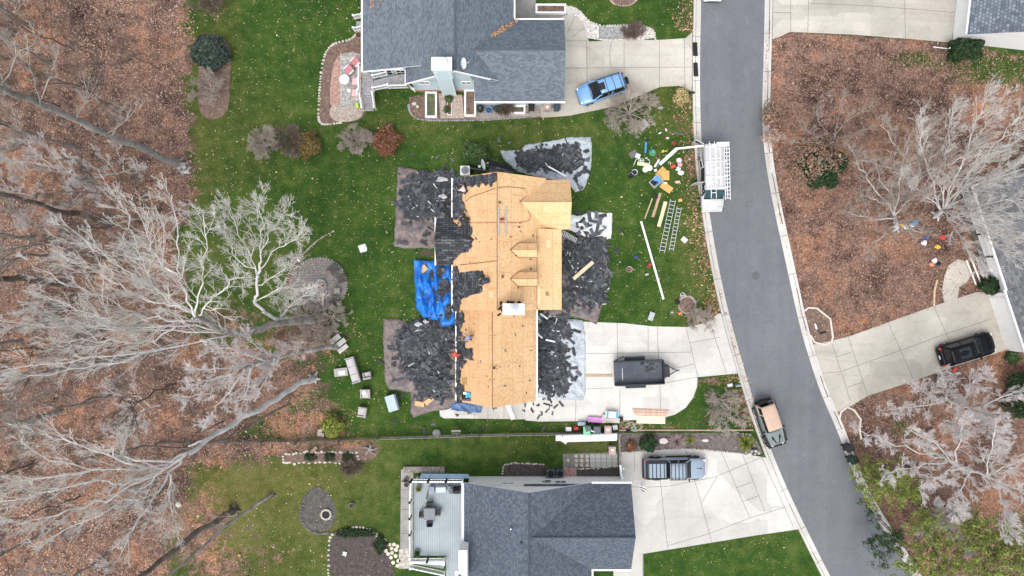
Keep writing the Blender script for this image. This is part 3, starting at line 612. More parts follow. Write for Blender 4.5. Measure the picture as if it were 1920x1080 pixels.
# leaves caught in the valley and on the roof corner
def leaf_patch(parent,pts,n,size,mat,name='fallen_leaves'):
    mb=MB()
    for i in range(n):
        p=Vector(random.choice(pts)); p=p+Vector((random.gauss(0,.12),random.gauss(0,.12),0)); 
        z=pts_z(p) if callable(globals().get('pts_z')) else p.z
        M_=Matrix.Translation((p.x,p.y,z))@Matrix.Rotation(random.uniform(0,6),4,'Z')@Matrix.Rotation(random.uniform(-.5,.5),4,'X'); s=size*random.uniform(.6,1.3)
        mb.add([M_@Vector((-s,0,0)),M_@Vector((0,-s*.6,0)),M_@Vector((s,0,.01)),M_@Vector((0,s*.6,0))],[(0,1,2,3)],random.randrange(2))
    ob=mb.build(name,mat,parent); ob['kind']='stuff'; return ob
LEAF2=[M('rust_leaf',(.38,.17,.08),.8,.3,8),M('tan_leaf',(.45,.28,.15),.8,.3,8)]
val=[(-3.15+(t*3.5),19.4+t*3.1,5.9-2.75*t+.12) for t in [.45+.55*i/30 for i in range(31)]]
leaf_patch(UR,val,130,.09,LEAF2)
cor=[(-12.4+abs(random.gauss(0,1))*1.0,27.0-abs(random.gauss(0,1))*1.4,0) for i in range(60)]
cor=[(x,y,3.2+(x+12.63)*.284+.08) for x,y,z in cor]; leaf_patch(UR,cor,360,.10,LEAF2)
mb=MB(); mb.lathe(0,0,0,[(.02,.10),(.2,.05),(.33,0),(.34,.02),(.2,.07),(.02,.12)],18,0)
def dish(name,label,loc,rz,tilt):
    t=thing(name,label,'satellite dish',loc,rz)
    a=MB(); Mt=Matrix.Translation((.35,0,.55))@Matrix.Rotation(tilt,4,'Y')
    n=18; prof=[(.0,.10),(.2,.07),(.36,0)]
    b=MB(); b.lathe(0,0,0,[(.01,-.1),(.2,-.07),(.36,0.0)],n,0,False); b.v=[tuple(Mt@Vector((q[0]*1.0,q[1]*1.25,q[2]))) for q in b.v]; d=b.build('reflector',WHITE,t,world=False,smooth=True)
    a.tube([(0,0,0),(.1,0,.35),(.35,0,.5)],.03,6); a.tube([(.25,0,.3),(.75,0,.85)],.018,5); a.box(.75,0,.82,.1,.07,.1); a.box(0,0,0,.2,.2,.03); a.build('mount',ALU,t,world=False)
    return t
dish('satellite_dish','white satellite dish on the dark slope of the slate roof near the pale chimney',P(862,122,6.5),-.1,1.0)
dish('satellite_dish','white satellite dish on the north edge of the stripped roof above the outdoor unit',tuple(P(899,312,3.6)),.2,1.15)
# deck stairs and railings of the upper house
DK=M('grey_decking',(.30,.29,.30),.8,.2,3,fine=9); 
t=thing('deck_stairs','grey wooden deck landing with white railed stairs down to the brick patio','deck',tuple(P(705,170)))
def railing(mb,a,b,h,post=.09,n=None,bal=.12):
    a=Vector(a); b=Vector(b); up=Vector((0,0,h)); L=(b-a).length
    mb.bar(a+up,b+up,.09,.06); mb.bar(a+up*.12,b+up*.12,.05,.05)
    k=max(2,int(L/bal))
    for i in range(1,k): q=a+(b-a)*i/k; mb.bar(q+up*.12,q+up,.035,.035)
    for q in (a,b): mb.box(q.x,q.y,q.z,post,post,h+.1); mb.box(q.x,q.y,q.z+h+.1,post+.05,post+.05,.04)
def railings(parent,runs,h,post=.09,bal=.12,name='railing'):
    for a,b in runs:
        mb=MB(); railing(mb,a,b,h,post,bal=bal); mb.build(name,WHITE,parent)
z1=1.25
mb=MB()
def pl(pts,z): return [tuple(P(a,b,z)[:2]) for a,b in pts]
mb.prism(pl([(678,152),(702,152),(702,178),(678,178)],z1),z1-.12,z1); mb.prism(pl([(702,150),(760,138),(760,160),(702,165)],z1+.7),z1+.55,z1+.7)
for i in range(4): mb.prism(pl([(703+i*6,152),(709+i*6,152),(709+i*6,166),(703+i*6,166)],z1+.15*(i+1)),z1+.15*i,z1+.15*(i+1)-.0)
for i in range(6): mb.prism(pl([(680,178+i*5),(700,178+i*5),(701,183+i*5),(680,183+i*5)],z1-.2*(i+1)),z1-.2*(i+1)-.06,z1-.2*(i+1))
for i in range(3): mb.prism(pl([(679,152-5*i-5),(700,152-5*i-5),(700,152-5*i),(679,152-5*i)],z1+.15*(i+1)),z1+.15*i,z1+.15*(i+1))
mb.build('steps',DK,t)
mb=MB(); A=lambda px,py,z:tuple(P(px,py,z))
railings(t,[(A(676,127,z1),A(676,178,z1)),(A(677,178,z1),A(682,206,.1)),(A(701,178,z1),A(705,206,.1)),(A(702,147,z1+.6),A(727,141,z1+.6)),(A(702,170,z1+.3),A(730,164,z1+.7)),(A(730,166,z1+.7),A(768,165,z1+.7)),(A(768,165,z1+.7),A(778,172,z1-.3))],.92)
t=thing('side_stairs','small grey stairs with white railings at the west edge of the slate roofed house','stairs',tuple(P(673,48)))
mb=MB()
for i in range(4): mb.prism(pl([(668+i*4,40),(672+i*4,40),(672+i*4,56),(668+i*4,56)],.3*(i+1)),0,.3*(i+1))
mb.build('steps',DK,t); railings(t,[(A(666,36,.2),A(682,33,1.2)),(A(666,59,.2),A(682,56,1.2))],.9)
# ===== lower house =====
HL=thing('siding_house','white walled house with dark blue shingle roof and raised grey deck','house',(3,-22,0))
rx,rz_=1.37,6.1; ex,ez=-4.07,3.1; fx=6.75; yn=-16.5; ys=-34
mb=MB(); mb.prism([(ex+.3,yn-.27),(9.75,yn-.27),(9.75,-23.6),(6.4,-23.6),(6.4,-33),(ex+.3,-33)],0,3.06); mb.add([(ex+.3,yn-.27,3),(rx,yn-.27,rz_-.2),(fx-.3,yn-.27,3)],[(0,1,2)]); mb.add([(9.75,yn-.27,3),(9.75,-20.2,5.7),(9.75,-23.6,3)],[(0,1,2)]); mb.build('wall',SIDE_W,HL)
mb=MB()
mb.slab([(ex,yn,ez),(rx,yn,rz_),(rx,ys,rz_),(ex,ys,ez)],.16,0,1); mb.slab([(rx,yn,rz_),(fx,yn,ez),(fx,ys,ez),(rx,ys,rz_)],.16,0,1)
mb.slab([(1.0,-20.17,5.93),(10.0,-20.17,5.93),(10.1,-16.58,3.12),(1.0,-16.58,3.12)],.16,0,1); mb.slab([(1.0,-20.17,5.93),(1.0,-23.85,3.1),(10.1,-23.85,3.1),(10.0,-20.17,5.93)],.16,0,1)
LR=mb.build('roof',[SH_BLUE,WHITE],HL)
mb=MB(); mb.tube([(rx,yn-.05,rz_+.02),(rx,ys,rz_+.02)],.08,6); mb.build('ridge_cap',SH_BLUE,LR); mb=MB(); mb.tube([(1.6,-20.17,5.95),(10.0,-20.17,5.95)],.08,6); mb.build('ridge_cap',SH_BLUE,LR)
each('gutter',WHITE,HL,[(8.4,-23.92,2.95,3.4,.14,.13),(6.83,-28.9,2.95,.14,9.9,.13),(ex-.08,-25,2.95,.14,16.9,.13),(8.45,-16.5,2.97,3.4,.13,.13)])
for x,y,r in ((-.1,-19.6,.05),(.75,-20.6,.07)):
    z=rz_-(rx-x)*(rz_-ez)/(rx-ex); mb=MB(); mb.tube([(x,y,z-.05),(x,y,z+.35)],r,8); mb.build('vent_pipe',ALU if r<.06 else BLACK,LR)
win(HL,-.35,yn-.27+.0,2.5,.9,.5,math.pi/2); win(HL,4.2,yn-.27,2.2,.9,1.1,math.pi/2)
each('meter_box',STEEL,HL,[(2.7,yn-.26,1.7,.2,.1,.35),(3.1,yn-.25,1.5,.5,.12,.7)])
mb=MB(); mb.box(9.77,-20.1,.05,.06,4.8,2.3); mb.build('garage_door',WHITE,HL)
mb=MB(); mb.prism(pl([(860,1032),(876,1032),(876,1090),(860,1090)],5.2),0,5.2); c=mb.build('chimney',SIDE_W,HL); mb=MB(); mb.box(-4.35,-23.6,5.2,.6,.9,.1); mb.lathe(-4.33,-23.7,5.2,[(.18,0),(.18,.5),(.2,.5),(.2,.56)],14); mb.build('flue',STEEL,c)
# deck
dz=2.0
DKB=None
m,tt,b=new_mat('composite_decking'); v=coord(tt,'World'); sx_=tt.nodes.new('ShaderNodeSeparateXYZ'); tt.links.new(v,sx_.inputs[0])
fr=mth(tt,'FRACT',mth(tt,'MULTIPLY',sx_.outputs[0],1/.19)); gap=ramp(tt,fr,((.0,0),(.12,1),(.9,1),(1,0)))
c=mixc(tt,gap,(.13,.15,.16),ramp(tt,noise(tt,v,.8,4),((.3,(.25,.295,.31)),(.7,(.32,.365,.38))))); tt.links.new(c,b.inputs['Base Color']); b.inputs['Roughness'].default_value=.6
DKB=m
t=thing('raised_deck','raised grey composite deck with white railing behind the dark blue roofed house','deck',tuple(P(820,970)))
mb=MB(); mb.prism(pl([(776,905),(872,905),(872,1042),(776,1042)],dz),dz-.2,dz); mb.prism(pl([(836,1038),(866,1038),(866,1095),(836,1095)],dz-.35),dz-.55,dz-.35); mb.build('deck_floor',DKB,t)
mb=MB()
for py in (905,945,985,1040):
    for px in (778,866): q=P(px,py,dz-.1); each('post',WHITE,t,[(q.x,q.y,0,.14,.14,dz-.2)])
for a,b in (((773,898),(805,898)),((805,898),(838,898)),((838,898),(868,898)),((773,898),(771,936)),((771,936),(771,966)),((771,966),(771,996)),((771,996),(771,1040)),((773,1046),(803,1046)),((803,1046),(834,1046)),((868,900),(868,1026))): railings(t,[(A(*a,dz),A(*b,dz))],.95,.12)
mb=MB()
for i in range(8): mb.prism(pl([(826-i*6,1047),(832-i*6,1047),(832-i*6,1066-i),(826-i*6,1066-i)],dz-.2*(i+1)),dz-.2*(i+1)-.05,dz-.2*(i+1))
mb.build('steps',DKB,t); railings(t,[(A(834,1071,dz-.3),A(772,1058,.2)),(A(834,1050,dz-.2),A(774,1048,.2))],.95,.12,name='stair_railing')
mb=MB(); mb.slab([P(790,888,1.6),P(878,889,1.6),P(882,897,1.9),P(786,897,1.9)],.05); mb.build('awning',M('blue_grey_sheet',(.26,.38,.50),.5,.1),label='flat blue grey awning sheet along the north edge of the raised deck',cat='awning')
# ===== house at the upper right corner =====
a0=-math.radians(6.5); HT=thing('siding_house','white house corner with grey shingle roof in the upper right corner','house',(39.2,21.9,0),a0)
mb=MB(); mb.prism([(0,0),(14,0),(14,13),(0,13)],0,2.75); mb.add([(0,0,2.7),(14,0,2.7),(7,0,6.2)],[(0,1,2)]); mb.build('wall',SIDE_W,HT,world=False)
mb=MB(); mb.slab([(-.3,-.3,2.65),(7,-.3,6.3),(7,13,6.3),(-.3,13,2.65)],.16,0,1); mb.slab([(7,-.3,6.3),(14.3,-.3,2.65),(14.3,13,2.65),(7,13,6.3)],.16,0,1); mb.build('roof',[shingle_mat('grey_blue_shingles',(.085,.10,.125),(.14,.162,.195),(.24,.27,.31),.3,.26,.03,.6),WHITE],HT,world=False)
mb=MB(); mb.box(-.37,6.3,2.5,.13,13,.13); mb.build('gutter',WHITE,HT,world=False)
mb=MB(); mb.box(-.02,3.2,.05,.05,4.8,2.2); mb.build('garage_door',WHITE,HT,world=False)
mb=MB(); mb.box(9.2,-.8,0,.9,.9,.35); mb.build('step',M('tan_block',(.42,.33,.26),.9,.2),HT,world=False)
mb=MB(); mb.tube([tuple(P(1750,88,.08)),tuple(P(1776,91,.08))],.05,6); mb.tube([tuple(P(1776,91,.08)),tuple(P(1780,91,.5)),tuple(P(1781,90,2.5))],.05,6); mb.build('downspout',WHITE,HT)
# ===== house at the right edge =====
a1=math.radians(18.3); o=P(1852,549); HR=thing('siding_house','white garage house with weathered grey roof behind bare trees on the right edge','house',(o.x,o.y,0),a1)
# local x into the house, local y towards the north along the facade
L1=5.4
mb=MB(); mb.prism([(0,-L1),(9,-L1),(9,8.6),(.4,8.6),(.4,0),(0,0)],0,2.65)
mb.build('wall',SIDE_W,HR,world=False)
mb=MB(); mb.slab([(-.15,-L1-.3,2.7),(5,-L1-.3,5.0),(5,.2,5.0),(-.15,.2,2.7)],.16,0,1); mb.slab([(.0,.2,2.7),(5,.2,5.0),(5,9.6,5.0),(.0,9.6,2.7)],.16,0,1); mb.slab([(5,-L1-.3,5.0),(10,-L1-.3,2.7),(10,9.6,2.7),(5,9.6,5.0)],.16,0,1)
mb.build('roof',[SH_GREY,WHITE],HR,world=False)
for bx_ in ((-.22,-2.6,2.56,.13,5.9,.13),(-.08,4.9,2.56,.13,9.3,.13),(2.4,9.66,2.7,5,.12,.2)): mb=MB(); mb.box(*bx_); mb.build('gutter',WHITE,HR,world=False)
mb=MB(); mb.box(-.03,-2.7,.05,.05,4.6,2.15); mb.build('garage_door',WHITE,HR,world=False)
mb=MB(); mb.slab([(2.6,1.5,4.5),(6,1.5,4.9),(6,5.5,4.9),(2.6,5.5,4.5)],.4,0,0); mb.build('flat_dormer',WHITE,HR,world=False,plabel='bright white flat topped dormer')
t=thing('front_porch','white railed wooden porch steps along the weathered grey roof under the bare tree','porch',tuple(P(1835,430)))
mb=MB(); mb.prism(PP([(1800,352),(1818,346),(1868,520),(1850,528)],.6),.4,.6); mb.build('porch_floor',WOOD_D,t)
for a,b in (((1800,352),(1816,398)),((1816,398),(1832,440)),((1832,440),(1846,482)),((1800,350),(1830,338)),((1846,482),(1868,474))): railings(t,[(A(*a,.6),A(*b,.6))],.9,.1,bal=.2)
mb=MB()
for i in range(4): mb=MB(); mb.bar(A(1812+i*9,488-i*3,.4),A(1830+i*9,534-i*3,.25),.1,.1); mb.build('stringer',WHITE,t)
# ===== boundary walls, fences =====
def picket_fence(name,label,pts,h,mat,post_step=2.4,pk=.2,rails=(.25,.85),pkw=.09):
    t=thing(name,label,'fence',tuple(pts[0]))
    mbp=MB(); mbr=MB(); L=0
    for a,b in zip(pts[:-1],pts[1:]):
        a=Vector((*a[:2],0)); b=Vector((*b[:2],0)); d=(b-a); n=max(1,int(d.length/pk)); u=d.normalized(); nn=Vector((-u.y,u.x,0))
        for i in range(n): q=a+d*(i+.5)/n; hh=h*random.uniform(.96,1.03); mbr.bar(q+nn*.04,q+nn*.04+Vector((0,0,hh)),pkw,.02) if False else mbr.obox(Matrix.Translation(q+nn*.045+Vector((0,0,hh/2+.03)))@Matrix.Rotation(math.atan2(u.y,u.x),4,'Z')@Matrix.Rotation(random.uniform(-.03,.03),4,'Y'),pkw,.022,hh)
        for r in rails: mbr.bar(a+Vector((0,0,h*r)),b+Vector((0,0,h*r)),.04,.09)
        k=max(1,int(d.length/post_step))
        for i in range(k+1):
            q=a+d*i/k; pm=MB(); pm.box(q.x-nn.x*.07,q.y-nn.y*.07,0,.1,.1,h+.08,rz=math.atan2(u.y,u.x)); pm.build('post',mat,t)
    mbr.build('picket_panel',mat,t); return t
picket_fence('picket_fence','weathered grey picket fence running along the lawn above the dark blue roof',[P(x,y) for x,y in ((712,820),(800,817),(900,814),(1000,812),(1158,810))],1.15,WOOD_G)
picket_fence('picket_fence','dark weathered picket fence running from the woods past the round yellow shrub',[P(x,y) for x,y in ((300,828),(430,826),(560,825),(640,822),(712,820))],1.0,WOOD_D,pk=.24)
t=thing('fence_gate','small weathered wooden gate leaning beside the picket fence north of the deck','gate',tuple(P(856,815)))
mb=MB()
for i in range(4): mb.bar(P(847,812-i*0,.3+i*.27)+Vector((0,0,0)),P(863,812,.3+i*.27),.03,.12)
for px in (847,863): mb.bar(P(px,812,.1),P(px,812,1.3),.08,.06)
mb.bar(P(846,808,1.25),P(864,808,1.25),.16,.05); mb.build('gate_boards',WOOD_G,t)
mb=MB(); mb.bar(P(856,814,0),P(856,813,1.4),.1,.1); mb.build('post',WOOD_G,t)
mb=MB()
y0=P(1040,822).y
a,b=P(1042,818,1.1),P(1157,815,1.1)
n=46; w0=.62
top=[];
for i in range(n+1):
    p=a+(b-a)*i/n; s_=.5 if i<5 else (.8 if 6<i<9 else .62); rip=.03*math.sin(i*2.4)
    for j,(dy,dz_) in enumerate(((.12,-.05),(.05,.06+rip),(-.12,.08+rip),(-s_*.75,-.05+rip),(-s_,-.35))): mb.v.append((p.x,p.y+dy,p.z+dz_))
for i in range(n):
    for j in range(4): k=i*5+j; mb.f.append([k,k+1,k+6,k+5]); mb.m.append(0); mb.uv.append(None)
mb.build('fence_cover',M('white_sheet',(.74,.74,.74),.5,.06,3),label='long white ribbed sheet draped over the picket fence behind the bins',cat='cover',smooth=True)
mb=MB(); q=[P(1158,810),P(1160,850),P(1164,912)]
for i in range(2):
    for h in (.35,.75,1.1): mb.bar(q[i]+Vector((0,0,h)),q[i+1]+Vector((0,0,h)),.04,.1)
t=thing('rail_fence','grey rail fence between the stepping stones and the lower driveway','fence',tuple(q[1])); mb.build('rail',WOOD_G,t)
for p in q+[(q[0]+q[1])/2,(q[1]+q[2])/2]: mb=MB(); mb.box(p.x+.06,p.y,0,.1,.1,1.2); mb.build('post',WOOD_G,t)
mb=MB(); mb.bar(P(1163,872,1.25),P(1167,905,1.25),.16,.1); mb.bar(P(1163,872,.5),P(1167,905,.5),.1,.1)
for py in (872,889,905): p=P(1165,py); mb.box(p.x,p.y,0,.12,.12,1.3)
mb.build('gate_rail',WHITE,label='short white rail standing at the corner of the dark blue roof',cat='fence')
mb=MB(); mb.bar(P(1160,806.5,.05),P(1412,806.5,.05),.1,.1); mb.build('timber_edging',M('pink_timber',(.42,.29,.24),.85,.2,3),label='long reddish timber edging between grass strip and mulch bed',cat='edging')
# ---------------- vehicles ----------------
TAIL=M('red_lamp',(.5,.03,.03),.25,.1); HEAD=M('clear_lamp',(.75,.78,.8),.15,.05); RIM=M('wheel_rim',(.35,.36,.37),.35,.1,3,.6); LINE=M('panel_gap',(.02,.02,.022),.7,.1)
PLATE=M('number_plate',(.75,.75,.72),.5,.05)
def paint(name,rgb,rough=.3,coat=.5,spec=None): return M(name,rgb,rough,.04,1.5,.1,coat=coat,spec=spec)
def wheel(parent,x,y,r=.35,w=.24,mat=RUBBER,name='wheel'):
    a=MB(); a.lathe(0,0,0,[(r*.62,-w/2),(r*.9,-w/2),(r,-w*.36),(r,w*.36),(r*.9,w/2),(r*.62,w/2)],18)
    a.v=[(x+q[0],y+q[2],r+q[1]) for q in a.v]; t=a.build(name,mat,parent,world=False,smooth=False)
    s=1 if y>0 else -1
    b=MB(); b.lathe(0,0,0,[(.05,.02),(r*.25,.03),(r*.61,.0),(r*.61,-.05)],14); b.v=[(x+q[0],y+s*(w/2-.005+q[2]),r+q[1]) for q in b.v]; b.build('rim',RIM,t,world=False)
    return t
def loft(secs,mi=0,cap=True):
    """secs: list of (x, [(y,z)...]) half profiles from the sill up to the centre line; mirrored"""
    mb=MB(); k=len(secs[0][1]); n=2*k-1
    for x,pr in secs:
        for y,z in pr: mb.v.append((x,y,z))
        for y,z in pr[-2::-1]: mb.v.append((x,-y,z))
    for i in range(len(secs)-1):
        for j in range(n-1):
            mb.f.append([i*n+j,(i+1)*n+j,(i+1)*n+j+1,i*n+j+1]); mb.m.append(mi); mb.uv.append(None)
        mb.f.append([i*n+n-1,(i+1)*n+n-1,(i+1)*n,i*n]); mb.m.append(mi); mb.uv.append(None)
    if cap:
        mb.f.append(list(range(n))); mb.f.append([ (len(secs)-1)*n+j for j in range(n-1,-1,-1)]); mb.m+=[mi,mi]; mb.uv+=[None,None]
    return mb
def half(hw,zb,zs,zt): return [(hw*.90,zb),(hw*.985,zb+.14),(hw,(zb+zs)/2),(hw*.975,zs-.07),(hw*.90,zs),(hw*.6,zt-.01),(0,zt+.015)]
def cabin(t,x0,x1,x2,x3,wb,wt,zb,zt,pt,roof_mat=None,glass=DKGLASS):
    """glasshouse: belt from x0 (cowl) to x3 (rear), roof from x1 to x2"""
    wm=wb
    lo=[(x0,wm*.86),(x0-.18,wm),(x3+.15,wm*.97),(x3,wm*.84)]; up=[(x1,wt*.9),(x1-.14,wt),(x2+.1,wt),(x2,wt*.9)]
    def ring(pts,z): return [(x,y,z) for x,y in pts]+[(x,-y,z) for x,y in reversed(pts)]
    a=MB(); L=ring(lo,zb); U=ring(up,zt-.03); o=len(L)
    a.v+=L+U
    for i in range(o): a.f.append([(i+1)%o,i,o+i,o+(i+1)%o]); a.m.append(0); a.uv.append(None)
    a.build('window_glass',glass,t,world=False)
    # pillars
    for sgn in (1,-1):
        for (p,q) in (((x0-.10,wm*.95,zb),(x1-.07,wt*.97,zt-.02)),((x3+.08,wm*.93,zb),(x2+.05,wt*.97,zt-.02)),(((x0+x3)/2-.05,wm*1.0,zb),((x1+x2)/2,wt*1.0,zt-.03))):
            b=MB(); b.bar((p[0],p[1]*sgn,p[2]),(q[0],q[1]*sgn,q[2]),.09,.05); b.build('pillar',pt,t,world=False)
    # roof
    r=[]
    for k in range(9):
        f=k/8; x=x1+.04+(x2-x1-.08)*f; hw=wt*(.9+.12*math.sin(math.pi*min(1,max(0,.08+f*.84)))); zc=zt+.05*math.sin(math.pi*(.12+.76*f)); 
        r.append((x,[(hw*.9,zt-.06),(hw,zt-.03),(hw*.96,zt+.005),(hw*.6,zc),(0,zc+.015)]))
    return loft(r).build('roof',roof_mat or pt,t,world=False,smooth=True)
def mirrors(t,x,y,z,mat):
    for s in (1,-1): m=MB(); m.box(x,s*(y+.1),z,.12,.22,.15,mi=0,tx=.8); m.build('mirror',mat,t,world=False,bevel=.02)
def lamps(t,x,y,z,xr,yr,zr,w=.3):
    for s in (1,-1):
        m=MB(); m.box(x,s*y,z,.30,w,.12,rz=-s*.35); m.build('headlight',HEAD,t,world=False,bevel=.02)
        m=MB(); m.box(xr,s*yr,zr,.12,.18,.3,rz=0); m.build('taillight',TAIL,t,world=False,bevel=.02)
def suv(name,label,cat,px,py,hd,L,W,Ht,pt,hood=1.15,rear=.12,belt=.98,trim=BLACK):
    t=thing(name,label,cat,tuple(P(px,py)),hd); h=L/2; hw=W/2; hz=belt
    secs=[(h,half(hw*.72,.35,.62,.66)),(h-.06,half(hw*.82,.28,.70,.76)),(h-.25,half(hw*.94,.25,.80,.86)),(h-.6,half(hw*.99,.24,hz-.08,hz-.03)),(h-hood,half(hw,.24,hz,hz+.04)),(0,half(hw,.24,hz,hz)),(-h+.7,half(hw,.24,hz,hz)),(-h+.2,half(hw*.97,.26,hz,hz)),(-h+.04,half(hw*.90,.32,hz-.05,hz)),(-h,half(hw*.84,.4,.8,.85))]
    loft(secs).build('body',pt,t,world=False,smooth=True)
    cabin(t,h-hood,h-hood-.78,-h+rear+.28,-h+rear,hw*.93,hw*.74,hz-.01,Ht,pt)
    for x in (h-.85,-h+.85):
        for s in (1,-1): wheel(t,x,s*(hw-.11))
    for s in (1,-1):   # wheel arches
        for x in (h-.85,-h+.85):
            a=MB(); a.tube([(x+.42*math.cos(k*math.pi/8),s*(hw-.03),.34+.42*math.sin(k*math.pi/8)) for k in range(9)],.045,5); a.build('wheel_arch',trim,t,world=False)
    mirrors(t,h-hood-.22,hw*.93,hz-.02,pt); lamps(t,h-.24,hw*.68,.66,-h+.06,hw*.78,.75)
    m=MB(); m.box(h-.02,0,.38,.1,hw*1.5,.16); m.build('bumper',trim,t,world=False,bevel=.03); m=MB(); m.box(-h+.0,0,.38,.14,hw*1.6,.2); m.build('bumper',trim,t,world=False,bevel=.03)
    m=MB(); m.bar((h-hood+.02,-hw*.78,hz+.05),(h-hood+.02,hw*.78,hz+.05),.06,.015); m.build('wiper_cowl',LINE,t,world=False)
    for s in (1,-1): m=MB(); m.bar((h-hood-.05,s*hw*.72,hz+.03),(h-.3,s*hw*.66,.885),.015,.02); m.build('bonnet_seam',LINE,t,world=False)
    return t,h,hw
random.seed(11)
# blue suv
t,h,hw=suv('parked_car','metallic light blue suv with sunroof parked on the driveway under the slate roofed house','car',1126,171,math.radians(-161.5),4.35,1.78,1.66,paint('blue_paint',(.17,.34,.58)),hood=1.12,rear=.10,trim=M('blue_grey_trim',(.05,.08,.13),.5,.1))
m=MB(); m.box(.10,0,1.70,.55,.62,.03); m.build('sunroof',DKGLASS,t,world=False)
for x in (-.32,-.98,-1.6): m=MB(); m.bar((x,-.62,1.715),(x,.62,1.715),.045,.03); m.build('roof_bar',LINE,t,world=False)
for s in (1,-1): m=MB(); m.bar((.55,s*.66,1.71),(-1.75,s*.66,1.71),.05,.05); m.build('roof_rail',BLACK,t,world=False)
m=MB(); m.lathe(0,0,0,[(.1,-.09),(.3,-.1),(.34,-.05),(.34,.05),(.3,.1),(.1,.09)],16); m.v=[(-2.28+q[2],.05+q[0],.95+q[1]) for q in m.v]; m.build('spare_wheel',RUBBER,t,world=False)
# black suv
t,h,hw=suv('parked_car','glossy black suv with sloping rear glass parked on the right hand driveway','car',1804,654,math.radians(16.5),4.95,1.98,1.62,paint('black_paint',(.006,.0065,.009),.2,.05,.16),hood=1.45,rear=.25)
m=MB(); m.box(-.75,0,1.665,1.0,.9,.012); m.build('sunroof',DKGLASS,t,world=False); m=MB(); m.bar((.05,0,1.68),(-.1,.0,1.76),.05,.02); m.build('antenna_fin',BLACK,t,world=False); m=MB(); m.box(-2.52,0,.62,.03,.34,.16); m.build('number_plate',PLATE,t,world=False)
# white car at the top edge
t,h,hw=suv('parked_car','white car nose at the kerb cut off by the top edge','car',1333,-42,math.radians(-90),4.7,1.84,1.5,paint('white_car_paint',(.78,.78,.78)),hood=1.3,rear=.5)
m=MB()
for i in range(9): m.box(h-.03-.0,-.4+i*.1,.55,.08,.05,.12)
m.box(h-.05,0,.60,.06,.95,.03); m.build('grille',BLACK,t,world=False)
# jeep style off-roader
def tub(hw,zb,zt): return [(hw*.97,zb),(hw,zb+.1),(hw,zt-.06),(hw*.97,zt),(hw*.6,zt),(0,zt)]
JP=paint('grey_green_paint',(.17,.20,.19),.45,.2); TAN=M('tan_canvas',(.47,.335,.25),.8,.06,2)
hd=math.radians(-71.5); t=thing('off_road_vehicle','boxy dark off road vehicle with tan soft top parked on the street','off-roader',tuple(P(1438,789)),hd)
loft([(1.98,tub(.62,.45,.98)),(1.95,tub(.66,.42,1.06)),(.75,tub(.80,.42,1.10)),(.70,tub(.84,.42,1.10)),(-1.8,tub(.86,.42,1.08)),(-1.86,tub(.84,.5,1.06))]).build('body',JP,t,world=False)
m=MB(); m.box(1.35,0,1.10,1.15,.98,.05,tx=.95,ty=.9); b=m.build('bonnet',JP,t,world=False,bevel=.02)
for s in (1,-1):
    m=MB(); m.bar((1.75,s*.17,1.165),(1.15,s*.30,1.165),.09,.02); m.bar((1.75,s*.17,1.165),(1.83,s*.05,1.163),.07,.02); m.build('bonnet_recess',BLACK,b,world=False)
    m=MB(); m.obox(Matrix.Translation((1.32,s*.34,1.16))@Matrix.Rotation(-s*.1,4,'Z'),.34,.12,.03); m.build('bonnet_vent',LINE,b,world=False)
m=MB(); m.box(.68,0,1.09,.1,1.3,.06); m.build('cowl',BLACK,t,world=False)
for s in (1,-1):
    for x,l in ((1.45,1.05),(-1.25,.95)):
        m=MB(); m.box(x,s*.83,.80,l,.30,.10,tx=.92); m.box(x+l/2-.06,s*.83,.62,.12,.28,.2); m.box(x-l/2+.06,s*.83,.62,.12,.28,.2); m.build('fender',BLACK,t,world=False,bevel=.03)
        wheel(t,x,s*.80,.41,.30)
    m=MB(); m.box(.1,s*.90,.42,1.6,.14,.06); m.build('side_step',BLACK,t,world=False)
m=MB(); m.box(2.12,0,.5,.2,1.62,.24); m.box(2.2,.28,.7,.12,.1,.1); m.box(2.2,-.05,.7,.12,.1,.1); m.build('bumper',BLACK,t,world=False,bevel=.03); m=MB(); m.box(-1.98,0,.5,.18,1.5,.2); m.build('bumper',BLACK,t,world=False,bevel=.03)
m=MB(); m.add([(.62,.68,1.1),(.62,-.68,1.1),(.42,-.60,1.72),(.42,.60,1.72)],[(0,3,2,1)]); m.build('windscreen',DKGLASS,t,world=False)
m=MB(); m.add([(.44,.72,1.08),(-1.8,.74,1.08),(-1.72,.62,1.74),(.40,.62,1.74)],[(0,1,2,3)]); m.add([(.44,-.72,1.08),(-1.8,-.74,1.08),(-1.72,-.62,1.74),(.40,-.62,1.74)],[(3,2,1,0)]); m.add([(-1.82,.72,1.08),(-1.82,-.72,1.08),(-1.74,-.6,1.74),(-1.74,.6,1.74)],[(0,1,2,3)]); m.build('window_glass',DKGLASS,t,world=False)
r=[]
for x,dz_,hwk in ((.50,0,.58),(.44,.05,.62),(0,.075,.64),(-.6,.06,.64),(-1.1,.075,.64),(-1.62,.06,.62),(-1.72,-.02,.6)): r.append((x,[(hwk,1.66),(hwk*1.02,1.72+dz_*.5),(hwk*.93,1.75+dz_),(hwk*.5,1.77+dz_),(0,1.775+dz_)]))
loft(r).build('soft_top',TAN,t,world=False,smooth=True)
for s in (1,-1):
    m=MB(); m.bar((-1.80,s*.74,1.08),(-1.70,s*.62,1.72),.12,.04); m.bar((-1.0,s*.75,1.08),(-.98,s*.63,1.72),.1,.04); m.bar((-1.8,s*.755,1.1),(-1.0,s*.755,1.1),.05,.06); m.build('soft_top_side',TAN,t,world=False)
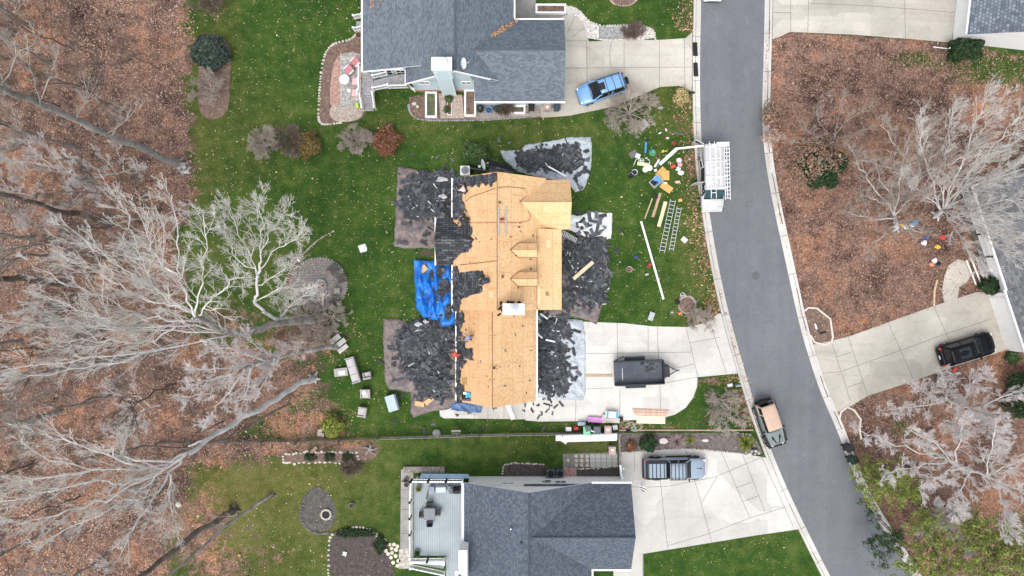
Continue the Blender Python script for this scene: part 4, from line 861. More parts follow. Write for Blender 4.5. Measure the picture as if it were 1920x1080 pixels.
m=MB(); m.lathe(0,0,0,[(.12,-.12),(.36,-.13),(.41,-.08),(.41,.08),(.36,.13),(.12,.12)],18); m.v=[(-2.02+q[2],-.12+q[0],1.0+q[1]) for q in m.v]; m.build('spare_wheel',RUBBER,t,world=False)
m=MB(); m.box(-1.88,-.1,.72,.06,.36,.2); m.build('number_plate',PLATE,t,world=False)
for s in (1,-1):
    m=MB(); m.lathe(2.0,s*.47,.82,[(.09,0),(.09,.05)],12); m.build('headlight',HEAD,t,world=False); m=MB(); m.box(-1.9,s*.74,.8,.06,.14,.24); m.build('taillight',TAIL,t,world=False)
mirrors(t,.55,.80,1.12,BLACK)
# pickup with racks
PU=paint('silver_blue_paint',(.25,.31,.37),.35,.2,.3)
t=thing('pickup_truck','silver pickup with black roof rack and barred bed cover on the lower driveway','pickup truck',tuple(P(1261,874)),math.radians(1))
loft([(2.66,half(.70,.45,.8,.86)),(2.62,half(.78,.42,.92,.98)),(2.35,half(.88,.42,1.05,1.1)),(1.9,half(.90,.42,1.10,1.15)),(1.40,half(.92,.42,1.12,1.17)),(0,half(.92,.42,1.12,1.12)),(-.62,half(.92,.42,1.12,1.12)),(-2.6,half(.92,.5,1.12,1.12)),(-2.68,half(.88,.55,1.08,1.1))]).build('body',PU,t,world=False,smooth=True)
cabin(t,1.42,.80,-.55,-.75,.84,.70,1.10,1.80,PU)
m=MB()
m.box(-1.65,0,1.12,1.95,1.62,.04); m.build('bed_liner',BLACK,t,world=False)
m=MB(); m.box(-1.58,-.10,1.16,1.62,1.25,.06); bc=m.build('bed_cover',PU,t,world=False,bevel=.015)
for x in (-2.35,-2.02,-1.68,-1.34,-1.0,-.80): m=MB(); m.bar((x,-.75,1.27),(x,.72,1.27),.06,.05); m.build('bed_bar',BLACK,bc,world=False)
for s in (1,-1):
    m=MB(); m.bar((-2.5,s*.80,1.22),(-.75,s*.80,1.22),.09,.12); m.build('bed_rail',BLACK,t,world=False)
    m=MB(); m.bar((-.62,s*.72,1.93),(.78,s*.72,1.93),.05,.05); 
    for x in (-.6,.1,.75): m.bar((x,s*.72,1.80),(x,s*.72,1.93),.04,.04)
    m.build('roof_rack_rail',BLACK,t,world=False)
    for x in (1.72,-1.62):
        a=MB(); a.tube([(x+.50*math.cos(k*math.pi/8),s*.93,.40+.50*math.sin(k*math.pi/8)) for k in range(9)],.085,6); a.build('fender_flare',BLACK,t,world=False); wheel(t,x,s*.86,.40,.28)
    m=MB(); m.box(.3,s*.97,.42,2.0,.12,.06); m.build('side_step',BLACK,t,world=False)
for x in (-.5,-.18,.14,.46,.74): m=MB(); m.bar((x,-.72,1.94),(x,.72,1.94),.05,.03); m.build('roof_rack_bar',BLACK,t,world=False)
mirrors(t,1.18,.86,1.12,BLACK); lamps(t,2.44,.66,.86,-2.66,.80,.85,.26)
m=MB(); m.box(2.72,0,.5,.2,1.7,.28); m.build('bumper',STEEL,t,world=False,bevel=.04); m=MB(); m.box(-2.75,0,.52,.14,1.7,.24); m.build('bumper',BLACK,t,world=False,bevel=.03)
m=MB(); m.box(2.05,.04,1.165,.5,.03,.012); m.box(2.25,.04,1.16,.03,.26,.012); m.build('bonnet_crease',LINE,t,world=False)
# white van with ladders
VW=paint('van_white',(.52,.52,.515),.45,.1,.3)
VZ=2.02; t=thing('work_van','white work van with ladder rack and open doors parked against the kerb','van',tuple(P(1330,336)),math.radians(-88.8)); VAN=t
loft([(2.86,half(.78,.4,.75,.8)),(2.80,half(.88,.35,.88,.94)),(2.45,half(.97,.32,1.0,1.08)),(1.85,half(1.0,.32,1.12,1.18)),(1.80,half(1.0,.32,1.14,1.15)),(-2.7,half(1.0,.32,1.14,1.15)),(-2.84,half(.97,.4,1.1,1.12))]).build('body',VW,t,world=False,smooth=True)
def vs(hw,z): return [(hw*1.12,1.1),(hw*1.08,z-.25),(hw,z-.06),(hw*.9,z),(hw*.5,z+.03),(0,z+.04)]
loft([(1.20,vs(.80,VZ-.06)),(1.0,vs(.84,VZ)),(-2.6,vs(.84,VZ)),(-2.78,vs(.82,VZ-.06))]).build('roof',VW,t,world=False,smooth=True)
m=MB(); m.add([(1.84,.86,1.16),(1.84,-.86,1.16),(1.22,-.74,VZ-.06),(1.22,.74,VZ-.06)],[(0,3,2,1)]); m.build('windscreen',M('tinted_windscreen',(.03,.07,.08),.05,.3),t,world=False)
m=MB(); m.box(1.86,0,1.15,.12,1.7,.04); m.build('wiper_cowl',BLACK,t,world=False)
m=MB(); m.box(2.58,0,1.02,.03,1.5,.012); m.build('bonnet_seam',LINE,t,world=False)
for s in (1,-1):
    m=MB(); m.add([(1.66,s*.95,1.16),(1.2,s*.80,VZ-.12),(.55,s*.90,VZ-.14),(.55,s*.97,1.16)],[(0,1,2,3) if s<0 else (3,2,1,0)]); m.build('door_glass',DKGLASS,t,world=False)
    for x in (1.95,-1.65): wheel(t,x,s*.88,.37,.25)
mirrors(t,1.55,.98,1.15,BLACK); lamps(t,2.72,.72,.72,-2.82,.86,.9)
m=MB(); m.box(2.88,0,.36,.16,1.8,.24); m.build('bumper',VW,t,world=False,bevel=.05)
# near-black panels paint the shade inside side and rear bays; doors swung open
m=MB(); m.box(-.15,-.955,.45,1.15,.06,1.38); m.build('bay_shade',M('painted_bay_shade',(.012,.012,.014),.8,.3),t,world=False)
m=MB(); m.box(-2.80,0,.5,.08,1.5,1.3); m.build('bay_shade',MATS['painted_bay_shade'],t,world=False)
for s,(x,a) in enumerate(((.46,-1.25),)):
    pass
def vdoor(hx,hy,ang,Ld,z0=.45,h=1.42):
    R=Matrix.Translation((hx,hy,0))@Matrix.Rotation(ang,4,'Z')
    m=MB(); m.obox(R@Matrix.Translation((Ld/2,0,z0+h/2)),Ld,.06,h); d=m.build('open_door',VW,t,world=False,bevel=.02)
    m=MB(); m.obox(R@Matrix.Translation((Ld/2,0,z0+h*.74)),Ld*.72,.075,h*.36); m.build('window',DKGLASS,d,world=False)
vdoor(.48,-1.0,math.radians(-82),.85); vdoor(-.75,-1.02,math.radians(-170),.75); vdoor(-2.82,-.92,math.radians(-118),.8); vdoor(1.3,-1.0,math.radians(-160),.05)
# rack
for x in (-2.5,-1.2,.1,1.1):
    m=MB(); m.bar((x,-.92,VZ+.22),(x,.92,VZ+.22),.06,.05)
    for s in (1,-1): m.bar((x,s*.90,VZ-.1),(x,s*.90,VZ+.22),.05,.05)
    m.build('rack_bar',WHITE,t,world=False)
for s in (.9,-.5): m=MB(); m.bar((-2.75,s,VZ+.27),(1.9,s,VZ+.27),.05,.05); m.build('rack_rail',WHITE,t,world=False)
m=MB(); m.box(-2.62,.55,VZ+.26,.35,1.05,.26); m.build('rack_box',WHITE,t,world=False,bevel=.02)
m=MB()
for k in range(5): m.box(-2.1+k*.5,-.3,VZ+.04,.04,.5,.015)
m.build('roof_rib',M('van_rib',(.6,.6,.6),.5),t,world=False)
m=MB(); m.tube([(.62+.2*math.cos(a)*(1+.2*math.sin(3*a)),.08+.2*math.sin(a),VZ+.06) for a in [k*.5 for k in range(27)]],.018,5); m.build('cable_coil',M('grey_cable',(.3,.3,.31),.7),t,world=False)
def ladder(name,label,a,b,width,n,mat=ALU,rail=.075,up=None,group=None,rg=.035):
    a=Vector(a); b=Vector(b); d=(b-a).normalized(); side=d.cross(Vector((0,0,1))).normalized()*width/2; nrm=side.cross(d).normalized()
    t=thing(name,label,'ladder',tuple(a),0,group)
    for s in (1,-1): m=MB(); m.bar(a+side*s,b+side*s,.03 if False else .035,rail); m.build('rail',mat,t)
    for i in range(n): q=a+(b-a)*((i+.5)/n); m=MB(); m.bar(q-side*.97,q+side*.97,.05,rg); m.build('rung',mat,t)
    return t
VM=WM[VAN.name]; VL=lambda x,y,z: tuple(VM@Vector((x,y,z)))
ladder('extension_ladder','wide white ladder strapped along the street side of the van roof',VL(-2.4,.88,VZ+.38),VL(2.15,.90,VZ+.34),.42,14,WHITE)
ladder('extension_ladder','narrow white ladder lying along the middle of the van roof',VL(-2.7,.12,VZ+.36),VL(.65,.16,VZ+.36),.34,4,WHITE,.06)
ladder('step_ladder','white step ladder tied on the kerb side of the van roof',VL(-2.9,-.38,VZ+.34),VL(2.0,-.30,VZ+.34),.44,5,WHITE,.055)
# dump trailer
TB=M('trailer_black',(.038,.043,.05),.6,.2,2,spec=.2); t=thing('dump_trailer','black dump trailer with open bed and tongue jack on the main driveway','trailer',tuple(P(1194,696)),math.radians(2.2))
hl,hw_,bz,tz=2.12,1.0,.62,1.25
m=MB(); m.box(0,0,bz-.06,2*hl,2*hw_,.06); m.build('bed_floor',M('worn_steel_floor',(.066,.076,.094),.55,.3,1.2,spec=.3),t,world=False)
for s in (1,-1): m=MB(); m.box(0,s*(hw_+.03),bz,2*hl,.06,tz-bz); m.box(0,s*(hw_+.03),tz,2*hl+.1,.1,.07); m.build('side_wall',TB,t,world=False)
m=MB(); m.box(hl+.03,0,bz,.06,2*hw_+.12,tz-bz+.12); m.build('front_wall',TB,t,world=False)
for s in (1,-1):
    m=MB(); R=Matrix.Translation((-hl,s*(hw_+.06),0))@Matrix.Rotation(s*(math.pi-.38) if s>0 else -(math.pi-.0) ,4,'Z'); L_=.95
    R=Matrix.Translation((-hl-.02,s*(hw_+.06),0))@Matrix.Rotation(s*.42 if s>0 else -.05,4,'Z'); m.obox(R@Matrix.Translation((L_/2,0,.95)),L_,.05,.62); m.build('tailgate_door',TB,t,world=False)
    m=MB(); m.box(-.25,s*(hw_+.24),.72,1.75,.30,.05); m.box(.6,s*(hw_+.24),.5,.06,.3,.24); m.box(-1.1,s*(hw_+.24),.5,.06,.3,.24); m.build('mudguard',TB,t,world=False)
    for x in (-.68,.18): wheel(t,x,s*(hw_+.22),.36,.22)
m=MB(); m.bar((hl,.75,.5),(hl+1.35,0,.5),.09,.1); m.bar((hl,-.75,.5),(hl+1.35,0,.5),.09,.1); m.bar((hl+1.3,0,.52),(hl+1.55,0,.52),.1,.1); m.build('tongue',TB,t,world=False)
m=MB(); m.box(hl+.38,0,.52,.5,1.0,.45,tx=.9); m.build('pump_box',TB,t,world=False,bevel=.02)
m=MB(); m.tube([(hl+1.0,.02,.2),(hl+1.0,.02,1.05)],.05,8); m.tube([(hl+1.0,.02,1.05),(hl+.8,.1,1.07)],.02,5); m.build('jack',STEEL,t,world=False)
m=MB(); m.obox(Matrix.Translation((hl+.72,.12,.99))@Matrix.Rotation(.9,4,'Z'),.2,.05,.03); m.build('handle',M('yellow_handle',(.7,.5,.12),.5),t,world=False)
m=MB(); m.box(-1.38,-.15,bz,.07,1.1,.02); m.build('scrape_mark',M('bare_metal_scrape',(.35,.38,.42),.5,.5,6),t,world=False)
TRAILER=t
# ---------------- trees, shrubs, leaves ----------------
class Tree:
    def __init__(s,seed): s.rng=np.random.default_rng(seed); s.trunk=[]; s.br=[]
    def limb(s,pts,r0,r1,n=None):
        """pts in photo pixels and height (px,py,z); smoothed"""
        w=np.array([tuple(P(*p)) for p in pts]); return s.limbw(w,r0,r1,n)
    def limbw(s,w,r0,r1,n=None):
        k=len(w); n=n or max(5,k*3); t=np.linspace(0,k-1,n); out=[]
        for q in t:
            i=min(int(q),k-2); f=q-i; p0=w[max(i-1,0)];p1=w[i];p2=w[i+1];p3=w[min(i+2,k-1)]
            out.append(.5*((2*p1)+(-p0+p2)*f+(2*p0-5*p1+4*p2-p3)*f*f+(-p0+3*p1-3*p2+p3)*f**3))
        out=np.array(out); L=np.linalg.norm(np.diff(out,axis=0),axis=1).sum()
        out[1:-1]+=s.rng.normal(0,.012*min(L,8),(n-2,3))
        r=np.linspace(r0,r1,n); s.trunk.append((out,r)); return out,r
    def sprout(s,poly,cnt,Lk,lvl,spread=(20,48),t0=.2,up=.28,wig=.15,minL=.25,rk=.55):
        pts,rad=poly; n=len(pts); rng=s.rng
        seg=np.linalg.norm(np.diff(pts,axis=0),axis=1); Ltot=seg.sum()
        for _ in range(cnt):
            t=t0+(1-t0)*rng.random()**.8; q=t*(n-1); i=min(int(q),n-2); f=q-i
            b=pts[i]*(1-f)+pts[i+1]*f; d=pts[i+1]-pts[i]; d=d/(np.linalg.norm(d)+1e-9)
            a=math.radians(rng.uniform(*spread)); ax=np.cross(d,rng.normal(size=3)); ax/=np.linalg.norm(ax)+1e-9
            nd=d*math.cos(a)+ax*math.sin(a); nd[2]+=up; nd/=np.linalg.norm(nd)
            L=max(minL,Lk*(1.15-.6*t)*rng.uniform(.55,1.25)); r0=max(.006,min((rad[i]*(1-f)+rad[i+1]*f)*rk,.008+L*.011)); k=4 if lvl>0 else 3
            if L>2: k=6
            p=[b]; dd=nd.copy(); st=L/(k-1)
            for j in range(k-1):
                dd=dd+rng.normal(0,wig,3); dd[2]+=up*.5; dd/=np.linalg.norm(dd); p.append(p[-1]+dd*st)
            pp=np.array(p); rr=np.linspace(r0,max(.005,r0*.35),k); s.br.append((pp,rr))
            if lvl>0: s.sprout((pp,rr),s.kids[lvl-1],L*s.lk[lvl-1],lvl-1,(18,45),.15,up,wig,minL,.72)
    kids=[4,5]; lk=[.5,.55]
def tubes(name,polys,mat,parent,sides=5,thr=None,rmin=0):
    V=[];F=[];o=0
    groups={}
    for p,r in polys: groups.setdefault(len(p),[]).append((p,r))
    for n,g in groups.items():
        Pp=np.array([a for a,_ in g]); R=np.maximum(np.array([b for _,b in g]),rmin); B=len(g)
        d=np.gradient(Pp,axis=1); d/=np.linalg.norm(d,axis=2,keepdims=True)+1e-9
        ref=np.where(np.abs(d[...,2:3])<.9,np.array([0,0,1.]),np.array([1.,0,0])); x=np.cross(d,ref); x/=np.linalg.norm(x,axis=2,keepdims=True)+1e-9; y=np.cross(x,d)
        a=np.arange(sides)*2*np.pi/sides
        ring=Pp[:,:,None,:]+(x[:,:,None,:]*np.cos(a)[None,None,:,None]+y[:,:,None,:]*np.sin(a)[None,None,:,None])*R[:,:,None,None]
        V.append(ring.reshape(-1,3)); idx=np.arange(B*n*sides).reshape(B,n,sides)+o
        q=np.stack([np.roll(idx,-1,2)[:,:-1],idx[:,:-1],idx[:,1:],np.roll(idx,-1,2)[:,1:]],-1); F.append(q.reshape(-1,4)); o+=B*n*sides
    return raw_mesh(name,np.concatenate(V),np.concatenate(F),mat,parent)
def raw_mesh(name,v,f,mat,parent=None,rnd=None,loc=None,smooth=True):
    if parent is not None:
        Mi=np.array(WM[parent.name].inverted()); v=v@Mi[:3,:3].T+Mi[:3,3]
    elif loc is not None: v=v-np.array(loc)
    me=bpy.data.meshes.new(name); me.vertices.add(len(v)); me.vertices.foreach_set('co',np.ascontiguousarray(v,dtype=np.float32).ravel())
    me.loops.add(f.size); me.loops.foreach_set('vertex_index',f.ravel().astype(np.int32)); me.polygons.add(len(f)); me.polygons.foreach_set('loop_start',np.arange(0,f.size,f.shape[1],dtype=np.int32))
    if smooth: me.polygons.foreach_set('use_smooth',np.ones(len(f),bool))
    if rnd is not None: at=me.attributes.new('rnd','FLOAT','FACE'); at.data.foreach_set('value',rnd.astype(np.float32))
    me.materials.append(mat); me.update(); me.validate()
    o=bpy.data.objects.new(name,me); C.objects.link(o)
    if parent is not None: o.parent=parent
    elif loc is not None: o.location=loc
    WM[o.name]=Matrix.Translation(o.location); return o
def finish(tr,name,label,cat,base,bark,twig,group=None,sides=7,rmin=.0075,trunk_bark=None):
    t=thing(name,label,cat,tuple(base),0,group)
    p,r=tr.trunk[0]; rt=[]
    if r[0]>.12 and p[0][2]<.5:
        r[0]*=1.5; r[1]*=1.12; R_=r[0]
        for k in range(5):
            a=k*1.26+tr.rng.uniform(-.3,.3); u=np.array([math.cos(a),math.sin(a),0]); L=R_*tr.rng.uniform(1.15,1.7); rt.append((np.array([p[0]+u*R_*.35+[0,0,R_*.9],p[0]+u*R_*.8+[0,0,R_*.25],p[0]+u*L+[0,0,.02]]),np.array([R_*.42,R_*.32,R_*.12])))
        p[0][2]=-.3
    tubes('trunk',tr.trunk[:1]+rt,trunk_bark or bark,t,sides+2)
    if len(tr.trunk)>1: tubes('limbs',tr.trunk[1:],bark,t,sides-1)
    tubes('branches',tr.br,twig,t,3,rmin=rmin); return t
BW=bark_mat('pale_bark',(.46,.44,.415),(.80,.78,.75),2); BG=bark_mat('grey_bark',(.16,.145,.13),(.34,.315,.29),2); BB=bark_mat('brown_bark',(.09,.072,.06),(.21,.175,.15),2)
BM=bark_mat('mid_bark',(.17,.145,.125),(.40,.365,.335),2); BW2=bark_mat('smooth_pale_bark',(.34,.33,.315),(.66,.64,.615),1.2); TW=bark_mat('pale_twigs',(.62,.575,.53),(.86,.83,.79),1); TG=bark_mat('grey_twigs',(.33,.29,.255),(.55,.495,.445),1); TB_=bark_mat('brown_twigs',(.15,.115,.092),(.30,.235,.195),1); TP=bark_mat('pinkish_white_twigs',(.70,.645,.62),(.9,.86,.84),1); TTAN=bark_mat('tan_twigs',(.38,.32,.27),(.58,.505,.44),1)
# the big spreading tree behind the fire pit
T=Tree(1); T.kids=[6,7]; T.lk=[.55,.6]
tk=T.limb([(597,603,0),(560,603,3),(525,606,6),(480,618,9),(430,622,12),(390,608,14.5),(366,594,16)],.33,.17)
big=[[(366,594,16),(350,560,17.5),(335,520,19),(332,470,20.5),(330,420,21.7),(322,365,23)],[(366,594,16),(376,550,17.5),(380,500,19),(382,440,20.5),(375,392,22)],[(366,592,16),(340,575,17),(300,548,18.5),(255,520,20),(200,480,22),(155,448,23)],[(366,592,16),(330,570,17.2),(290,540,18.6),(265,480,20.2),(245,430,21.5),(228,385,22.5)],[(385,606,14.5),(330,600,16.2),(260,590,18),(190,555,20),(120,530,22),(60,500,23)],[(400,618,13.5),(330,612,16),(220,612,19),(130,600,21),(50,580,23)],[(420,625,12.5),(340,622,15.5),(250,620,18),(150,612,20.5),(60,608,22.5),(-10,600,24)],[(480,618,9),(440,628,11),(330,650,15),(200,668,19),(60,690,22),(-40,705,23.5)],[(330,650,15),(250,670,17.5),(150,692,20),(40,712,22)],[(360,598,15.5),(385,575,16.5),(410,548,17.5),(440,522,18.5),(470,512,19)],[(340,578,17),(300,570,18),(240,545,19.5),(180,510,21),(120,480,22.5)],[(335,520,19),(300,490,20),(280,450,21),(262,405,22)],[(260,590,18),(200,600,19.5),(140,575,21),(80,560,22.3)],[(330,612,16),(280,640,17.5),(200,640,19.5),(110,640,21.5)]]
for b in big: pl_=T.limb(b,.07,.016); T.sprout(pl_,19,2.9,2,(20,50),.1)
T.limb([(545,603,4),(515,596,6),(493,583,8),(479,565,9.3),(482,550,10.2),(486,520,12),(490,490,14)],.16,.08)
for b in [[(486,520,12),(470,480,14),(450,440,15.5),(435,410,17),(430,385,18)],[(490,490,14),(500,450,15.5),(515,420,16.8),(540,395,18)],[(488,505,13),(520,470,15),(550,450,16),(575,430,17)],[(486,515,12),(440,480,14.5),(425,440,16),(413,400,17.5)],[(490,490,14),(492,440,16),(487,395,17.5),(492,362,18.5)],[(479,565,9.3),(520,545,10.5),(548,540,11.5),(575,546,12.2)],[(484,535,11),(520,515,12.5),(545,490,13.5),(560,480,14)],[(520,603,5),(560,560,7),(600,545,8)]]: pl_=T.limb(b,.045,.013); T.sprout(pl_,18,2.0,2,(20,50),.1)
T.sprout(tk,8,1.6,1,t0=.35)
finish(T,'bare_tree','largest bare tree with pale limbs fanning left from behind the round patio','tree',P(597,603),BW,TW,trunk_bark=BM)
# long leaning tree below it
T=Tree(2); T.kids=[6,7]; T.lk=[.55,.6]
tk=T.limb([(590,708,0),(545,733,3.5),(490,765,7),(440,793,10.5),(395,822,13),(352,852,15.2)],.24,.15); T.sprout(tk,7,1.3,1,t0=.3)
for b in [[(395,822,13),(330,862,15),(270,877,17),(190,878,19),(100,862,21),(40,830,22.5)],[(350,850,15),(280,895,17),(220,905,18.5),(150,908,20),(60,930,22),(-10,940,23)],[(348,853,15),(290,895,17),(250,935,18.3),(200,960,20),(130,990,22),(60,1030,24)],[(340,860,15.3),(310,900,17),(290,930,18.3),(265,970,20),(240,1010,21.5),(210,1060,23)],[(330,866,15.5),(240,858,17),(233,838,17.6),(240,815,18.2)],[(190,878,19),(100,892,21),(20,900,22.5)],[(280,895,17),(210,930,19),(120,960,21),(30,985,23)],[(270,877,17),(200,850,19),(130,830,20.5),(70,805,22)],[(320,890,16.4),(318,940,17.6),(330,990,18.6)]]: pl_=T.limb(b,.085,.018); T.sprout(pl_,15,2.4,2,(20,50),.12)
T.limb([(408,814,12.4),(380,826,13),(353,837,13.4)],.09,.06)
finish(T,'bare_tree','tall bare tree leaning left with long smooth pale trunk and broken stub','tree',P(590,708),BW,TW,trunk_bark=BW2)
# dense frosty crown
T=Tree(3); T.kids=[8,8]; T.lk=[.6,.6]
tk=T.limb([(637,646,0),(598,653,3),(559,661,6),(520,672,8.5),(488,681,10.5),(458,692,12.5)],.2,.11); T.sprout(tk,30,2.0,2,t0=.25)
for b in [[(500,678,10),(455,660,12),(420,652,13.5),(395,660,14.5)],[(488,681,10.5),(440,690,12.5),(400,692,14),(350,690,15.5)],[(475,686,11.5),(430,715,13),(390,735,14.5),(350,745,15.5)],[(458,692,12.5),(435,730,13.5),(405,765,14.5),(395,785,15)],[(470,690,12),(465,730,13),(450,770,14)],[(510,676,9),(500,710,10.5),(480,740,11.5)],[(440,700,13),(400,710,14),(370,720,15)],[(520,672,8.5),(480,650,10.5),(460,630,11.5)]]: pl_=T.limb(b,.085,.02); T.sprout(pl_,11,1.5,2,(25,65),.1,wig=.22)
finish(T,'bare_tree','frosty white bare tree with dense tangled crown left of the garden sofa','tree',P(637,646),BW,TP,rmin=.0095,trunk_bark=BM)
# upper left leaning trunk
T=Tree(4); tk=T.limb([(336,308,0),(280,284,4),(220,258,8),(150,228,12.5),(70,193,17),(0,165,20.5),(-60,140,23)],.33,.14); T.sprout(tk,16,1.6,1,t0=.2)
for b in [[(70,195,17),(100,140,19),(98,85,20.5)],[(75,197,17),(60,130,19),(25,70,21)],[(10,170,20),(30,110,21.5),(80,60,23)],[(140,224,13),(160,190,14),(165,150,15)],[(0,165,20.5),(-10,230,21.5),(20,280,22.5)],[(200,250,9.5),(240,225,11),(268,195,12)],[(210,254,9),(222,228,10),(225,200,11)]]: pl_=T.limb(b,.06,.018); T.sprout(pl_,10,1.7,2,t0=.1)
finish(T,'bare_tree','long grey bare trunk slanting across the leaf litter in the upper left','tree',P(336,308),BG,TG)
for sd,pts,r,lab,bk,tg in ((5,[(440,955,0),(400,981,2.6),(340,1022,6.5),(265,1080,11),(190,1135,15)],.30,'thick brown trunk slanting off the bottom edge beside the mossy lawn',BB,TB_),(6,[(512,928,0),(470,955,2.2),(420,990,5),(360,1045,9),(290,1100,13)],.15,'thin grey trunk with fine twigs slanting beside a thicker brown trunk',BG,TG),(7,[(205,420,0),(150,402,4),(110,393,7),(60,378,11),(0,365,15),(-50,350,18)],.26,'brown bare trunk slanting left below the small frosty trees',BB,TTAN),(8,[(125,528,0),(60,525,4.5),(0,522,8.5),(-60,519,12)],.34,'dark trunk pointing straight out at the left edge in mid height',BB,TTAN),(9,[(545,757,0),(470,796,4.5),(400,832,8.5),(250,840,15),(160,860,18)],.10,'slim dark trunk running beneath the long pale leaning tree',BB,TB_),(10,[(300,655,0),(215,675,6),(120,690,11),(0,708,17)],.2,'grey trunk running to the left edge under the largest tree',BG,TG)):
    T=Tree(sd); tk=T.limb(pts,r,r*.45); T.sprout(tk,18,1.8,2,t0=.3); finish(T,'bare_tree',lab,'tree',P(*pts[0][:2]),bk,tg)
# prototypes of the small woodland trees
def upright(seed,h,r,nl,spread,bark,twig,name,label,kids=(6,7),low=.35,Lk=.42,group=None,fork=False,rmin=.0075,sc=9):
    T=Tree(seed); T.kids=list(kids); rng=T.rng
    w=np.array([[0,0,0],[rng.normal(0,.1),rng.normal(0,.1),h*.3],[rng.normal(0,.3),rng.normal(0,.3),h*.65],[rng.normal(0,.5),rng.normal(0,.5),h]])
    if fork: w=w*np.array([1,1,.3])
    tk=T.limbw(w,r,r*.25 if not fork else r*.8,9)
    for i in range(nl):
        a=2*math.pi*i/nl+rng.uniform(-.4,.4); f=1 if fork else low+(1-low)*(i+.5)/nl*.9; q=min(int(f*8),7); b=tk[0][q]
        L=h*Lk*(1.2-.7*f if not fork else 1)*rng.uniform(.8,1.2); e=spread*rng.uniform(.7,1.2); dr=np.array([math.cos(a)*math.sin(e),math.sin(a)*math.sin(e),math.cos(e)])
        lw=np.array([b,b+dr*L*.4+rng.normal(0,.1,3),b+dr*L*.75+np.array([0,0,L*.06]),b+dr*L+np.array([0,0,L*.15])])
        pl_=T.limbw(lw,r*.42,.016,7); T.sprout(pl_,sc,L*.42,2,(20,55),.12)
    return finish(T,name,label,'tree',(0,0,0),bark,twig,group,6,rmin)
GW='bare trees of the leafy woodland'
protos=[upright(21,15,.15,9,.75,BG,TG,'bare_tree','slender grey bare tree standing in the leaf covered woodland',group=GW),upright(22,11,.11,8,.9,BB,TB_,'bare_tree','brown bare tree with thin twigs in the leaf covered woodland',group=GW),upright(23,8,.10,8,.8,BW,TP,'bare_tree','small frosty white bare tree in the leaf covered woodland',(7,8),.3,.5,group=GW),upright(24,17,.17,10,.65,BG,TTAN,'bare_tree','tan twigged bare tree in the leaf covered woodland',group=GW)]
spots=[(2,205,352,1.05),(2,92,372,.9),(2,150,330,.7),(2,255,330,.8),(1,238,212,1),(0,60,50,1),(1,140,95,.8),(3,150,280,.8),(0,95,120,.9),(1,45,250,1.1),(3,60,445,1),(1,255,428,.9),(0,120,480,.9),(1,185,560,.8),(3,40,640,.9),(1,130,650,1),(3,110,770,.9),(0,210,740,.9),(2,300,760,.9),(1,60,870,1),(1,150,930,.8),(3,80,1000,.8),(0,200,1040,.8),(1,280,480,1),(1,300,395,1),(3,20,160,.8),(1,300,130,.5),(0,190,480,.8),(3,260,610,.7),(1,330,720,1),(1,420,790,.7),(0,5,780,.9),(1,330,900,.6),(1,110,200,.9)]
GL={}; usedp=set()
PLAB=['slender grey bare tree standing in the leaf covered woodland','brown bare tree with thin twigs in the leaf covered woodland','small frosty white bare tree in the leaf covered woodland','tan twigged bare tree in the leaf covered woodland']
PGRP=['slender grey woodland trees','thin brown woodland trees','small frosty woodland trees','tan twigged woodland trees']
rg=random.Random(5)
for k in range(4): protos[k]['group']=PGRP[k]
for k,x,y,s_ in spots:
    p=P(x,y); rz=rg.uniform(0,6.28)
    if k not in usedp: usedp.add(k); o=protos[k]; o.location=p; o.rotation_euler=(0,0,rz); o.scale=(s_,)*3
    else: copy_thing(protos[k],p,rz,scale=s_)
# ---- right hand side ----
T=Tree(31); T.kids=[6,6]; T.lk=[.55,.55]
T.limb([(1757,403,0),(1764,398,1.2),(1772,392,2.2)],.24,.2)
for b in [[(1774,394,2),(1830,400,5),(1890,402,8),(1950,405,11)],[(1774,392,2),(1830,350,6),(1890,310,10),(1950,270,14)],[(1774,396,2),(1830,430,5),(1880,470,7.5),(1930,500,10)],[(1772,392,2),(1800,350,5),(1850,290,9),(1895,235,12.5),(1925,190,15)],[(1770,392,2),(1790,340,5),(1815,275,8.5),(1835,215,11.5),(1850,170,13)],[(1768,392,2),(1770,330,5),(1780,260,8.5),(1790,200,11)],[(1772,392,2),(1815,365,5),(1870,330,9),(1930,290,12.5)],[(1772,392,2),(1820,385,5),(1880,375,8.5),(1935,360,11.5)],[(1764,394,2),(1748,340,5),(1728,280,8),(1722,230,10)],[(1772,394,2),(1810,410,5),(1860,430,8),(1900,445,10)],[(1775,390,2),(1830,320,6),(1900,270,11),(1940,240,14)],[(1768,396,2),(1790,430,4),(1820,470,6),(1840,500,7.5)],[(1764,394,2),(1735,370,4),(1705,340,6),(1690,310,7.5)],[(1770,392,2),(1800,310,6),(1845,240,10),(1880,180,13)]]: pl_=T.limb(b,.075,.018); T.sprout(pl_,32,2.2,2,(18,45),.12,up=.25)
finish(T,'bare_tree','wide multi stemmed bare tree fanning to the upper right over the grey porch','tree',P(1757,403),BW2,TW)
T=Tree(32); T.kids=[6,6]; T.lk=[.55,.55]
T.limb([(1682,428,0),(1679,416,1.5),(1677,405,3)],.2,.15)
for b in [[(1677,405,3),(1665,385,4.5),(1640,375,6),(1610,365,7)],[(1677,405,3),(1672,370,5),(1650,330,7),(1640,300,8)],[(1678,405,3),(1700,380,5),(1725,360,6.5)],[(1678,405,3),(1690,345,6),(1700,290,8),(1705,250,9)],[(1677,407,3),(1650,410,4.5),(1615,405,6),(1580,395,7)],[(1679,410,2.5),(1700,425,4.5),(1735,440,6)],[(1676,400,3.5),(1640,350,6),(1610,310,7.5),(1590,270,8.5)],[(1680,415,2),(1650,445,4),(1615,480,5.5)]]: pl_=T.limb(b,.07,.016); T.sprout(pl_,18,1.7,2,(20,50),.12)
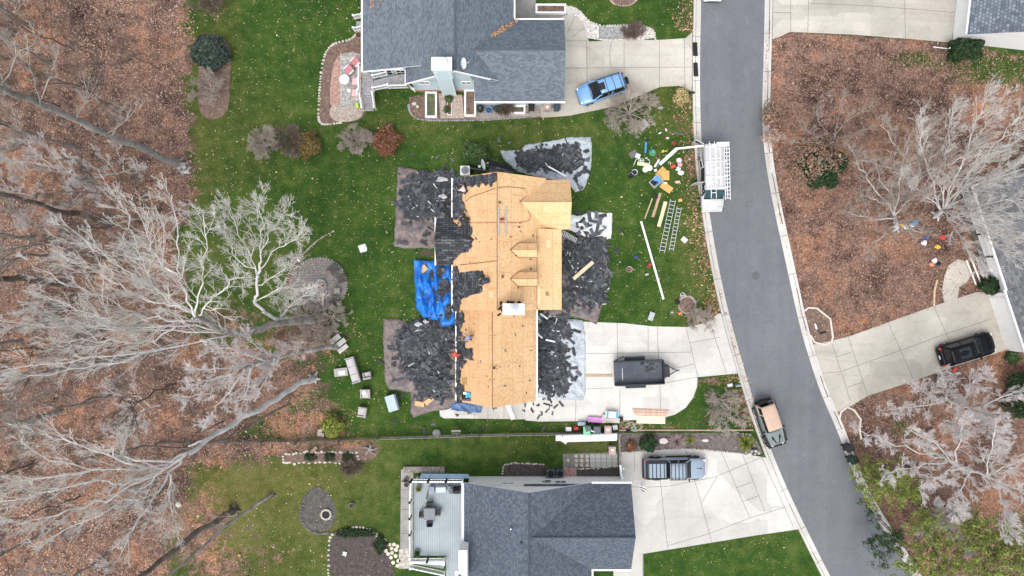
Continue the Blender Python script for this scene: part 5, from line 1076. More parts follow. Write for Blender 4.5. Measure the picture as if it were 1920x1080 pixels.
finish(T,'bare_tree','low bare tree with pale forked limbs over the brown leaf covered yard','tree',P(1682,428),BW2,TTAN)
T=Tree(37); T.kids=[6,6]; T.lk=[.55,.55]
T.limb([(1712,352,0),(1716,346,1.5),(1720,338,3)],.16,.12)
for b in [[(1720,338,3),(1700,300,5.5),(1672,262,8),(1650,235,9.5)],[(1720,338,3),(1722,290,6),(1728,235,9),(1732,200,10.5)],[(1720,338,3),(1748,300,6),(1780,250,9),(1805,205,11)],[(1720,340,3),(1690,325,5),(1650,310,7),(1612,300,8.5)],[(1720,338,3),(1755,320,5.5),(1800,295,8.5),(1850,262,11)],[(1716,346,1.5),(1695,360,3.5),(1660,370,5.5)],[(1722,330,4),(1735,275,7),(1755,215,10)]]: pl_=T.limb(b,.06,.015); T.sprout(pl_,22,2.0,2,(18,45),.12,up=.2)
finish(T,'bare_tree','pale bare tree with upswept fine twigs between the two wider right hand trees','tree',P(1712,352),BW2,TTAN)
T=Tree(33); T.kids=[4,4]
T.limb([(1562,268,0),(1563,263,1.2)],.12,.1)
for b in [[(1563,262,1.2),(1590,252,2.5),(1630,240,4),(1650,228,5)],[(1563,262,1.2),(1580,235,2.5),(1610,212,4),(1640,190,5)],[(1560,262,1.2),(1538,230,2.5),(1532,200,3.5),(1542,178,4.5)],[(1560,264,1.2),(1530,255,2.5),(1500,235,3.5)],[(1562,266,1.2),(1552,290,2),(1540,310,3)],[(1563,262,1.2),(1575,215,3),(1580,170,4.5)],[(1560,264,1),(1500,270,3),(1460,262,4.2)],[(1563,266,1),(1600,280,3),(1640,285,4.5)]]: pl_=T.limb(b,.045,.014); T.sprout(pl_,13,1.3,2,(20,55),.15)
TREE33=finish(T,'bare_tree','thin bare tree with tan twigs over the brown leaves by the kerb','tree',P(1562,268),BG,TTAN)
for sd,base,limbs,lab,L_ in ((34,(1735,842),[[(1735,842,0),(1770,858,2.5),(1805,876,5),(1850,893,8),(1900,912,11),(1960,935,15)],[(1790,868,4),(1800,820,6),(1812,780,8)],[(1770,858,2.5),(1730,850,4),(1680,835,5.5),(1630,815,7),(1598,800,8)],[(1805,876,5),(1770,890,6.5),(1745,905,8),(1720,915,9)],[(1850,893,8),(1860,840,10),(1870,790,12)],[(1820,882,6),(1800,920,7.5),(1790,960,9)],[(1870,900,9),(1880,950,11),(1890,1000,13)],[(1780,862,3),(1740,870,5),(1700,880,6.5),(1650,890,7.5)],[(1850,893,8),(1900,870,11),(1950,850,13)],[(1790,868,4),(1750,830,6.5),(1700,800,8.5)]],'frosty white bare tree slanting toward the lower right corner','w'),
  (35,(1765,748),[[(1765,748,0),(1790,755,2),(1830,765,4.5),(1880,775,7.5)],[(1780,752,1.2),(1770,720,3),(1760,695,4.5)],[(1800,757,2.5),(1820,725,4.5),(1840,700,6)],[(1830,765,4.5),(1880,745,7),(1930,725,9)],[(1775,751,1),(1730,760,3),(1690,765,4.5),(1650,770,6)],[(1765,749,1),(1730,735,3),(1700,720,4.5)],[(1830,765,4),(1850,800,6),(1870,830,8)],[(1800,757,2.5),(1790,790,4),(1780,815,5.5)]],'pale bare tree just below the black suv driveway','w'),
  (36,(1760,980),[[(1760,980,0),(1775,990,1.5),(1785,1000,3)],[(1770,986,1),(1750,985,2.5),(1728,995,4)],[(1775,990,1.5),(1790,970,3),(1800,950,4.5)],[(1770,986,1),(1765,960,2.5),(1760,940,4)],[(1780,995,2),(1800,1010,4),(1815,1030,5.5)]],'small frosty bare tree rising between the green pines','w')):
    T=Tree(sd); T.kids=[8,8]; T.lk=[.6,.6]
    for j,b in enumerate(limbs): pl_=T.limb(b,.16 if j==0 and sd!=36 else .065,.03 if j==0 else .016); T.sprout(pl_,18,1.7 if sd!=36 else 1.1,2,(25,60),.12,wig=.2)
    finish(T,'bare_tree',lab,'tree',P(*base),BW,TP,rmin=.0095)
# ---------------- foliage ----------------
def quads(pos,nrm_up,size,rng,asp=.6,flat=.5):
    n=len(pos); a=rng.uniform(0,2*np.pi,n); tilt=rng.normal(0,flat,(n,2))
    up=nrm_up+np.concatenate([tilt,np.zeros((n,1))],1); up/=np.linalg.norm(up,axis=1,keepdims=True)+1e-9
    ref=np.stack([np.cos(a),np.sin(a),np.zeros(n)],1); x=np.cross(up,ref); x/=np.linalg.norm(x,axis=1,keepdims=True)+1e-9; y=np.cross(up,x)
    s=(size*np.exp(rng.normal(-.08,.36,n)))[:,None]
    v=np.stack([pos-x*s,pos-y*s*asp,pos+x*s,pos+y*s*asp],1).reshape(-1,3); f=np.arange(4*n).reshape(n,4); return v,f
LG=leaf_mat('dark_green_leaves',[(.010,.024,.010),(.022,.050,.018),(.05,.085,.035)]); LM=leaf_mat('mid_green_leaves',[(.02,.05,.015),(.05,.10,.03),(.11,.17,.06)]); LY=leaf_mat('yellow_green_leaves',[(.06,.09,.015),(.17,.20,.035),(.30,.32,.07)]); LBL=leaf_mat('blue_green_leaves',[(.02,.035,.028),(.045,.065,.052),(.09,.115,.095)])
LR=leaf_mat('rusty_leaves',[(.09,.035,.022),(.20,.085,.05),(.32,.16,.09)]); LBR=leaf_mat('brown_leaves',[(.10,.06,.04),(.24,.145,.095),(.40,.27,.19)]); LO=leaf_mat('olive_leaves',[(.08,.06,.02),(.16,.12,.04),(.26,.17,.06)]); LP=leaf_mat('pine_needles',[(.075,.10,.02),(.18,.22,.05),(.31,.35,.10)]); LPD=leaf_mat('dark_pine_needles',[(.012,.03,.014),(.03,.06,.026),(.07,.11,.045)])
def crown_pts(rng,c,r,n,lump=.25,shell=.45,hemi=True):
    d=rng.normal(size=(n,3)); 
    if hemi: d[:,2]=np.abs(d[:,2])*np.where(rng.random(n)<.85,1,-.4)
    d/=np.linalg.norm(d,axis=1,keepdims=True)
    k=rng.uniform(0,6.28,6); L=1+lump*(np.sin(d[:,0]*4+k[0])*np.sin(d[:,1]*4.5+k[1])+.6*np.sin(d[:,0]*9+k[2])*np.sin(d[:,1]*8+k[3])*np.cos(d[:,2]*7+k[4]))
    rr=(1-shell*rng.random(n)**1.6)*L
    return np.array(c)+d*rr[:,None]*np.array(r),d
def shrub(name,label,px,py,rx,ry,h,n,size,mat,twig=None,seed=1,stems=7,group=None,lump=.25,cat='shrub',asp=.6):
    rng=np.random.default_rng(seed); b=P(px,py); t=thing(name,label,cat,tuple(b),0,group)
    T=Tree(seed); T.kids=[3,3]
    for i in range(stems):
        a=2*math.pi*i/stems+rng.uniform(-.3,.3); e=np.array([math.cos(a)*rx*.8,math.sin(a)*ry*.8,h*rng.uniform(.55,.9)])
        pl_=T.limbw(np.array([[b.x,b.y,0],[b.x+e[0]*.35,b.y+e[1]*.35,e[2]*.5],[b.x+e[0],b.y+e[1],e[2]]]),.035,.01,5); T.sprout(pl_,5,min(rx,h)*.5,1,(20,55),.2)
    tubes('stems',T.trunk+T.br,twig or TB_,t,4)
    if n:
        pos,d=crown_pts(rng,(b.x,b.y,h*.42),(rx,ry,h*.58),n,lump); pos[:,2]=np.maximum(pos[:,2],.06)
        v,f=quads(pos,d*.8+np.array([0,0,.5]),size,rng,asp,.7); raw_mesh('foliage',v,f,mat,t,rng.random(len(f)),smooth=False)
    return t
def bare_shrub(name,label,px,py,rx,ry,h,stems,twig,seed,kids=(5,5),cnt=8,offx=0,offy=0,bark=None,cat='shrub',Lf=.55):
    T=Tree(seed); T.kids=list(kids); rng=T.rng; b=P(px,py)
    for i in range(stems):
        a=2*math.pi*i/stems+rng.uniform(-.4,.4); k=rng.uniform(.6,1.05); e=np.array([math.cos(a)*rx*k+offx,math.sin(a)*ry*k+offy,h*rng.uniform(.6,1)])
        pl_=T.limbw(np.array([[b.x+rng.normal(0,.08),b.y+rng.normal(0,.08),0],[b.x+e[0]*.3,b.y+e[1]*.3,e[2]*.45],[b.x+e[0]*.7,b.y+e[1]*.7,e[2]*.8],[b.x+e[0],b.y+e[1],e[2]]]),.04,.01,6); T.sprout(pl_,cnt,min(rx,ry)*Lf*1.15,2,(18,50),.15,up=.06,wig=.2)
    return finish(T,name,label,cat,b,bark or twig,twig)
shrub('evergreen_shrub','dark green conifer shrub in the bed at the edge of the woods',400,103,1.6,1.55,1.9,5200,.10,LBL,seed=41,lump=.12)
bare_shrub('bare_shrub','tan twiggy shrub spilling over the brown mulch below the dark conifer',398,170,1.3,1.7,1.2,9,TTAN,42)
bare_shrub('bare_shrub','brown bare shrub cut by the top edge above the dark conifer',400,5,1.5,1.2,1.4,9,TB_,43)
bare_shrub('bare_shrub','greyish pink bare shrub leftmost in the lawn row beside the woods',502,272,1.35,1.15,1.3,12,TTAN,44,cnt=10)
bare_shrub('bare_shrub','dense brown bare shrub between the pinkish and the olive shrub',548,268,1.2,1.25,1.2,12,TB_,45,cnt=11)
shrub('olive_shrub','olive and orange leaved shrub at the right end of the left shrub row',580,272,1.2,1.25,1.3,2600,.07,LO,seed=46)
bare_shrub('bare_shrub','greyish pink bare shrub touching the rust red shrub',674,264,1.3,1.1,1.3,12,TTAN,47,cnt=10)
shrub('rusty_shrub','rust red round shrub on the lawn left of the shingle heaps',726,268,1.25,1.35,1.4,4200,.065,LR,seed=48)
shrub('evergreen_shrub','grey green leafy bush beside the outdoor unit north of the stripped roof',893,289,1.15,.95,1.3,3200,.10,LM,seed=49)
shrub('yellow_shrub','round yellow green shrub beside the dark picket fence',627,796,.95,1.05,1.3,3400,.085,LY,seed=50,lump=.14)
bare_shrub('weeping_tree','wide tan bare weeping tree beside the blue car on the front lawn',1178,213,2.1,2.1,1.5,16,TTAN,51,cnt=9)
bare_shrub('bare_tree','small bare tree leaning over the driveway from the round brick ring',1296,581,1.2,.8,1.8,9,TTAN,52,offx=.9,offy=-.9,cat='tree')
bare_shrub('weeping_tree','low spreading bare tree on the grass strip beside the tan topped vehicle',1338,748,2.0,1.7,1.2,12,TTAN,53,cnt=8,offx=.9,offy=-1.0,cat='tree',bark=BG)
shrub('yellow_shrub','dry yellow leaved shrub beside the mailbox near the blue car driveway',1276,182,.7,.8,.9,1300,.07,leaf_mat('dry_yellow_leaves',[(.2,.15,.06),(.42,.33,.14),(.6,.5,.28)]),seed=54)
shrub('evergreen_shrub','dark evergreen bush at the corner of the upper right white house',1800,99,1.45,.95,2.0,5200,.10,LG,seed=55)
shrub('evergreen_shrub','round dark evergreen at the end of the porch beside the white garage',1845,535,.85,.75,1.5,2600,.09,LG,seed=56)
shrub('evergreen_shrub','small dark green shrub at the lower corner of the white garage',1893,668,.6,.55,.9,1400,.08,LM,seed=57)
shrub('evergreen_tree','large dark evergreen at the right edge below the white garage',1903,735,1.7,2.1,4.0,6500,.11,LG,seed=58,cat='tree')
shrub('evergreen_shrub','dark leafy shrub in the mulch bed above the silver pickup',1213,829,.78,.72,1.0,2200,.085,LG,seed=59)
shrub('evergreen_shrub','green and brown evergreen hidden under brown leaves near the kerb',1532,320,1.9,1.9,2.6,5200,.11,LG,seed=60)
shrub('brown_leaved_tree','brown leaved oak sapling beside the kerb above the half hidden evergreen',1512,306,2.6,2.1,3.7,2600,.085,LBR,seed=61,twig=TTAN,cat='tree',lump=.35)
shrub('brown_leaved_tree','tan leaved sapling overhanging the kerb and road edge',1440,222,.9,1.3,2.2,900,.09,LBR,seed=62,twig=TTAN,cat='tree',lump=.35)
shrub('brown_leaved_tree','sparse tan leaved sapling reaching over the road below the tan one',1438,262,.9,.7,2.0,500,.08,leaf_mat('pale_tan_leaves',[(.3,.2,.15),(.5,.36,.28)]),seed=63,twig=TTAN,cat='tree',lump=.35)
bare_shrub('bare_shrub','brown tangled bare shrub between the two lower lawn mulch patches',660,905-30,.9,.35,.5,8,TB_,64)
shrub('rusty_shrub','small reddish shrub in the mulch bed left of the dark leafy shrub',1183,835,.5,.5,.6,700,.06,LR,seed=65)
shrub('grey_green_shrub','grey green shrub in the bed under the south wall of the slate garage',936,206,.45,.35,.7,600,.07,LBL,seed=66)
bare_shrub('bare_shrub','reddish twiggy shrub beside the white planter under the slate garage',950,206,.42,.4,.7,8,TB_,67)
bare_shrub('bare_shrub','dark twiggy shrub in the white gravel strip beside the upper driveway',1187,62,.75,.5,.8,10,TB_,68)
def yucca(label,px,py,r,h,n,mat,seed,name='yucca'):
    rng=np.random.default_rng(seed); b=P(px,py); t=thing(name,label,'plant',tuple(b)); V=[];F=[]
    for i in range(n):
        a=rng.uniform(0,6.28); e=rng.uniform(.15,1.35); L=r*rng.uniform(.8,1.15)*(1.1 if e>.6 else .8); w_=.03
        d=np.array([math.cos(a)*math.sin(e),math.sin(a)*math.sin(e),math.cos(e)]); s_=np.array([-math.sin(a),math.cos(a),0])*w_
        p0=np.array([b.x,b.y,.1]); p1=p0+d*L*.55; p2=p0+d*L+np.array([0,0,-.12*L]); p2[2]=max(p2[2],.03); o=len(V)
        V+= [p0-s_,p0+s_,p1-s_*1.1,p1+s_*1.1,p2-s_*.15,p2+s_*.15]; F+=[(o,o+1,o+3,o+2),(o+2,o+3,o+5,o+4)]
    raw_mesh('leaves',np.array(V),np.array(F),mat,t,np.repeat(rng.random(n),2),smooth=False); m=MB(); m.lathe(b.x,b.y,0,[(.09,0),(.07,.14),(.02,.16)],8); m.build('root_crown',WOOD_D,t); return t
yucca('large spiky green yucca beside the tan topped vehicle',1397,829,.82,.8,240,LY,71); yucca('small spiky yucca in the middle of the mulch bed',1293,825,.45,.5,110,LY,72)
yucca('dry tan starburst grass clump beside the small yucca',1268,826,.8,.6,260,leaf_mat('dry_grass_blades',[(.22,.17,.15),(.38,.31,.28)]),73,'dry_grass_clump'); yucca('yellowish yucca in the deck corner pot nearest the stairs',0,0,.01,.1,1,LY,74) if False else None
# pines lower right: trunk, whorls of needle tufts
def pine(label,base,tufts,mat,seed,n=620,rt=.95):
    rng=np.random.default_rng(seed); b=P(*base); t=thing('pine_tree',label,'tree',tuple(b)); T=Tree(seed); pos=[];nr=[]
    top=max(q[2] for q in tufts)+.8; cx=np.mean([P(*q[:3]).x for q in tufts]); cy=np.mean([P(*q[:3]).y for q in tufts])
    T.limbw(np.array([[b.x,b.y,0],[b.x*.6+cx*.4,b.y*.6+cy*.4,top*.5],[cx,cy,top]]),.2,.05,10)
    for q in tufts:
        c=np.array(P(*q[:3])); r=q[3] if len(q)>3 else rt; zz=max(.4,c[2]-1.0); f=zz/top; s0=np.array([b.x+(cx-b.x)*f,b.y+(cy-b.y)*f,zz]); T.limbw(np.array([s0,(s0+c)/2+np.array([0,0,.2]),c]),.05,.015,5)
        m=int(n*r*r); k=max(5,int(9*r)); sub=c+rng.normal(0,1,(k*2,3))*np.array([r*.55,r*.55,.4]); 
        for s_ in sub:
            mm=m//(k*2)+1; d=rng.normal(size=(mm,3)); d[:,2]=np.abs(d[:,2]); d/=np.linalg.norm(d,axis=1,keepdims=True); pos.append(s_+d*rng.uniform(.08,.36,(mm,1))); nr.append(d)
    tubes('trunk',T.trunk,BB,t,6); pos=np.concatenate(pos); nr=np.concatenate(nr); v,f=quads(pos,nr*.5+np.array([0,0,.6]),.12,rng,.22,.9); raw_mesh('needles',v,f,mat,t,rng.random(len(f)),smooth=False)
pine('light green pine overhanging the kerb above the red leaf patch',(1652,915),[(1610,890,2),(1640,903,3.5),(1672,898,4),(1690,918,4),(1660,925,4.2),(1640,935,3),(1700,905,3.5),(1720,930,3),(1615,915,2,.6),(1632,890,2.5),(1655,885,3),(1630,872,2,.7),(1700,925,3),(1680,880,3.5,.8)],LP,81)
pine('dark green pine branch reaching over the road at the lower right',(1690,1010),[(1648,1010,3),(1668,1022,3.5),(1640,1035,3,.7),(1672,1000,3.5,.7),(1652,1050,2.8,.6),(1632,962,2,.6),(1626,940,2,.5)],LPD,82)
pine('bright yellow green pine at the bottom between kerb and frosty tree',(1735,985),[(1730,970,4),(1705,995,4),(1740,1000,5),(1768,1015,5),(1720,1030,4.5),(1755,1045,5),(1790,1035,5.5),(1705,1055,4),(1740,1072,5),(1775,1070,5.5),(1690,1030,3,.7),(1715,1075,4),(1690,1070,3.5),(1750,985,5),(1755,1070,5.2)],LP,83)
pine('yellow green pine between the frosty trees at the bottom',(1790,955),[(1820,965,5),(1835,985,6),(1850,1005,6.5),(1815,1000,6),(1838,1030,7),(1820,1055,6.5),(1860,1040,7),(1830,1075,7),(1800,1060,6),(1865,1070,7.5),(1800,985,5.5),(1870,1000,7)],LP,84)
pine('dense green pine in the lower right corner',(1850,1000),[(1890,1010,7),(1910,1040,8),(1880,1060,8),(1915,1075,8.5),(1905,985,7),(1885,1085,8),(1925,1010,8),(1895,1035,7.5),(1930,1055,8),(1870,1025,7)],LP,85)
# fallen leaves: thousands of small blades
def scatter(name,n,region,cols,size,seed,dens,zmax=.05):
    rng=np.random.default_rng(seed); x0,y0,x1,y1=region; X=rng.uniform(x0,x1,n*6); Y=rng.uniform(y0,y1,n*6)
    w_=dens(X,Y); keep=rng.random(len(X))<w_; X=X[keep][:n]; Y=Y[keep][:n]
    pos=np.stack([(X-960)*S,(540-Y)*S,rng.uniform(.015,zmax,len(X))],1); v,f=quads(pos,np.tile([0,0,1.],(len(X),1)),size,rng,.62,.35)
    o=raw_mesh(name,v,f,leaf_mat(name+'_colours',cols),None,rng.random(len(f)),smooth=False); o['kind']='stuff'; return o
HARD=[L_EDGE+R_EDGE[::-1]]
def on_hard(X,Y):
    xw=(X-960)*S; yw=(540-Y)*S; r=np.zeros(X.shape,bool)
    for o in C.objects:
        if o.name.startswith(('driveway','front_walk','road','kerb')) and o.name!='kerb':
            pass
    return r
def dens_litter(X,Y): return np.maximum(soft(X,Y,WOODS,10),soft(X,Y,RYARD,4))*.9
def patchy(X,Y): return .5+.5*np.sin(X*.013+1.3*np.sin(Y*.011))*np.sin(Y*.017+1.1*np.sin(X*.009+2))
ROADL=[(p[0]/S+960,540-p[1]/S) for p in L_EDGE]; 
DRV=[[(1040,30),(1300,60),(1304,170),(1240,160),(1150,200),(1010,222)],[(824,770),(850,752),(985,752),(985,600),(1300,610),(1350,588),(1386,700),(1308,707),(1290,765),(1240,785),(980,790)],[(1150,845),(1430,850),(1492,995),(1206,1038),(1150,1085)],[(1511,640),(1588,632),(1858,546),(1892,656),(1627,742),(1555,775)],[(1440,-60),(1446,74),(1481,60),(1784,80),(1800,-60)],[(1298,-50),(1440,-50),(1430,250),(1475,500),(1545,752),(1607,910),(1702,1064),(1740,1120),(1570,1110),(1470,905),(1360,575),(1313,380)],[(865,330),(935,322),(1070,337),(1053,582),(1005,765),(850,755)],[(680,-20),(960,-20),(1060,36),(1060,192),(680,133)],[(775,895),(1190,905),(1190,1090),(775,1090)]]
def notdrv(X,Y):
    r=np.ones(X.shape)
    for d in DRV: r[inside(X,Y,d)]=0
    return r
lawn_d=lambda X,Y: (1-np.maximum(soft(X,Y,WOODS,10),soft(X,Y,RYARD,5)))*notdrv(X,Y)*(.25+.75*patchy(X,Y))*(np.where(X<760,1.0,.75))*np.where((Y>830)&(X>700)&(X<1180),.25,1)
scatter('fallen_leaves',5200,(330,-10,1480,1090),[(.22,.14,.07),(.50,.40,.20),(.68,.60,.40),(.34,.21,.11)],.046,91,lawn_d)
scatter('leaf_litter',52000,(-20,-20,560,1100),[(.10,.062,.047),(.20,.122,.092),(.29,.185,.14),(.40,.29,.225),(.52,.41,.335)],.055,92,lambda X,Y: soft(X,Y,WOODS,12)*notdrv(X,Y)*(.55+.45*patchy(X*1.6,Y*1.6)),.09)
scatter('leaf_litter',52000,(1415,55,1940,1100),[(.13,.072,.052),(.24,.14,.10),(.32,.19,.135),(.39,.25,.185),(.45,.31,.24)],.052,93,lambda X,Y: soft(X,Y,RYARD,4)*notdrv(X,Y)*(.6+.4*patchy(X*1.8,Y*1.8)),.08)
scatter('leaf_drift',14000,(-20,-20,560,1100),[(.32,.18,.115),(.45,.28,.185),(.56,.39,.27)],.07,95,lambda X,Y: soft(X,Y,WOODS,20)*notdrv(X,Y)*np.clip(1.5*patchy(X*2.1+40,Y*2.3+90)-.55,0,1)*np.clip(.25+blob(X,Y,240,40,180,100)+blob(X,Y,40,960,180,170)+blob(X,Y,20,490,100,70),0,1),.09)
def kerbside(X,Y):
    kx_=np.interp(Y,[ (540-p[1]/S) for p in L_EDGE],[p[0]/S+960-16 for p in L_EDGE]); d=kx_-X
    return np.clip(1-np.abs(d-6)/38,0,1)*notdrv(X,Y)*(.3+.7*patchy(X*3,Y*2))
scatter('kerb_leaves',4200,(1230,0,1450,800),[(.14,.06,.04),(.30,.14,.08),(.42,.26,.16),(.55,.42,.28)],.07,94,kerbside)
# ---------------- beds, paving, edging ----------------
def bed(name,poly,mat,z=.02,smooth_=2):
    q=smooth_loop(poly,smooth_) if smooth_ else poly; mb=MB(); mb.prism(PP(q),-.05,z); return mb.build(name,mat,kind='structure')
def stones(name,label,line,size,mat,seed,gap=1.05,jit=.25,cat='edging',hgt=.6):
    rng=random.Random(seed); pts=[Vector(q) for q in PP(line)]; root=thing(name,label,cat,(pts[0].x,pts[0].y,0))
    for a,b in zip(pts[:-1],pts[1:]):
        d=b-a; n=max(1,int(d.length/(size*2*gap)))
        for i in range(n):
            q=a+d*((i+.5)/n); s_=size*rng.uniform(.75,1.2); t=MB(); t.rock(q.x+rng.uniform(-1,1)*size*jit,q.y+rng.uniform(-1,1)*size*jit,s_*.25,s_,s_*rng.uniform(.7,1),s_*hgt,0,.16,rng); t.build('stone',mat,root)
    return root
bed('patio_bed',[(683,60),(660,74),(629,81),(612,95),(605,115),(599,190),(598,222),(604,233),(640,229),(676,226),(690,205),(690,100)],MULCHB,.012)
stones('stone_edging','pale block edging curving round the brick patio bed',smooth_line([(668,64),(658,75),(629,80),(613,93),(606,111),(601,144),(598,189),(597,222),(601,232),(613,234),(640,230)]),.13,STONE,1,.85,.1)
bed('brick_patio',[(640,98),(678,97),(690,150),(690,205),(676,212),(620,205),(618,175),(624,120)],BRICKR,.03)
mb=MB(); mb.prism(PP([(638,101),(676,101),(676,199),(638,199)]),-.05,.045); mb.build('paver_patio',PAVER,kind='structure')
bed('pebble_area',[(622,196),(655,198),(682,200),(678,222),(655,229),(628,228),(616,215)],PEBBLE,.04)
bed('side_bed',[(768,172),(1056,192),(1056,214),(1015,221),(900,226),(800,227),(775,218),(766,200)],MULCHB,.014)
bed('side_path',[(822,175),(866,178),(870,222),(826,222)],PEBBLE,.03,0)
bed('side_path',[(892,196),(1022,196),(1022,218),(892,224)],brick_mat('mixed_paving',(.26,.22,.20),(.36,.30,.27),(.2,.17,.15),.3,.3),.03,0)
stones('stone_edging','weathered block edging along the bed under the pale chimney',smooth_line([(766,196),(768,210),(776,220),(792,226),(900,226),(960,222),(1015,217)]),.12,STONE_G,2,.85,.1)
bed('gravel_strip',[(1062,10),(1085,16),(1104,40),(1122,50),(1160,48),(1205,48),(1226,56),(1229,76),(1100,77),(1092,52),(1078,34),(1060,27)],GRAVEL,.05,1)
stones('stone_edging','white stone edging along the gravel strip by the upper driveway',smooth_line([(1060,12),(1084,16),(1104,40),(1122,49),(1160,47),(1208,47),(1227,57),(1229,75)]),.11,STONE,3,.9,.2)
bed('gravel_strip',[(1006,28),(1060,28),(1060,33),(1006,33)],GRAVEL,.02,0)
bed('mulch_ring',[(1140,-12),(1196,-12),(1194,4),(1178,11),(1158,11),(1144,4)],MULCHB,.02)
stones('stone_edging','reddish stone ring at the top edge above the upper driveway lawn',smooth_line([(1142,-2),(1150,8),(1168,12),(1184,9),(1196,-2)]),.10,M('reddish_stone',(.42,.28,.25),.9,.2),31,.9,.1)
bed('mulch_bed',[(368,70),(405,62),(434,85),(432,130),(430,200),(418,220),(390,226),(370,205),(372,140)],MULCHB,.02)
# fire pit patio
circ=lambda cx,cy,rx,ry,n=28,a0=0,a1=6.2832: [(cx+rx*math.cos(a0+(a1-a0)*i/n),cy+ry*math.sin(a0+(a1-a0)*i/n)) for i in range(n+(a1-a0<6.2))]
bed('round_patio',circ(598,533,52,49),brick_mat('round_patio_paving',(.185,.165,.148),(.25,.228,.208),(.13,.115,.10),.22,.22,.02),.03,0)
stones('stone_edging','grey block ring round the fire pit patio',circ(598,533,52.8,49.8,60)+[(650.8,533)],.10,M('grey_block',(.30,.275,.25),.9,.15),4,.82,.05)
stones('stone_edging','curved line of blocks leading from the round patio to the lawn',smooth_line([(534,530),(548,498),(570,475),(595,450),(626,433)]),.11,M('pinkish_stone',(.36,.30,.27),.9,.2),5,.85,.05)
bed('patio_bed',[(536,530),(550,500),(572,478),(590,472),(566,486),(548,512),(545,545)],MULCHB,.015)
# lower lawn
bed('rock_bed',[(528,852),(560,847),(640,846),(700,828),(712,840),(706,858),(680,868),(600,869),(530,868)],MULCHB,.02)
stones('stone_edging','pale rough rocks round the narrow bed below the dark picket fence',smooth_line([(530,866),(560,869),(600,867),(640,868),(670,866)])+[(672,850),(640,847),(595,848),(560,848),(532,852),(529,866)],.15,STONE,6,.95,.6)
def ell(name,cx,cy,rx,ry,mat,z=.015,seed=0):
    rng=random.Random(seed); return bed(name,[(cx+rx*math.cos(a)*rng.uniform(.88,1.1),cy+ry*math.sin(a)*rng.uniform(.88,1.1)) for a in [i*.45 for i in range(14)]],mat,z)
bed('ash_patch',[(563,950),(572,925),(590,912),(606,916),(622,935),(634,958),(624,990),(598,1003),(575,995),(558,972)],M('ashy_soil',(.085,.08,.072),.95,.4,2,bmp=.5,fine=6,kind='World'),.016)
stones('stone_edging','dark stones along the edge of the ashy fire ring patch',smooth_line([(600,914),(586,918),(570,935),(562,958),(566,980),(582,996),(600,1002),(616,999)]),.14,M('dark_stone',(.12,.115,.11),.9,.3),7,1.1,.3)
bed('garden_bed',[(617,1002),(660,992),(700,998),(722,1020),(736,1050),(742,1100),(615,1100)],MULCH,.02)
stones('stone_edging','pale stone edging round the dark garden bed left of the deck',smooth_line([(616,1080),(616,1040),(618,1004),(640,994),(668,988),(696,992),(706,1004)]),.14,STONE,8,1.0,.3)
def flags(name,label,poly,n,size,mat,seed,h=.05):
    rng=random.Random(seed); xs=[p[0] for p in poly]; ys=[p[1] for p in poly]; pts=[]; tries=0
    while len(pts)<n and tries<4000:
        tries+=1; x=rng.uniform(min(xs),max(xs)); y=rng.uniform(min(ys),max(ys))
        if inside(np.array([x]),np.array([y]),poly)[0] and all(math.hypot(x-a,y-b)>size/S*1.75 for a,b in pts): pts.append((x,y))
    for x,y in pts:
        p=P(x,y); m=MB(); k=rng.randint(6,8); m.prism([(p.x+size*rng.uniform(.8,1.1)*math.cos(i*6.283/k),p.y+size*rng.uniform(.8,1.1)*math.sin(i*6.283/k)) for i in range(k)],-.02,h); o=m.build(name,mat,bevel=.015); o['label']=label; o['category']='stone'; o['group']=name.replace('_',' ')+'s '+label.split(' ')[-1]
flags('flagstone','pale cream flagstone in the curved path beside the dark garden bed',[(702,1000),(716,1006),(730,1018),(746,1022),(748,1062),(738,1058),(730,1042),(716,1022)],26,.19,M('cream_flagstone',(.62,.56,.45),.85,.12,3),9)
slab_thing('deck_walk',[(752,880),(775,880),(775,1066),(750,1066)],.04,M('stained_walk',(.30,.29,.27),.9,.25,1.2),[[(752,918),(775,918)],[(752,955),(775,955)],[(752,1000),(775,1000)]])
mb=MB(); mb.prism(PP([(757,874),(834,874),(834,885),(757,885)]),-.05,.25); mb.build('raised_bed',M('gravelly_timber_bed',(.22,.19,.17),.95,.35,4,fine=8),label='low gravel filled raised bed along the deck walk corner',cat='raised bed')
mb=MB(); mb.prism(PP([(748,1030),(772,1028),(772,1064),(748,1066)]),-.05,.05); mb.build('brick_landing',brick_mat('cream_brick',(.42,.38,.32),(.5,.45,.39),(.3,.27,.24),.4,.4,.02),kind='structure')
bed('mulch_bed',[(944,870),(965,867),(1022,870),(1022,893),(942,893)],MULCH,.03,0)
stones('stone_edging','pale stone edging along the mulch under the white north wall',[(942,890),(944,872),(962,868),(1022,871)],.11,STONE,10,.95,.3)
bed('mulch_bed',[(1082,880),(1160,877),(1160,902),(1082,898)],MULCH,.03,0)
stones('stone_edging','pale stone edging between stepping stones and the mulch bed',[(1082,880),(1120,877),(1160,874)],.11,STONE,11,.95,.3)
bed('brick_pad',[(1056,877),(1081,877),(1081,899),(1056,897)],BRICKR,.06,0)
bed('paver_base',[(1055,851),(1158,847),(1160,875),(1056,877)],M('paver_soil',(.20,.18,.15),.95,.3,3,fine=8),.02,0)
rngp=random.Random(12)
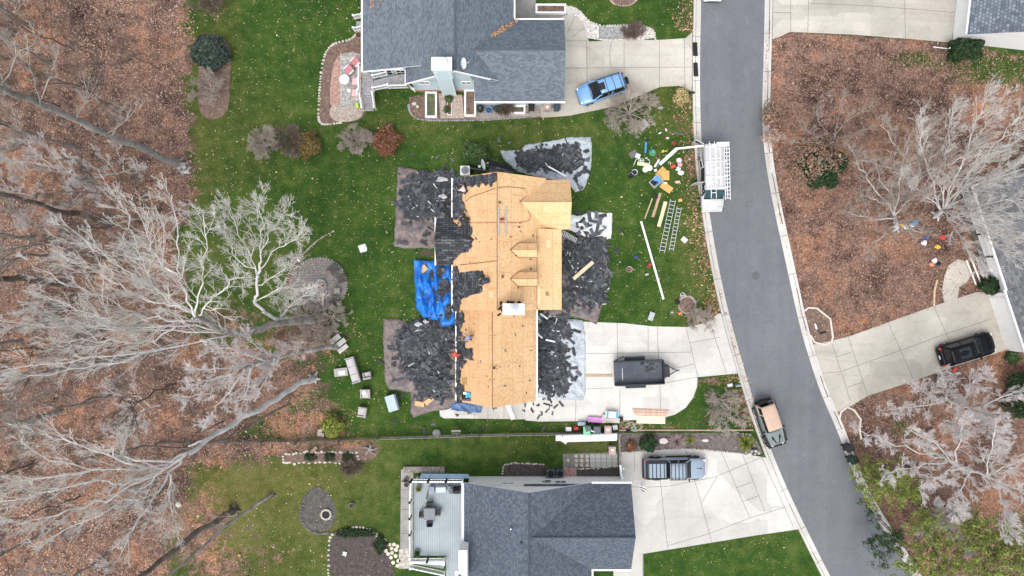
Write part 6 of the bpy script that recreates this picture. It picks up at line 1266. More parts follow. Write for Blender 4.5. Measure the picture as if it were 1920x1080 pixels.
for j in range(3):
    for i in range(9):
        if i==0 and j!=1: continue
        p=P(1070+i*10.3-(5 if j==1 and i==0 else 0),855+j*8.2); s_=.44 if i>3 else .34
        m=MB(); k=rngp.randint(6,7)
        if i>3: m.box(p.x,p.y,0,s_,.36,.05,rz=rngp.uniform(-.03,.03))
        else: m.prism([(p.x+s_*.5*rngp.uniform(.85,1.1)*math.cos(q*6.28/k),p.y+s_*.5*rngp.uniform(.85,1.1)*math.sin(q*6.28/k)) for q in range(k)],0,.05)
        o=m.build('stepping_stone',M('paver_stone',(.40,.395,.37),.85,.15,2) if i>3 else STONE,bevel=.012); o['category']='stone'
        o['label']='square grey paver in the stepping stone pad beside the rail fence' if i>3 else 'irregular pale stepping stone at the grassy end of the paver pad'; o['group']='square pavers' if i>3 else 'irregular stepping stones'
bed('mulch_bed',[(1162,812),(1405,812),(1420,828),(1430,850),(1405,852),(1352,846),(1281,840),(1228,844),(1162,849)],M('greyish_mulch',(.13,.108,.10),.95,.45,3,bmp=.6,fine=7,kind='World'),.025,0)
stones('stone_edging','row of pale stones between the long mulch bed and the lower driveway',[(1162,849),(1200,846),(1228,845),(1281,841),(1330,844),(1352,847),(1395,851)],.10,STONE,13,.95,.3)
stones('stone_edging','loose pale rocks at the kerb end of the long mulch bed',[(1395,849),(1412,851),(1422,846),(1427,852),(1408,843),(1390,815),(1402,813),(1412,816)],.13,STONE,14,1.0,.8)
bed('mulch_bed',[(1166,874),(1186,880),(1200,895),(1210,913),(1195,914),(1168,905)],MULCH,.03,1)
stones('stone_edging','curved pale stone row round the mulch by the garage corner',smooth_line([(1166,875),(1186,879),(1199,893),(1209,911)]),.09,STONE,15,.9,.2)
for nm,lab,pts in (('island_edging','white angular edging round the mailbox bed on the right verge',[(1509,582),(1515,577),(1531,578),(1556,598),(1561,632),(1558,641),(1546,646),(1527,642),(1520,630)]),('island_edging','white angular edging round the second bed beside the right driveway',[(1614,822),(1611,806),(1613,786),(1601,769),(1588,763),(1576,772),(1573,785),(1580,803)])):
    mb=MB(); w_=[(*p,0) for p in PP(pts)]
    for a,b in zip(w_[:-1],w_[1:]): mb.bar((a[0],a[1],.06),(b[0],b[1],.06),.14,.12)
    for a in w_: mb.box(a[0],a[1],0,.15,.15,.115)
    o=mb.build(nm,M('pale_edging',(.60,.52,.46),.85,.12,3)); o['label']=lab; o['category']='edging'
    bed('island_bed',pts,MULCHB,.03,0)
bed('mulch_ring',circ(1288,571,15,15,16),MULCHB,.03,0)
stones('stone_edging','pinkish block ring round the small tree near the main driveway',circ(1288,571,16,16,24)+[(1304,571)],.13,M('pinkish_stone',(.36,.30,.27)),16,.85,.05)
m=MB(); m.tube([tuple(P(1757,525,.08)),tuple(P(1752,545,.08)),tuple(P(1751,574,.08))],.1,7); m.build('log_edging',WOOD,label='pale log lying along the edge above the right driveway',cat='log')
m=MB(); m.lathe(P(1417,517).x,P(1417,517).y,.014,[(.36,0),(.36,.006),(.3,.008)],20); m.build('manhole_cover',M('iron_cover',(.09,.10,.10),.7,.3,8),label='round iron manhole cover in the middle of the street',cat='manhole')
# ---------------- tarps ----------------
def tarp(name,label,poly,mat,seed,zb=.04,amp=.10,lift=None,cat='tarp'):
    rng=np.random.default_rng(seed); q=[]
    for i,a in enumerate(poly):
        b=poly[(i+1)%len(poly)]; n=max(2,int(math.hypot(b[0]-a[0],b[1]-a[1])/4))
        for k in range(n): q.append((a[0]+(b[0]-a[0])*k/n,a[1]+(b[1]-a[1])*k/n))
    q=np.array(q); q=q+rng.normal(0,.5,q.shape); W=np.array([(x,y) for x,y in PP(q)]); c=W.mean(0); n=len(W); R=16; V=[];F=[]
    ph=rng.uniform(0,6.28,8); dirs=rng.uniform(0,3.14,5)
    def hz(X,Y):
        h=0
        for i in range(5):
            u=X*math.cos(dirs[i])+Y*math.sin(dirs[i]); w_=X*-math.sin(dirs[i])+Y*math.cos(dirs[i]); h=h+np.abs(np.sin(u*(1.5+i*.8)+ph[i]+.8*np.sin(w_*1.3+ph[i+1])))**6*(.9-.1*i)
        return h*amp+.02*np.sin(X*5+ph[5])*np.sin(Y*6+ph[6])
    for r in range(R+1):
        t=1-r/R; pts=c+(W-c)*t; z=zb+hz(pts[:,0],pts[:,1])*(.5+.5*min(1,r/2)); V.append(np.column_stack([pts,z]))
    V=np.concatenate(V)
    for r in range(R):
        for i in range(n): j=(i+1)%n; F.append((r*n+i,r*n+j,(r+1)*n+j,(r+1)*n+i))
    lo=V[:n].copy(); lo[:,2]=.0; o=len(V); V=np.concatenate([V,lo])
    for i in range(n): j=(i+1)%n; F.append((o+i,o+j,j,i))
    loc=(c[0],c[1],0); ob=raw_mesh(name,V,np.array(F),mat,None,loc=loc); ob['label']=label; ob['category']=cat; return ob
TBR=tarp_mat('brown_tarp',(.145,.115,.105),(.215,.175,.165)); TGR=tarp_mat('grey_tarp',(.36,.40,.43),(.50,.54,.57)); TWH=tarp_mat('white_tarp',(.62,.63,.64),(.75,.75,.76)); TBL=tarp_mat('blue_tarp',(.006,.10,.46),(.03,.27,.80),.4); TNV=tarp_mat('faded_blue_tarp',(.06,.12,.25),(.11,.19,.36))
TARPS={}
TARPS['A']=tarp('tarp','brown tarp under the shingle heap northwest of the stripped roof',[(746,312),(772,316),(800,325),(825,320),(852,321),(862,340),(864,430),(830,467),(790,465),(760,466),(739,462),(741,420),(743,380),(745,340)],TBR,1)
TARPS['B']=tarp('tarp','light grey tarp with dark shingles north of the stripped roof',[(938,283),(975,282),(985,272),(1030,265),(1065,258),(1108,257),(1110,290),(1106,325),(1095,355),(1078,361),(1068,345),(1040,338),(1000,330),(965,320),(945,300)],TGR,2)
TARPS['C']=tarp('tarp','small white tarp with a few shingles at the northeast corner of the stripped roof',[(1066,402),(1090,405),(1105,397),(1148,400),(1146,447),(1138,448),(1130,443),(1100,446),(1066,430)],TWH,3)
TARPS['D']=tarp('tarp','brown tarp under the shingle heap east of the dormers',[(1040,432),(1085,446),(1137,445),(1138,500),(1140,520),(1133,560),(1118,608),(1095,598),(1075,594),(1050,592),(1015,592),(1030,540),(1040,480)],TBR,4,zb=.06)
TARPS['E']=tarp('tarp','pale grey tarp under shingles on the main driveway',[(1000,592),(1030,590),(1060,598),(1092,600),(1095,620),(1098,650),(1097,740),(1093,750),(1060,749),(1010,745),(1000,700)],TGR,5,zb=.07)
TARPS['F']=tarp('tarp','large brown tarp under the shingle heap southwest of the stripped roof',[(720,597),(750,598),(765,608),(790,600),(840,600),(862,630),(862,755),(838,768),(800,773),(775,783),(769,770),(771,735),(730,730),(722,715),(719,640)],TBR,6)
TARPS['G']=tarp('tarp','bright blue tarp crumpled under shingles west of the stripped roof',[(777,487),(790,489),(817,490),(850,500),(862,540),(858,600),(845,612),(825,612),(818,600),(795,596),(781,575),(778,520)],TBL,7,zb=.08,amp=.42)
TARPS['H']=tarp('tarp','small faded blue tarp folded at the south edge of the stripped roof',[(846,757),(868,751),(906,757),(901,774),(872,771),(845,768)],TNV,8,zb=.12,amp=.16)
# ---------------- torn shingles ----------------
SHC=[M('torn_shingle_dark',(.034,.036,.041),.85,.3,6),M('torn_shingle_mid',(.058,.062,.07),.85,.3,6),M('torn_shingle_light',(.105,.11,.12),.85,.3,6),M('torn_felt_white',(.5,.5,.5),.8,.2,5)]
def strip_geo(mb,Mx,L,W,bend,mi,t=.014):
    n=4; vs=[]
    for k in range(n):
        u=k/(n-1)-.5; z=bend*(u*u)*4*L*.12
        for y in (-W/2,W/2): vs.append(Mx@Vector((u*L,y,z+t))); 
        for y in (-W/2,W/2): vs.append(Mx@Vector((u*L,y,z)))
    fs=[]
    for k in range(n-1):
        a=k*4; b=a+4; fs+=[(a,b,b+1,a+1),(a+2,a+3,b+3,b+2),(a,a+2,b+2,b),(a+1,b+1,b+3,a+3)]
    fs+=[(0,1,3,2),((n-1)*4,(n-1)*4+2,(n-1)*4+3,(n-1)*4+1)]
    mb.add(vs,fs,mi)
def heap(label,spots,n,seed,hgt=.55,zb=.1,white=.03):
    rng=random.Random(seed); mb=MB()
    def h(x,y):
        b=0
        for cx,cy,rx,ry in spots: b=max(b,1-((x-cx)/rx)**2-((y-cy)/ry)**2)
        return hgt*max(0,b)**.7
    for (cx,cy,rx,ry) in spots:   # ragged core of the heap
        p=P(cx,cy); mb2=[]
        K=22
        for r in range(5):
            for a in range(K):
                f=[.0,.3,.55,.78,.92][r]; x=cx+rx*f*math.cos(a*6.283/K)*rng.uniform(.85,1.05); y=cy+ry*f*math.sin(a*6.283/K)*rng.uniform(.85,1.05); q=P(x,y); mb2.append((q.x,q.y,zb+h(x,y)*.8+rng.uniform(-.05,.05) if r<4 else zb-.02))
        o=[(r*K+a,(r+1)*K+a,(r+1)*K+(a+1)%K,r*K+(a+1)%K) for r in range(4) for a in range(K)]
        mb.add(mb2,o,0)
    tot=sum(rx*ry for _,_,rx,ry in spots)
    for cx,cy,rx,ry in spots:
        for i in range(int(n*rx*ry/tot)):
            x=cx+rx*1.02*rng.triangular(-1.15,1.15,0)*(1 if rng.random()<.8 else 1.15); y=cy+ry*1.02*rng.triangular(-1.15,1.15,0)*(1 if rng.random()<.8 else 1.15)
            if rng.random()<.55: x=cx+rx*rng.uniform(-.9,.9); y=cy+ry*rng.uniform(-.9,.9)
            q=P(x,y)
            z=zb+h(x,y)+rng.uniform(.0,.10); Mx=Matrix.Translation((q.x,q.y,z))@Matrix.Rotation(rng.choice((rng.uniform(0,3.14),rng.gauss(.6,.35),rng.gauss(2.3,.4))),4,'Z')@Matrix.Rotation(rng.gauss(0,.2),4,'X')@Matrix.Rotation(rng.gauss(0,.15),4,'Y')
            mi=3 if rng.random()<white else rng.choice((0,0,1,1,1,2)); strip_geo(mb,Mx,rng.uniform(.35,1.05),rng.choice((.10,.13,.15,.16,.26,.32)) if mi<3 else .1,rng.uniform(-.5,.7),mi)
    return mb.build('shingle_heap',SHC,kind='stuff',label=label,cat='debris')
heap('heap of torn black shingles on the northwest brown tarp',[(803,368,48,46),(835,345,20,22),(775,378,26,26)],560,1,.4)
heap('heap of torn shingles on the light grey north tarp',[(1035,300,48,24),(1065,300,30,28),(990,302,28,16)],300,2,.3,.08,.03)
heap('heap of torn shingles on the east brown tarp',[(1090,490,40,46),(1108,535,32,42),(1060,560,18,22),(1118,470,20,26)],680,3,.38,.1)
heap('heap of torn shingles on the pale driveway tarp',[(1030,650,34,58),(1034,705,38,34),(1040,612,24,22)],440,4,.3,.1,.05)
heap('heap of torn shingles on the southwest brown tarp',[(800,660,52,62),(812,625,48,22),(815,720,32,30),(770,640,28,26)],820,5,.45,.1,.015)
heap('heap of torn shingles half covering the blue tarp',[(832,535,18,28),(842,578,14,20),(825,512,18,10)],170,6,.25,.28)
def roof_heap(label,pts,plane,n,seed):
    rng=random.Random(seed); mb=MB()
    for i in range(n):
        a,b=pts[rng.randrange(len(pts)-1)],None; k=rng.randrange(len(pts)-1); t=rng.random(); x=pts[k][0]+(pts[k+1][0]-pts[k][0])*t+rng.uniform(-6,6); y=pts[k][1]+(pts[k+1][1]-pts[k][1])*t+rng.uniform(-5,5)
        q=on_slope(x,y,*plane,.06+rng.uniform(0,.1)); Mx=Matrix.Translation(q)@Matrix.Rotation(-math.atan(plane[2]),4,'Y')@Matrix.Rotation(rng.uniform(0,3.14),4,'Z')@Matrix.Rotation(rng.gauss(0,.25),4,'X'); strip_geo(mb,Mx,rng.uniform(.25,.7),rng.choice((.12,.2,.28)),rng.uniform(-.4,.8),rng.choice((0,0,1,1,2)))
    return mb.build('shingle_heap',SHC,kind='stuff',label=label,cat='debris')
roof_heap('torn shingles lying along the upper left eave of the stripped roof',[(857,345),(858,370),(860,400),(868,415),(860,360)],PL_A,60,11)
roof_heap('torn shingles lying along the middle left eave of the stripped roof',[(856,505),(857,525),(862,548),(856,570),(852,580),(870,520)],PL_A,60,12)
roof_heap('torn shingles lying along the lower left eave of the stripped roof',[(862,590),(858,620),(862,650),(875,660),(862,690),(860,740),(862,720)],PL_B,80,13)
# loose strips that can be told apart: each a thing of its own
protos_s=[]
rs=random.Random(77)
for k in range(6):
    mb=MB(); strip_geo(mb,Matrix(),rs.uniform(.5,1.0),rs.choice((.16,.28,.3)),rs.uniform(-.4,.8),0); 
    if k%2: strip_geo(mb,Matrix.Rotation(rs.uniform(.4,1.2),4,'Z')@Matrix.Translation((.1,.05,.01)),rs.uniform(.4,.7),.18,.4,0)
    me_o=mb.build('torn_shingle',SHC[k%3],loc=(0,0,-50)); protos_s.append(me_o)
def loose(label,group,pts,zfun,sc=1.0):
    for i,(x,y) in enumerate(pts):
        o=protos_s[rs.randrange(6)].copy(); C.objects.link(o); q=zfun(x,y); o.location=q; o.rotation_euler=(rs.gauss(0,.08),rs.gauss(0,.08),rs.uniform(0,6.28)); k=sc*rs.uniform(.7,1.15); o.scale=(k,k,1); o['label']=label; o['category']='shingle'; o['group']=group
gz=lambda z: (lambda x,y: tuple(P(x,y,z)))
def ring_pts(n,region): 
    out=[]
    while len(out)<n:
        x=rs.uniform(region[0],region[2]); y=rs.uniform(region[1],region[3]); out.append((x,y))
    return out
loose('torn black shingle strip lying loose on the northwest brown tarp','loose strips on the northwest tarp',[(760,338),(757,350),(752,395),(766,402),(775,432),(762,420),(755,455),(800,440),(790,425),(812,330),(770,330),(760,375),(795,455)],gz(.22))
loose('torn shingle strip lying loose on the light grey north tarp','loose strips on the north tarp',[(980,290),(970,298),(1095,285),(1098,300),(1088,325),(1080,335),(1072,280),(1050,272),(1010,282),(1100,320),(1085,350)],gz(.2))
loose('torn shingle strip lying on the small white tarp','loose strips on the white tarp',[(1105,405),(1118,402),(1112,415),(1126,412),(1098,420),(1090,415),(1120,428),(1110,435),(1130,430),(1095,432),(1082,422),(1104,424),(1128,405),(1086,436),(1115,440)],gz(.2))
loose('torn shingle strip lying loose on the east brown tarp','loose strips on the east tarp',[(1128,455),(1115,470),(1132,500),(1130,560),(1115,575),(1100,585),(1065,575),(1146,515),(1140,535),(1080,570)],gz(.25))
loose('torn shingle strip lying loose on the pale driveway tarp','loose strips on the driveway tarp',[(1068,625),(1072,640),(1066,655),(1075,690),(1070,705),(1062,720),(1078,712),(1085,700),(1050,740),(1030,742),(1056,736),(1076,660),(1066,612),(1080,620)],gz(.24))
loose('torn shingle strip lying loose on the southwest brown tarp','loose strips on the southwest tarp',[(736,650),(742,672),(740,685),(732,652),(756,690),(762,705),(745,640),(780,745),(830,752),(845,740),(790,740),(752,668)],gz(.24))
loose('torn shingle strip lying loose on the bright blue tarp','loose strips on the blue tarp',[(795,520),(790,545),(800,530),(788,552),(806,565),(815,575),(798,508),(822,596),(810,590)],gz(.36))
loose('torn shingle scrap lying on the concrete south of the stripped roof','scraps on the concrete',[(985,760),(997,768),(983,770),(1010,760),(1022,757),(1030,760),(1016,775),(1025,772),(1042,762),(1052,757),(1010,782),(1028,768),(880,774),(858,778),(868,765),(925,765),(1036,775),(1033,752),(1000,757),(1020,748)],gz(.06),.6)
loose('torn shingle scrap lying on the grass around the house','scraps on the grass',[(712,678),(935,262),(955,268),(772,290),(820,294),(838,310),(848,300),(795,807),(1020,802),(1155,470),(1162,430),(1085,398),(812,796),(740,790),(903,805)],gz(.05),.7)
for nm,pl in (('upper left slope',PL_A),('lower left slope',PL_B)):
    pts=[(rs.uniform(872,925),rs.uniform(350,500)) for _ in range(8)] if pl is PL_A else [(rs.uniform(866,918),rs.uniform(590,745)) for _ in range(10)]
    loose('small dark shingle scrap on the '+nm+' of the stripped roof','scraps on the '+nm,pts,lambda x,y,pl=pl: on_slope(x,y,*pl,.03),.28)
for nm,pl,pts in (('upper right slope',(RX,RZ,-MR_),[(rs.uniform(940,1000),rs.uniform(350,560)) for _ in range(11)]),('lower right slope',(GRX,GRZ,-(GRZ-GZ)/(GX2-GRX)),[(rs.uniform(930,1000),rs.uniform(592,745)) for _ in range(11)])):
    loose('small dark shingle scrap on the '+nm+' of the stripped roof','scraps on the '+nm,pts,lambda x,y,pl=pl: on_slope(x,y,*pl,.03),.28)
loose('dark shingle scrap thrown in the trailer bed','scraps in the trailer bed',[(1212,682),(1218,688),(1222,680),(1226,690),(1214,692),(1230,684),(1208,680),(1224,696)],gz(.68),.9)
for o in protos_s: bpy.data.objects.remove(o)
# ---------------- people on the roof ----------------
SKIN=M('skin',(.42,.26,.18),.6,.1,4)
def skin_mesh(name,pts,edges,rad,mat,parent,root=0,sub=1):
    me=bpy.data.meshes.new(name); me.from_pydata([tuple(p) for p in pts],edges,[]); me.materials.append(mat)
    o=bpy.data.objects.new(name,me); C.objects.link(o); o.parent=parent
    m=o.modifiers.new('skin','SKIN'); m.use_smooth_shade=True
    sv=me.skin_vertices[0].data
    for i,r in enumerate(rad): sv[i].radius=(r,r) if not hasattr(r,'__len__') else r; sv[i].use_root=(i==root)
    s=o.modifiers.new('subdivision','SUBSURF'); s.levels=sub; s.render_levels=sub
    WM[o.name]=WM[parent.name]; return o
def person(label,loc,rz,shirt,pants,hat,crouch=True,reach=.35,lean=.9,hatbrim=True,slope=0):
    t=thing('person',label,'person',loc,rz)
    V=lambda *a: Vector(a)
    # joints: x forward, y left, z up; a worker kneeling or bending over the sheathing
    if crouch:
        pel=V(-.18,0,.42); hipL=V(-.16,.11,.40); kneeL=V(.20,.17,.34); ankL=V(-.02,.15,.09); toeL=V(.16,.16,.04)
        kneeR=V(.14,-.19,.08); ankR=V(-.30,-.16,.08); toeR=V(-.44,-.16,.04)
    else:
        pel=V(-.12,0,.82); hipL=V(-.1,.11,.80); kneeL=V(.08,.15,.45); ankL=V(-.02,.16,.09); toeL=V(.16,.17,.04)
        kneeR=V(-.06,-.15,.44); ankR=V(-.24,-.15,.09); toeR=V(-.07,-.16,.04)
    hipR=V(hipL.x,-hipL.y,hipL.z)
    up=V(math.sin(lean),0,math.cos(lean)); che=pel+up*.34; nk=pel+up*.50; hd=nk+V(math.sin(lean*.8),0,math.cos(lean*.8))*.12; top=hd+V(math.sin(lean*.8),0,math.cos(lean*.8))*.11
    shL=nk-up*.05+V(0,.19,0); shR=V(shL.x,-shL.y,shL.z)
    wrL=V(shL.x+reach,.24,max(.10,shL.z-.42)); wrR=V(shR.x+reach*.8,-.20,max(.10,shR.z-.40)); elL=(shL+wrL)/2+V(-.04,.07,-.05); elR=(shR+wrR)/2+V(-.04,-.07,-.05)
    P_=[pel,che,nk,hd,top,hipL,kneeL,ankL,toeL,hipR,kneeR,ankR,toeR,shL,elL,wrL,shR,elR,wrR]
    E=[(0,1),(1,2),(2,3),(3,4),(0,5),(5,6),(6,7),(7,8),(0,9),(9,10),(10,11),(11,12),(1,13),(13,14),(14,15),(1,16),(16,17),(17,18)]
    R=[(.13,.10),(.145,.10),.055,.092,.06,.085,.062,.045,.04,.085,.062,.045,.04,.06,.045,.030,.06,.045,.030]
    for wr,el,s in ((15,14,1),(18,17,-1)):
        d=(P_[wr]-P_[el]).normalized(); side=V(0,0,1).cross(d); side=side.normalized() if side.length>.01 else V(0,1,0); palm=P_[wr]+d*.07; i0=len(P_); P_.append(palm); R.append((.034,.018)); E.append((wr,i0))
        for f,(o,l) in enumerate(((.030,.070),(.010,.080),(-.010,.075),(-.030,.058))):
            k1=palm+side*o+d*l*.55; k2=k1+d*l*.35+V(0,0,-.022); a=len(P_); P_+= [k1,k2]; R+=[.009,.007]; E+=[(i0,a),(a,a+1)]
        a=len(P_); P_+= [P_[wr]+d*.035+side*s*-.04,P_[wr]+d*.07+side*s*-.055+V(0,0,-.02)]; R+=[.011,.009]; E+=[(wr,a),(a,a+1)]
    skin_mesh('body',P_,E,R,SKIN,t)
    hdz=Matrix.Translation(hd); fwd=V(math.cos(lean*.8),0,-math.sin(lean*.8))
    f=MB(); f.rock(*(hd+fwd*.095),.014,.012,.02,0,.02)
    f.build('nose',SKIN,t,world=False)
    for s in (1,-1):
        f=MB(); f.rock(*(hd+fwd*.082+V(0,s*.035,.02)),.01,.012,.008,0,.01); f.build('eye',BLACK,t,world=False); f=MB(); f.rock(*(hd+V(0,s*.09,0)),.02,.01,.03,0,.02); f.build('ear',SKIN,t,world=False)
    f=MB(); f.box(*(hd+fwd*.085-V(0,0,.05)),.01,.045,.01); f.build('mouth',M('lips',(.3,.12,.1),.6,.05),t,world=False)
    skin_mesh('shirt',[pel+up*.02,che,nk-up*.06,shL,elL,shR,elR],[(0,1),(1,2),(1,3),(3,4),(1,5),(5,6)],[(.15,.125),(.165,.125),(.11,.09),.078,.062,.078,.062],shirt,t)
    skin_mesh('trousers',[pel,hipL,kneeL,ankL+V(0,0,.03),hipR,kneeR,ankR+V(0,0,.03)],[(0,1),(1,2),(2,3),(0,4),(4,5),(5,6)],[(.155,.125),.105,.08,.065,.105,.08,.065],pants,t)
    for a,b in ((ankL,toeL),(ankR,toeR)): f=MB(); f.bar(a+V(-.06,0,-.03),b+V(.05,0,0),.10,.09); f.build('shoe',BLACK,t,world=False,bevel=.02)
    d_=(top-hd).normalized(); q=d_.to_track_quat('Z','Y').to_matrix().to_4x4(); f=MB(); f.lathe(0,0,0,[(.108,.0),(.112,.03),(.10,.085),(.06,.12),(.01,.13)],14); 
    if hatbrim: f.box(.13,0,.02,.12,.15,.015)
    f.v=[tuple(Matrix.Translation(hd+d_*.02)@q@Vector(p)) for p in f.v]; f.build('cap',hat,t,world=False,smooth=True)
    return t
DEN=M('dark_denim',(.03,.04,.065),.85,.2,6); DKT=M('dark_trousers',(.02,.02,.022),.85,.2,6)
person('person crouching at the upper left roof patch in a white shirt and dark cap',on_slope(870,358,*PL_A,.02),2.4,M('white_shirt',(.55,.5,.48),.8,.1,6),DKT,M('dark_cap',(.02,.02,.022),.8))
person('person in dark clothes crouching beside the rear wing of shingles',on_slope(874,413,*PL_A,.05),2.9,M('black_shirt',(.022,.022,.025),.85),DKT,M('dark_cap',(.02,.02,.022),.8))
person('person in blue and black kneeling at the right edge of the middle shingle patch',on_slope(911,527,*PL_A,.05),3.3,M('navy_shirt',(.03,.045,.08),.85,.2,5),DEN,M('dark_cap',(.02,.02,.022),.8))
person('person in a lavender grey shirt bending over the lower left slope',on_slope(881,632,*PL_B,.02),3.0,M('lavender_shirt',(.26,.27,.40),.85,.15,5),M('grey_trousers',(.12,.12,.14),.85,.2),M('brown_cap',(.12,.07,.05),.8),crouch=False)
person('person in a bright red hooded top stooping at the lower left eave',on_slope(858,664,*PL_B,.04),2.7,M('red_shirt',(.52,.07,.055),.8,.12,5),M('red_brown_trousers',(.30,.06,.05),.85,.2),M('red_hood',(.50,.07,.055),.8),crouch=False,hatbrim=False)
# ---------------- things on the roof ----------------
for px,lab in ((934.5,'grey rail lying on the ridge nearer the upper left slope'),(948.5,'grey rail lying right of the ridge on the upper right slope')):
    pl_=(RX,RZ,-MR_) if px>932 else PL_A; m=MB(); m.bar(on_slope(px,388,*pl_,.07),on_slope(px,441,*pl_,.07),.14,.07); m.build('roof_rail',M('grey_rail',(.33,.31,.30),.7,.15,3),label=lab,cat='rail')
def clump(name,label,cat,pos,parts,seed):
    """a small jumble of boxes, rods and lumps as one tool bag or toy"""
    rng=random.Random(seed); t=thing(name,label,cat,pos); 
    for nm,mat,kind,sz in parts:
        m=MB(); 
        if kind=='lump': sz*=.82; m.rock(rng.uniform(-.09,.09),rng.uniform(-.09,.09),sz*.4,sz,sz*rng.uniform(.6,.9),sz*.55,0,.3,rng,2)
        elif kind=='rod': a=rng.uniform(0,3.14); m.tube([(-sz*math.cos(a),-sz*math.sin(a),.04),(0,0,.07),(sz*math.cos(a+.5),sz*math.sin(a+.5),.04)],.022,6)
        elif kind=='ring': m.tube([(sz*math.cos(k*.45),sz*math.sin(k*.45),.04+.01*(k%3)) for k in range(29)],.02,5)
        elif kind=='box': m.box(rng.uniform(-.05,.05),rng.uniform(-.05,.05),0,sz,sz*.6,sz*.45,rz=rng.uniform(0,3))
        m.build(nm,mat,t,world=False)
    return t
DRED=M('dark_red',(.24,.03,.03),.6,.2,5); RUST=M('rust_brown',(.16,.07,.045),.7,.3,6); RED=M('bright_red',(.60,.05,.045),.5,.12,4); PINK=M('pale_pink',(.72,.42,.42),.6,.15,4); ORG=M('cardboard_orange',(.60,.34,.11),.8,.15,3); YEL=M('yellow_plastic',(.68,.46,.06),.5,.15,4); BLU=M('blue_plastic',(.06,.24,.46),.4,.15,3); DBL=M('deep_blue',(.02,.05,.22),.5,.2,4); GRN=M('green_plastic',(.06,.27,.13),.5,.2,4)
clump('nail_gun','rust brown nail gun on the ridge above the red tool bag','tool',on_slope(938,381,RX,RZ,-MR_,.02),[('body',RUST,'lump',.17),('hose',M('tan_hose',(.3,.2,.15),.7),'rod',.3)],1)
clump('tool_bag','dark red tool bag between the two grey roof rails','tool bag',on_slope(940,413,RX,RZ,-MR_,.02),[('bag',DRED,'lump',.2),('strap',RED,'rod',.24)],2)
clump('tool_bag','dark brown tool bag with straps between the two dormers and the ridge','tool bag',on_slope(943,519,RX,RZ,-MR_,.02),[('bag',RUST,'lump',.17),('strap',DRED,'rod',.26),('buckle',BLACK,'box',.12)],3)
clump('nail_gun','dark nail gun with trailing hose right of the lower ridge','tool',on_slope(927,688,GRX,GRZ,-1,.02),[('body',BLACK,'lump',.16),('hose',RUST,'rod',.34),('handle',RUST,'rod',.25)],4)
clump('cable_coil','loose tan cable coil on the upper right slope below the second dormer','cable',on_slope(1026,551,BX,BZ,-.39,.02),[('coil',RUST,'ring',.14),('end',RUST,'rod',.12)],5)
def rope(label,pts,plane_of,mat,name='rope',r=.02):
    m=MB(); m.tube([on_slope(x,y,*plane_of(x),.04) for x,y in smooth_line(pts,2)],r,5); m.build(name,mat,label=label,cat='rope')
pf=lambda x: PL_A if x<931.5 else (RX,RZ,-MR_)
rope('thin dark rope running across the ridge under the north gable edge',[(872,378),(885,368),(905,362),(931,352),(955,350),(985,354)],pf,M('dark_rope',(.12,.07,.04),.9))
rope('red safety line crossing the ridge above the two rails end',[(880,418),(900,418),(931,417),(950,418),(990,416),(996,408),(990,395)],pf,M('red_rope',(.35,.09,.06),.9))
rope('dark rope slanting from the rear wing up to the ridge',[(862,497),(890,494),(931,489)],pf,M('dark_rope',(.12,.07,.04),.9))
def roofplate(name,label,cat,poly,plane,mat,off=.05,t=.02):
    m=MB(); m.slab([on_slope(a,b,*plane,off) for a,b in poly],t); return m.build(name,mat,label=label,cat=cat)
roofplate('plywood_patch','brown square plywood offcut above the blue roof opening',"board",[(866,708),(875,708),(875,721),(866,721)],PL_B,M('brown_ply',(.40,.26,.10),.8,.15,3))
roofplate('plywood_patch','pale square sheathing patch near the middle shingle patch and ridge','board',[(917,545),(925,545),(925,558),(917,558)],PL_A,M('pale_ply',(.66,.48,.27),.8,.12,3))
roofplate('plywood_patch','pale narrow sheathing strip at the porch roof end by the chimney','board',[(1007,536),(1013,537),(1013,573),(1007,572)],(BX,BZ,-.39),M('pale_ply2',(.74,.55,.30),.8,.1,3))
roofplate('plywood_patch','pale upright sheathing panel on the porch roof right of the first dormer','board',[(1024,450),(1032,450),(1032,464),(1024,464)],(BX,BZ,-.39),M('pale_ply2',(.74,.55,.30),.8,.1,3))
t=thing('roof_opening','square hole cut in the lower left slope showing blue sheeting','opening',on_slope(873,741,*PL_B,.03))
def rp(nm,poly,off,mat): m=MB(); m.slab([on_slope(a,b,*PL_B,off) for a,b in poly],.012); m.build(nm,mat,t)
rp('hole_shade',[(865,734),(883,735),(882,752),(865,751)],.035,M('hole_shade',(.012,.012,.013),.9)); rp('blue_sheet',[(873,735),(882,736),(882,746),(873,746)],.05,M('cyan_sheet',(.10,.42,.60),.5,.2,6)); rp('frame_board',[(865,748),(883,748),(883,752),(865,751)],.055,WOOD_D); rp('white_scrap',[(868,735),(874,735),(875,739),(869,740)],.06,WHITE)  # the near-black sheet is painted shade for the depth of the hole
mb=MB(); mb.bar(on_slope(923,585,GRX,GRZ,-1,.03),on_slope(923,764,GRX,GRZ,-1,.03),.05,.03); mb.build('ridge_slot',M('ridge_gap',(.14,.075,.035),.9,.1),ROOF)
mb=MB(); mb.bar((RX,8.95,RZ+.02),(RX,YS+.05,RZ+.02),.05,.03); mb.build('ridge_slot',MATS['ridge_gap'],ROOF)
for y,x0,x1 in ((629,918,929),(711,919,928)): m=MB(); m.bar(on_slope(x0,y,*PL_B,.06),on_slope(x1,y,GRX,GRZ,-1,.06),.08,.05); m.build('ridge_block',M('ridge_gap',(.14,.075,.035),.9,.1),ROOF)
ladder('aluminium_ladder','aluminium ladder leaning on the northeast corner of the stripped porch roof',P(1084,453,.1),P(1048,433,4.6),.42,13,ALU)
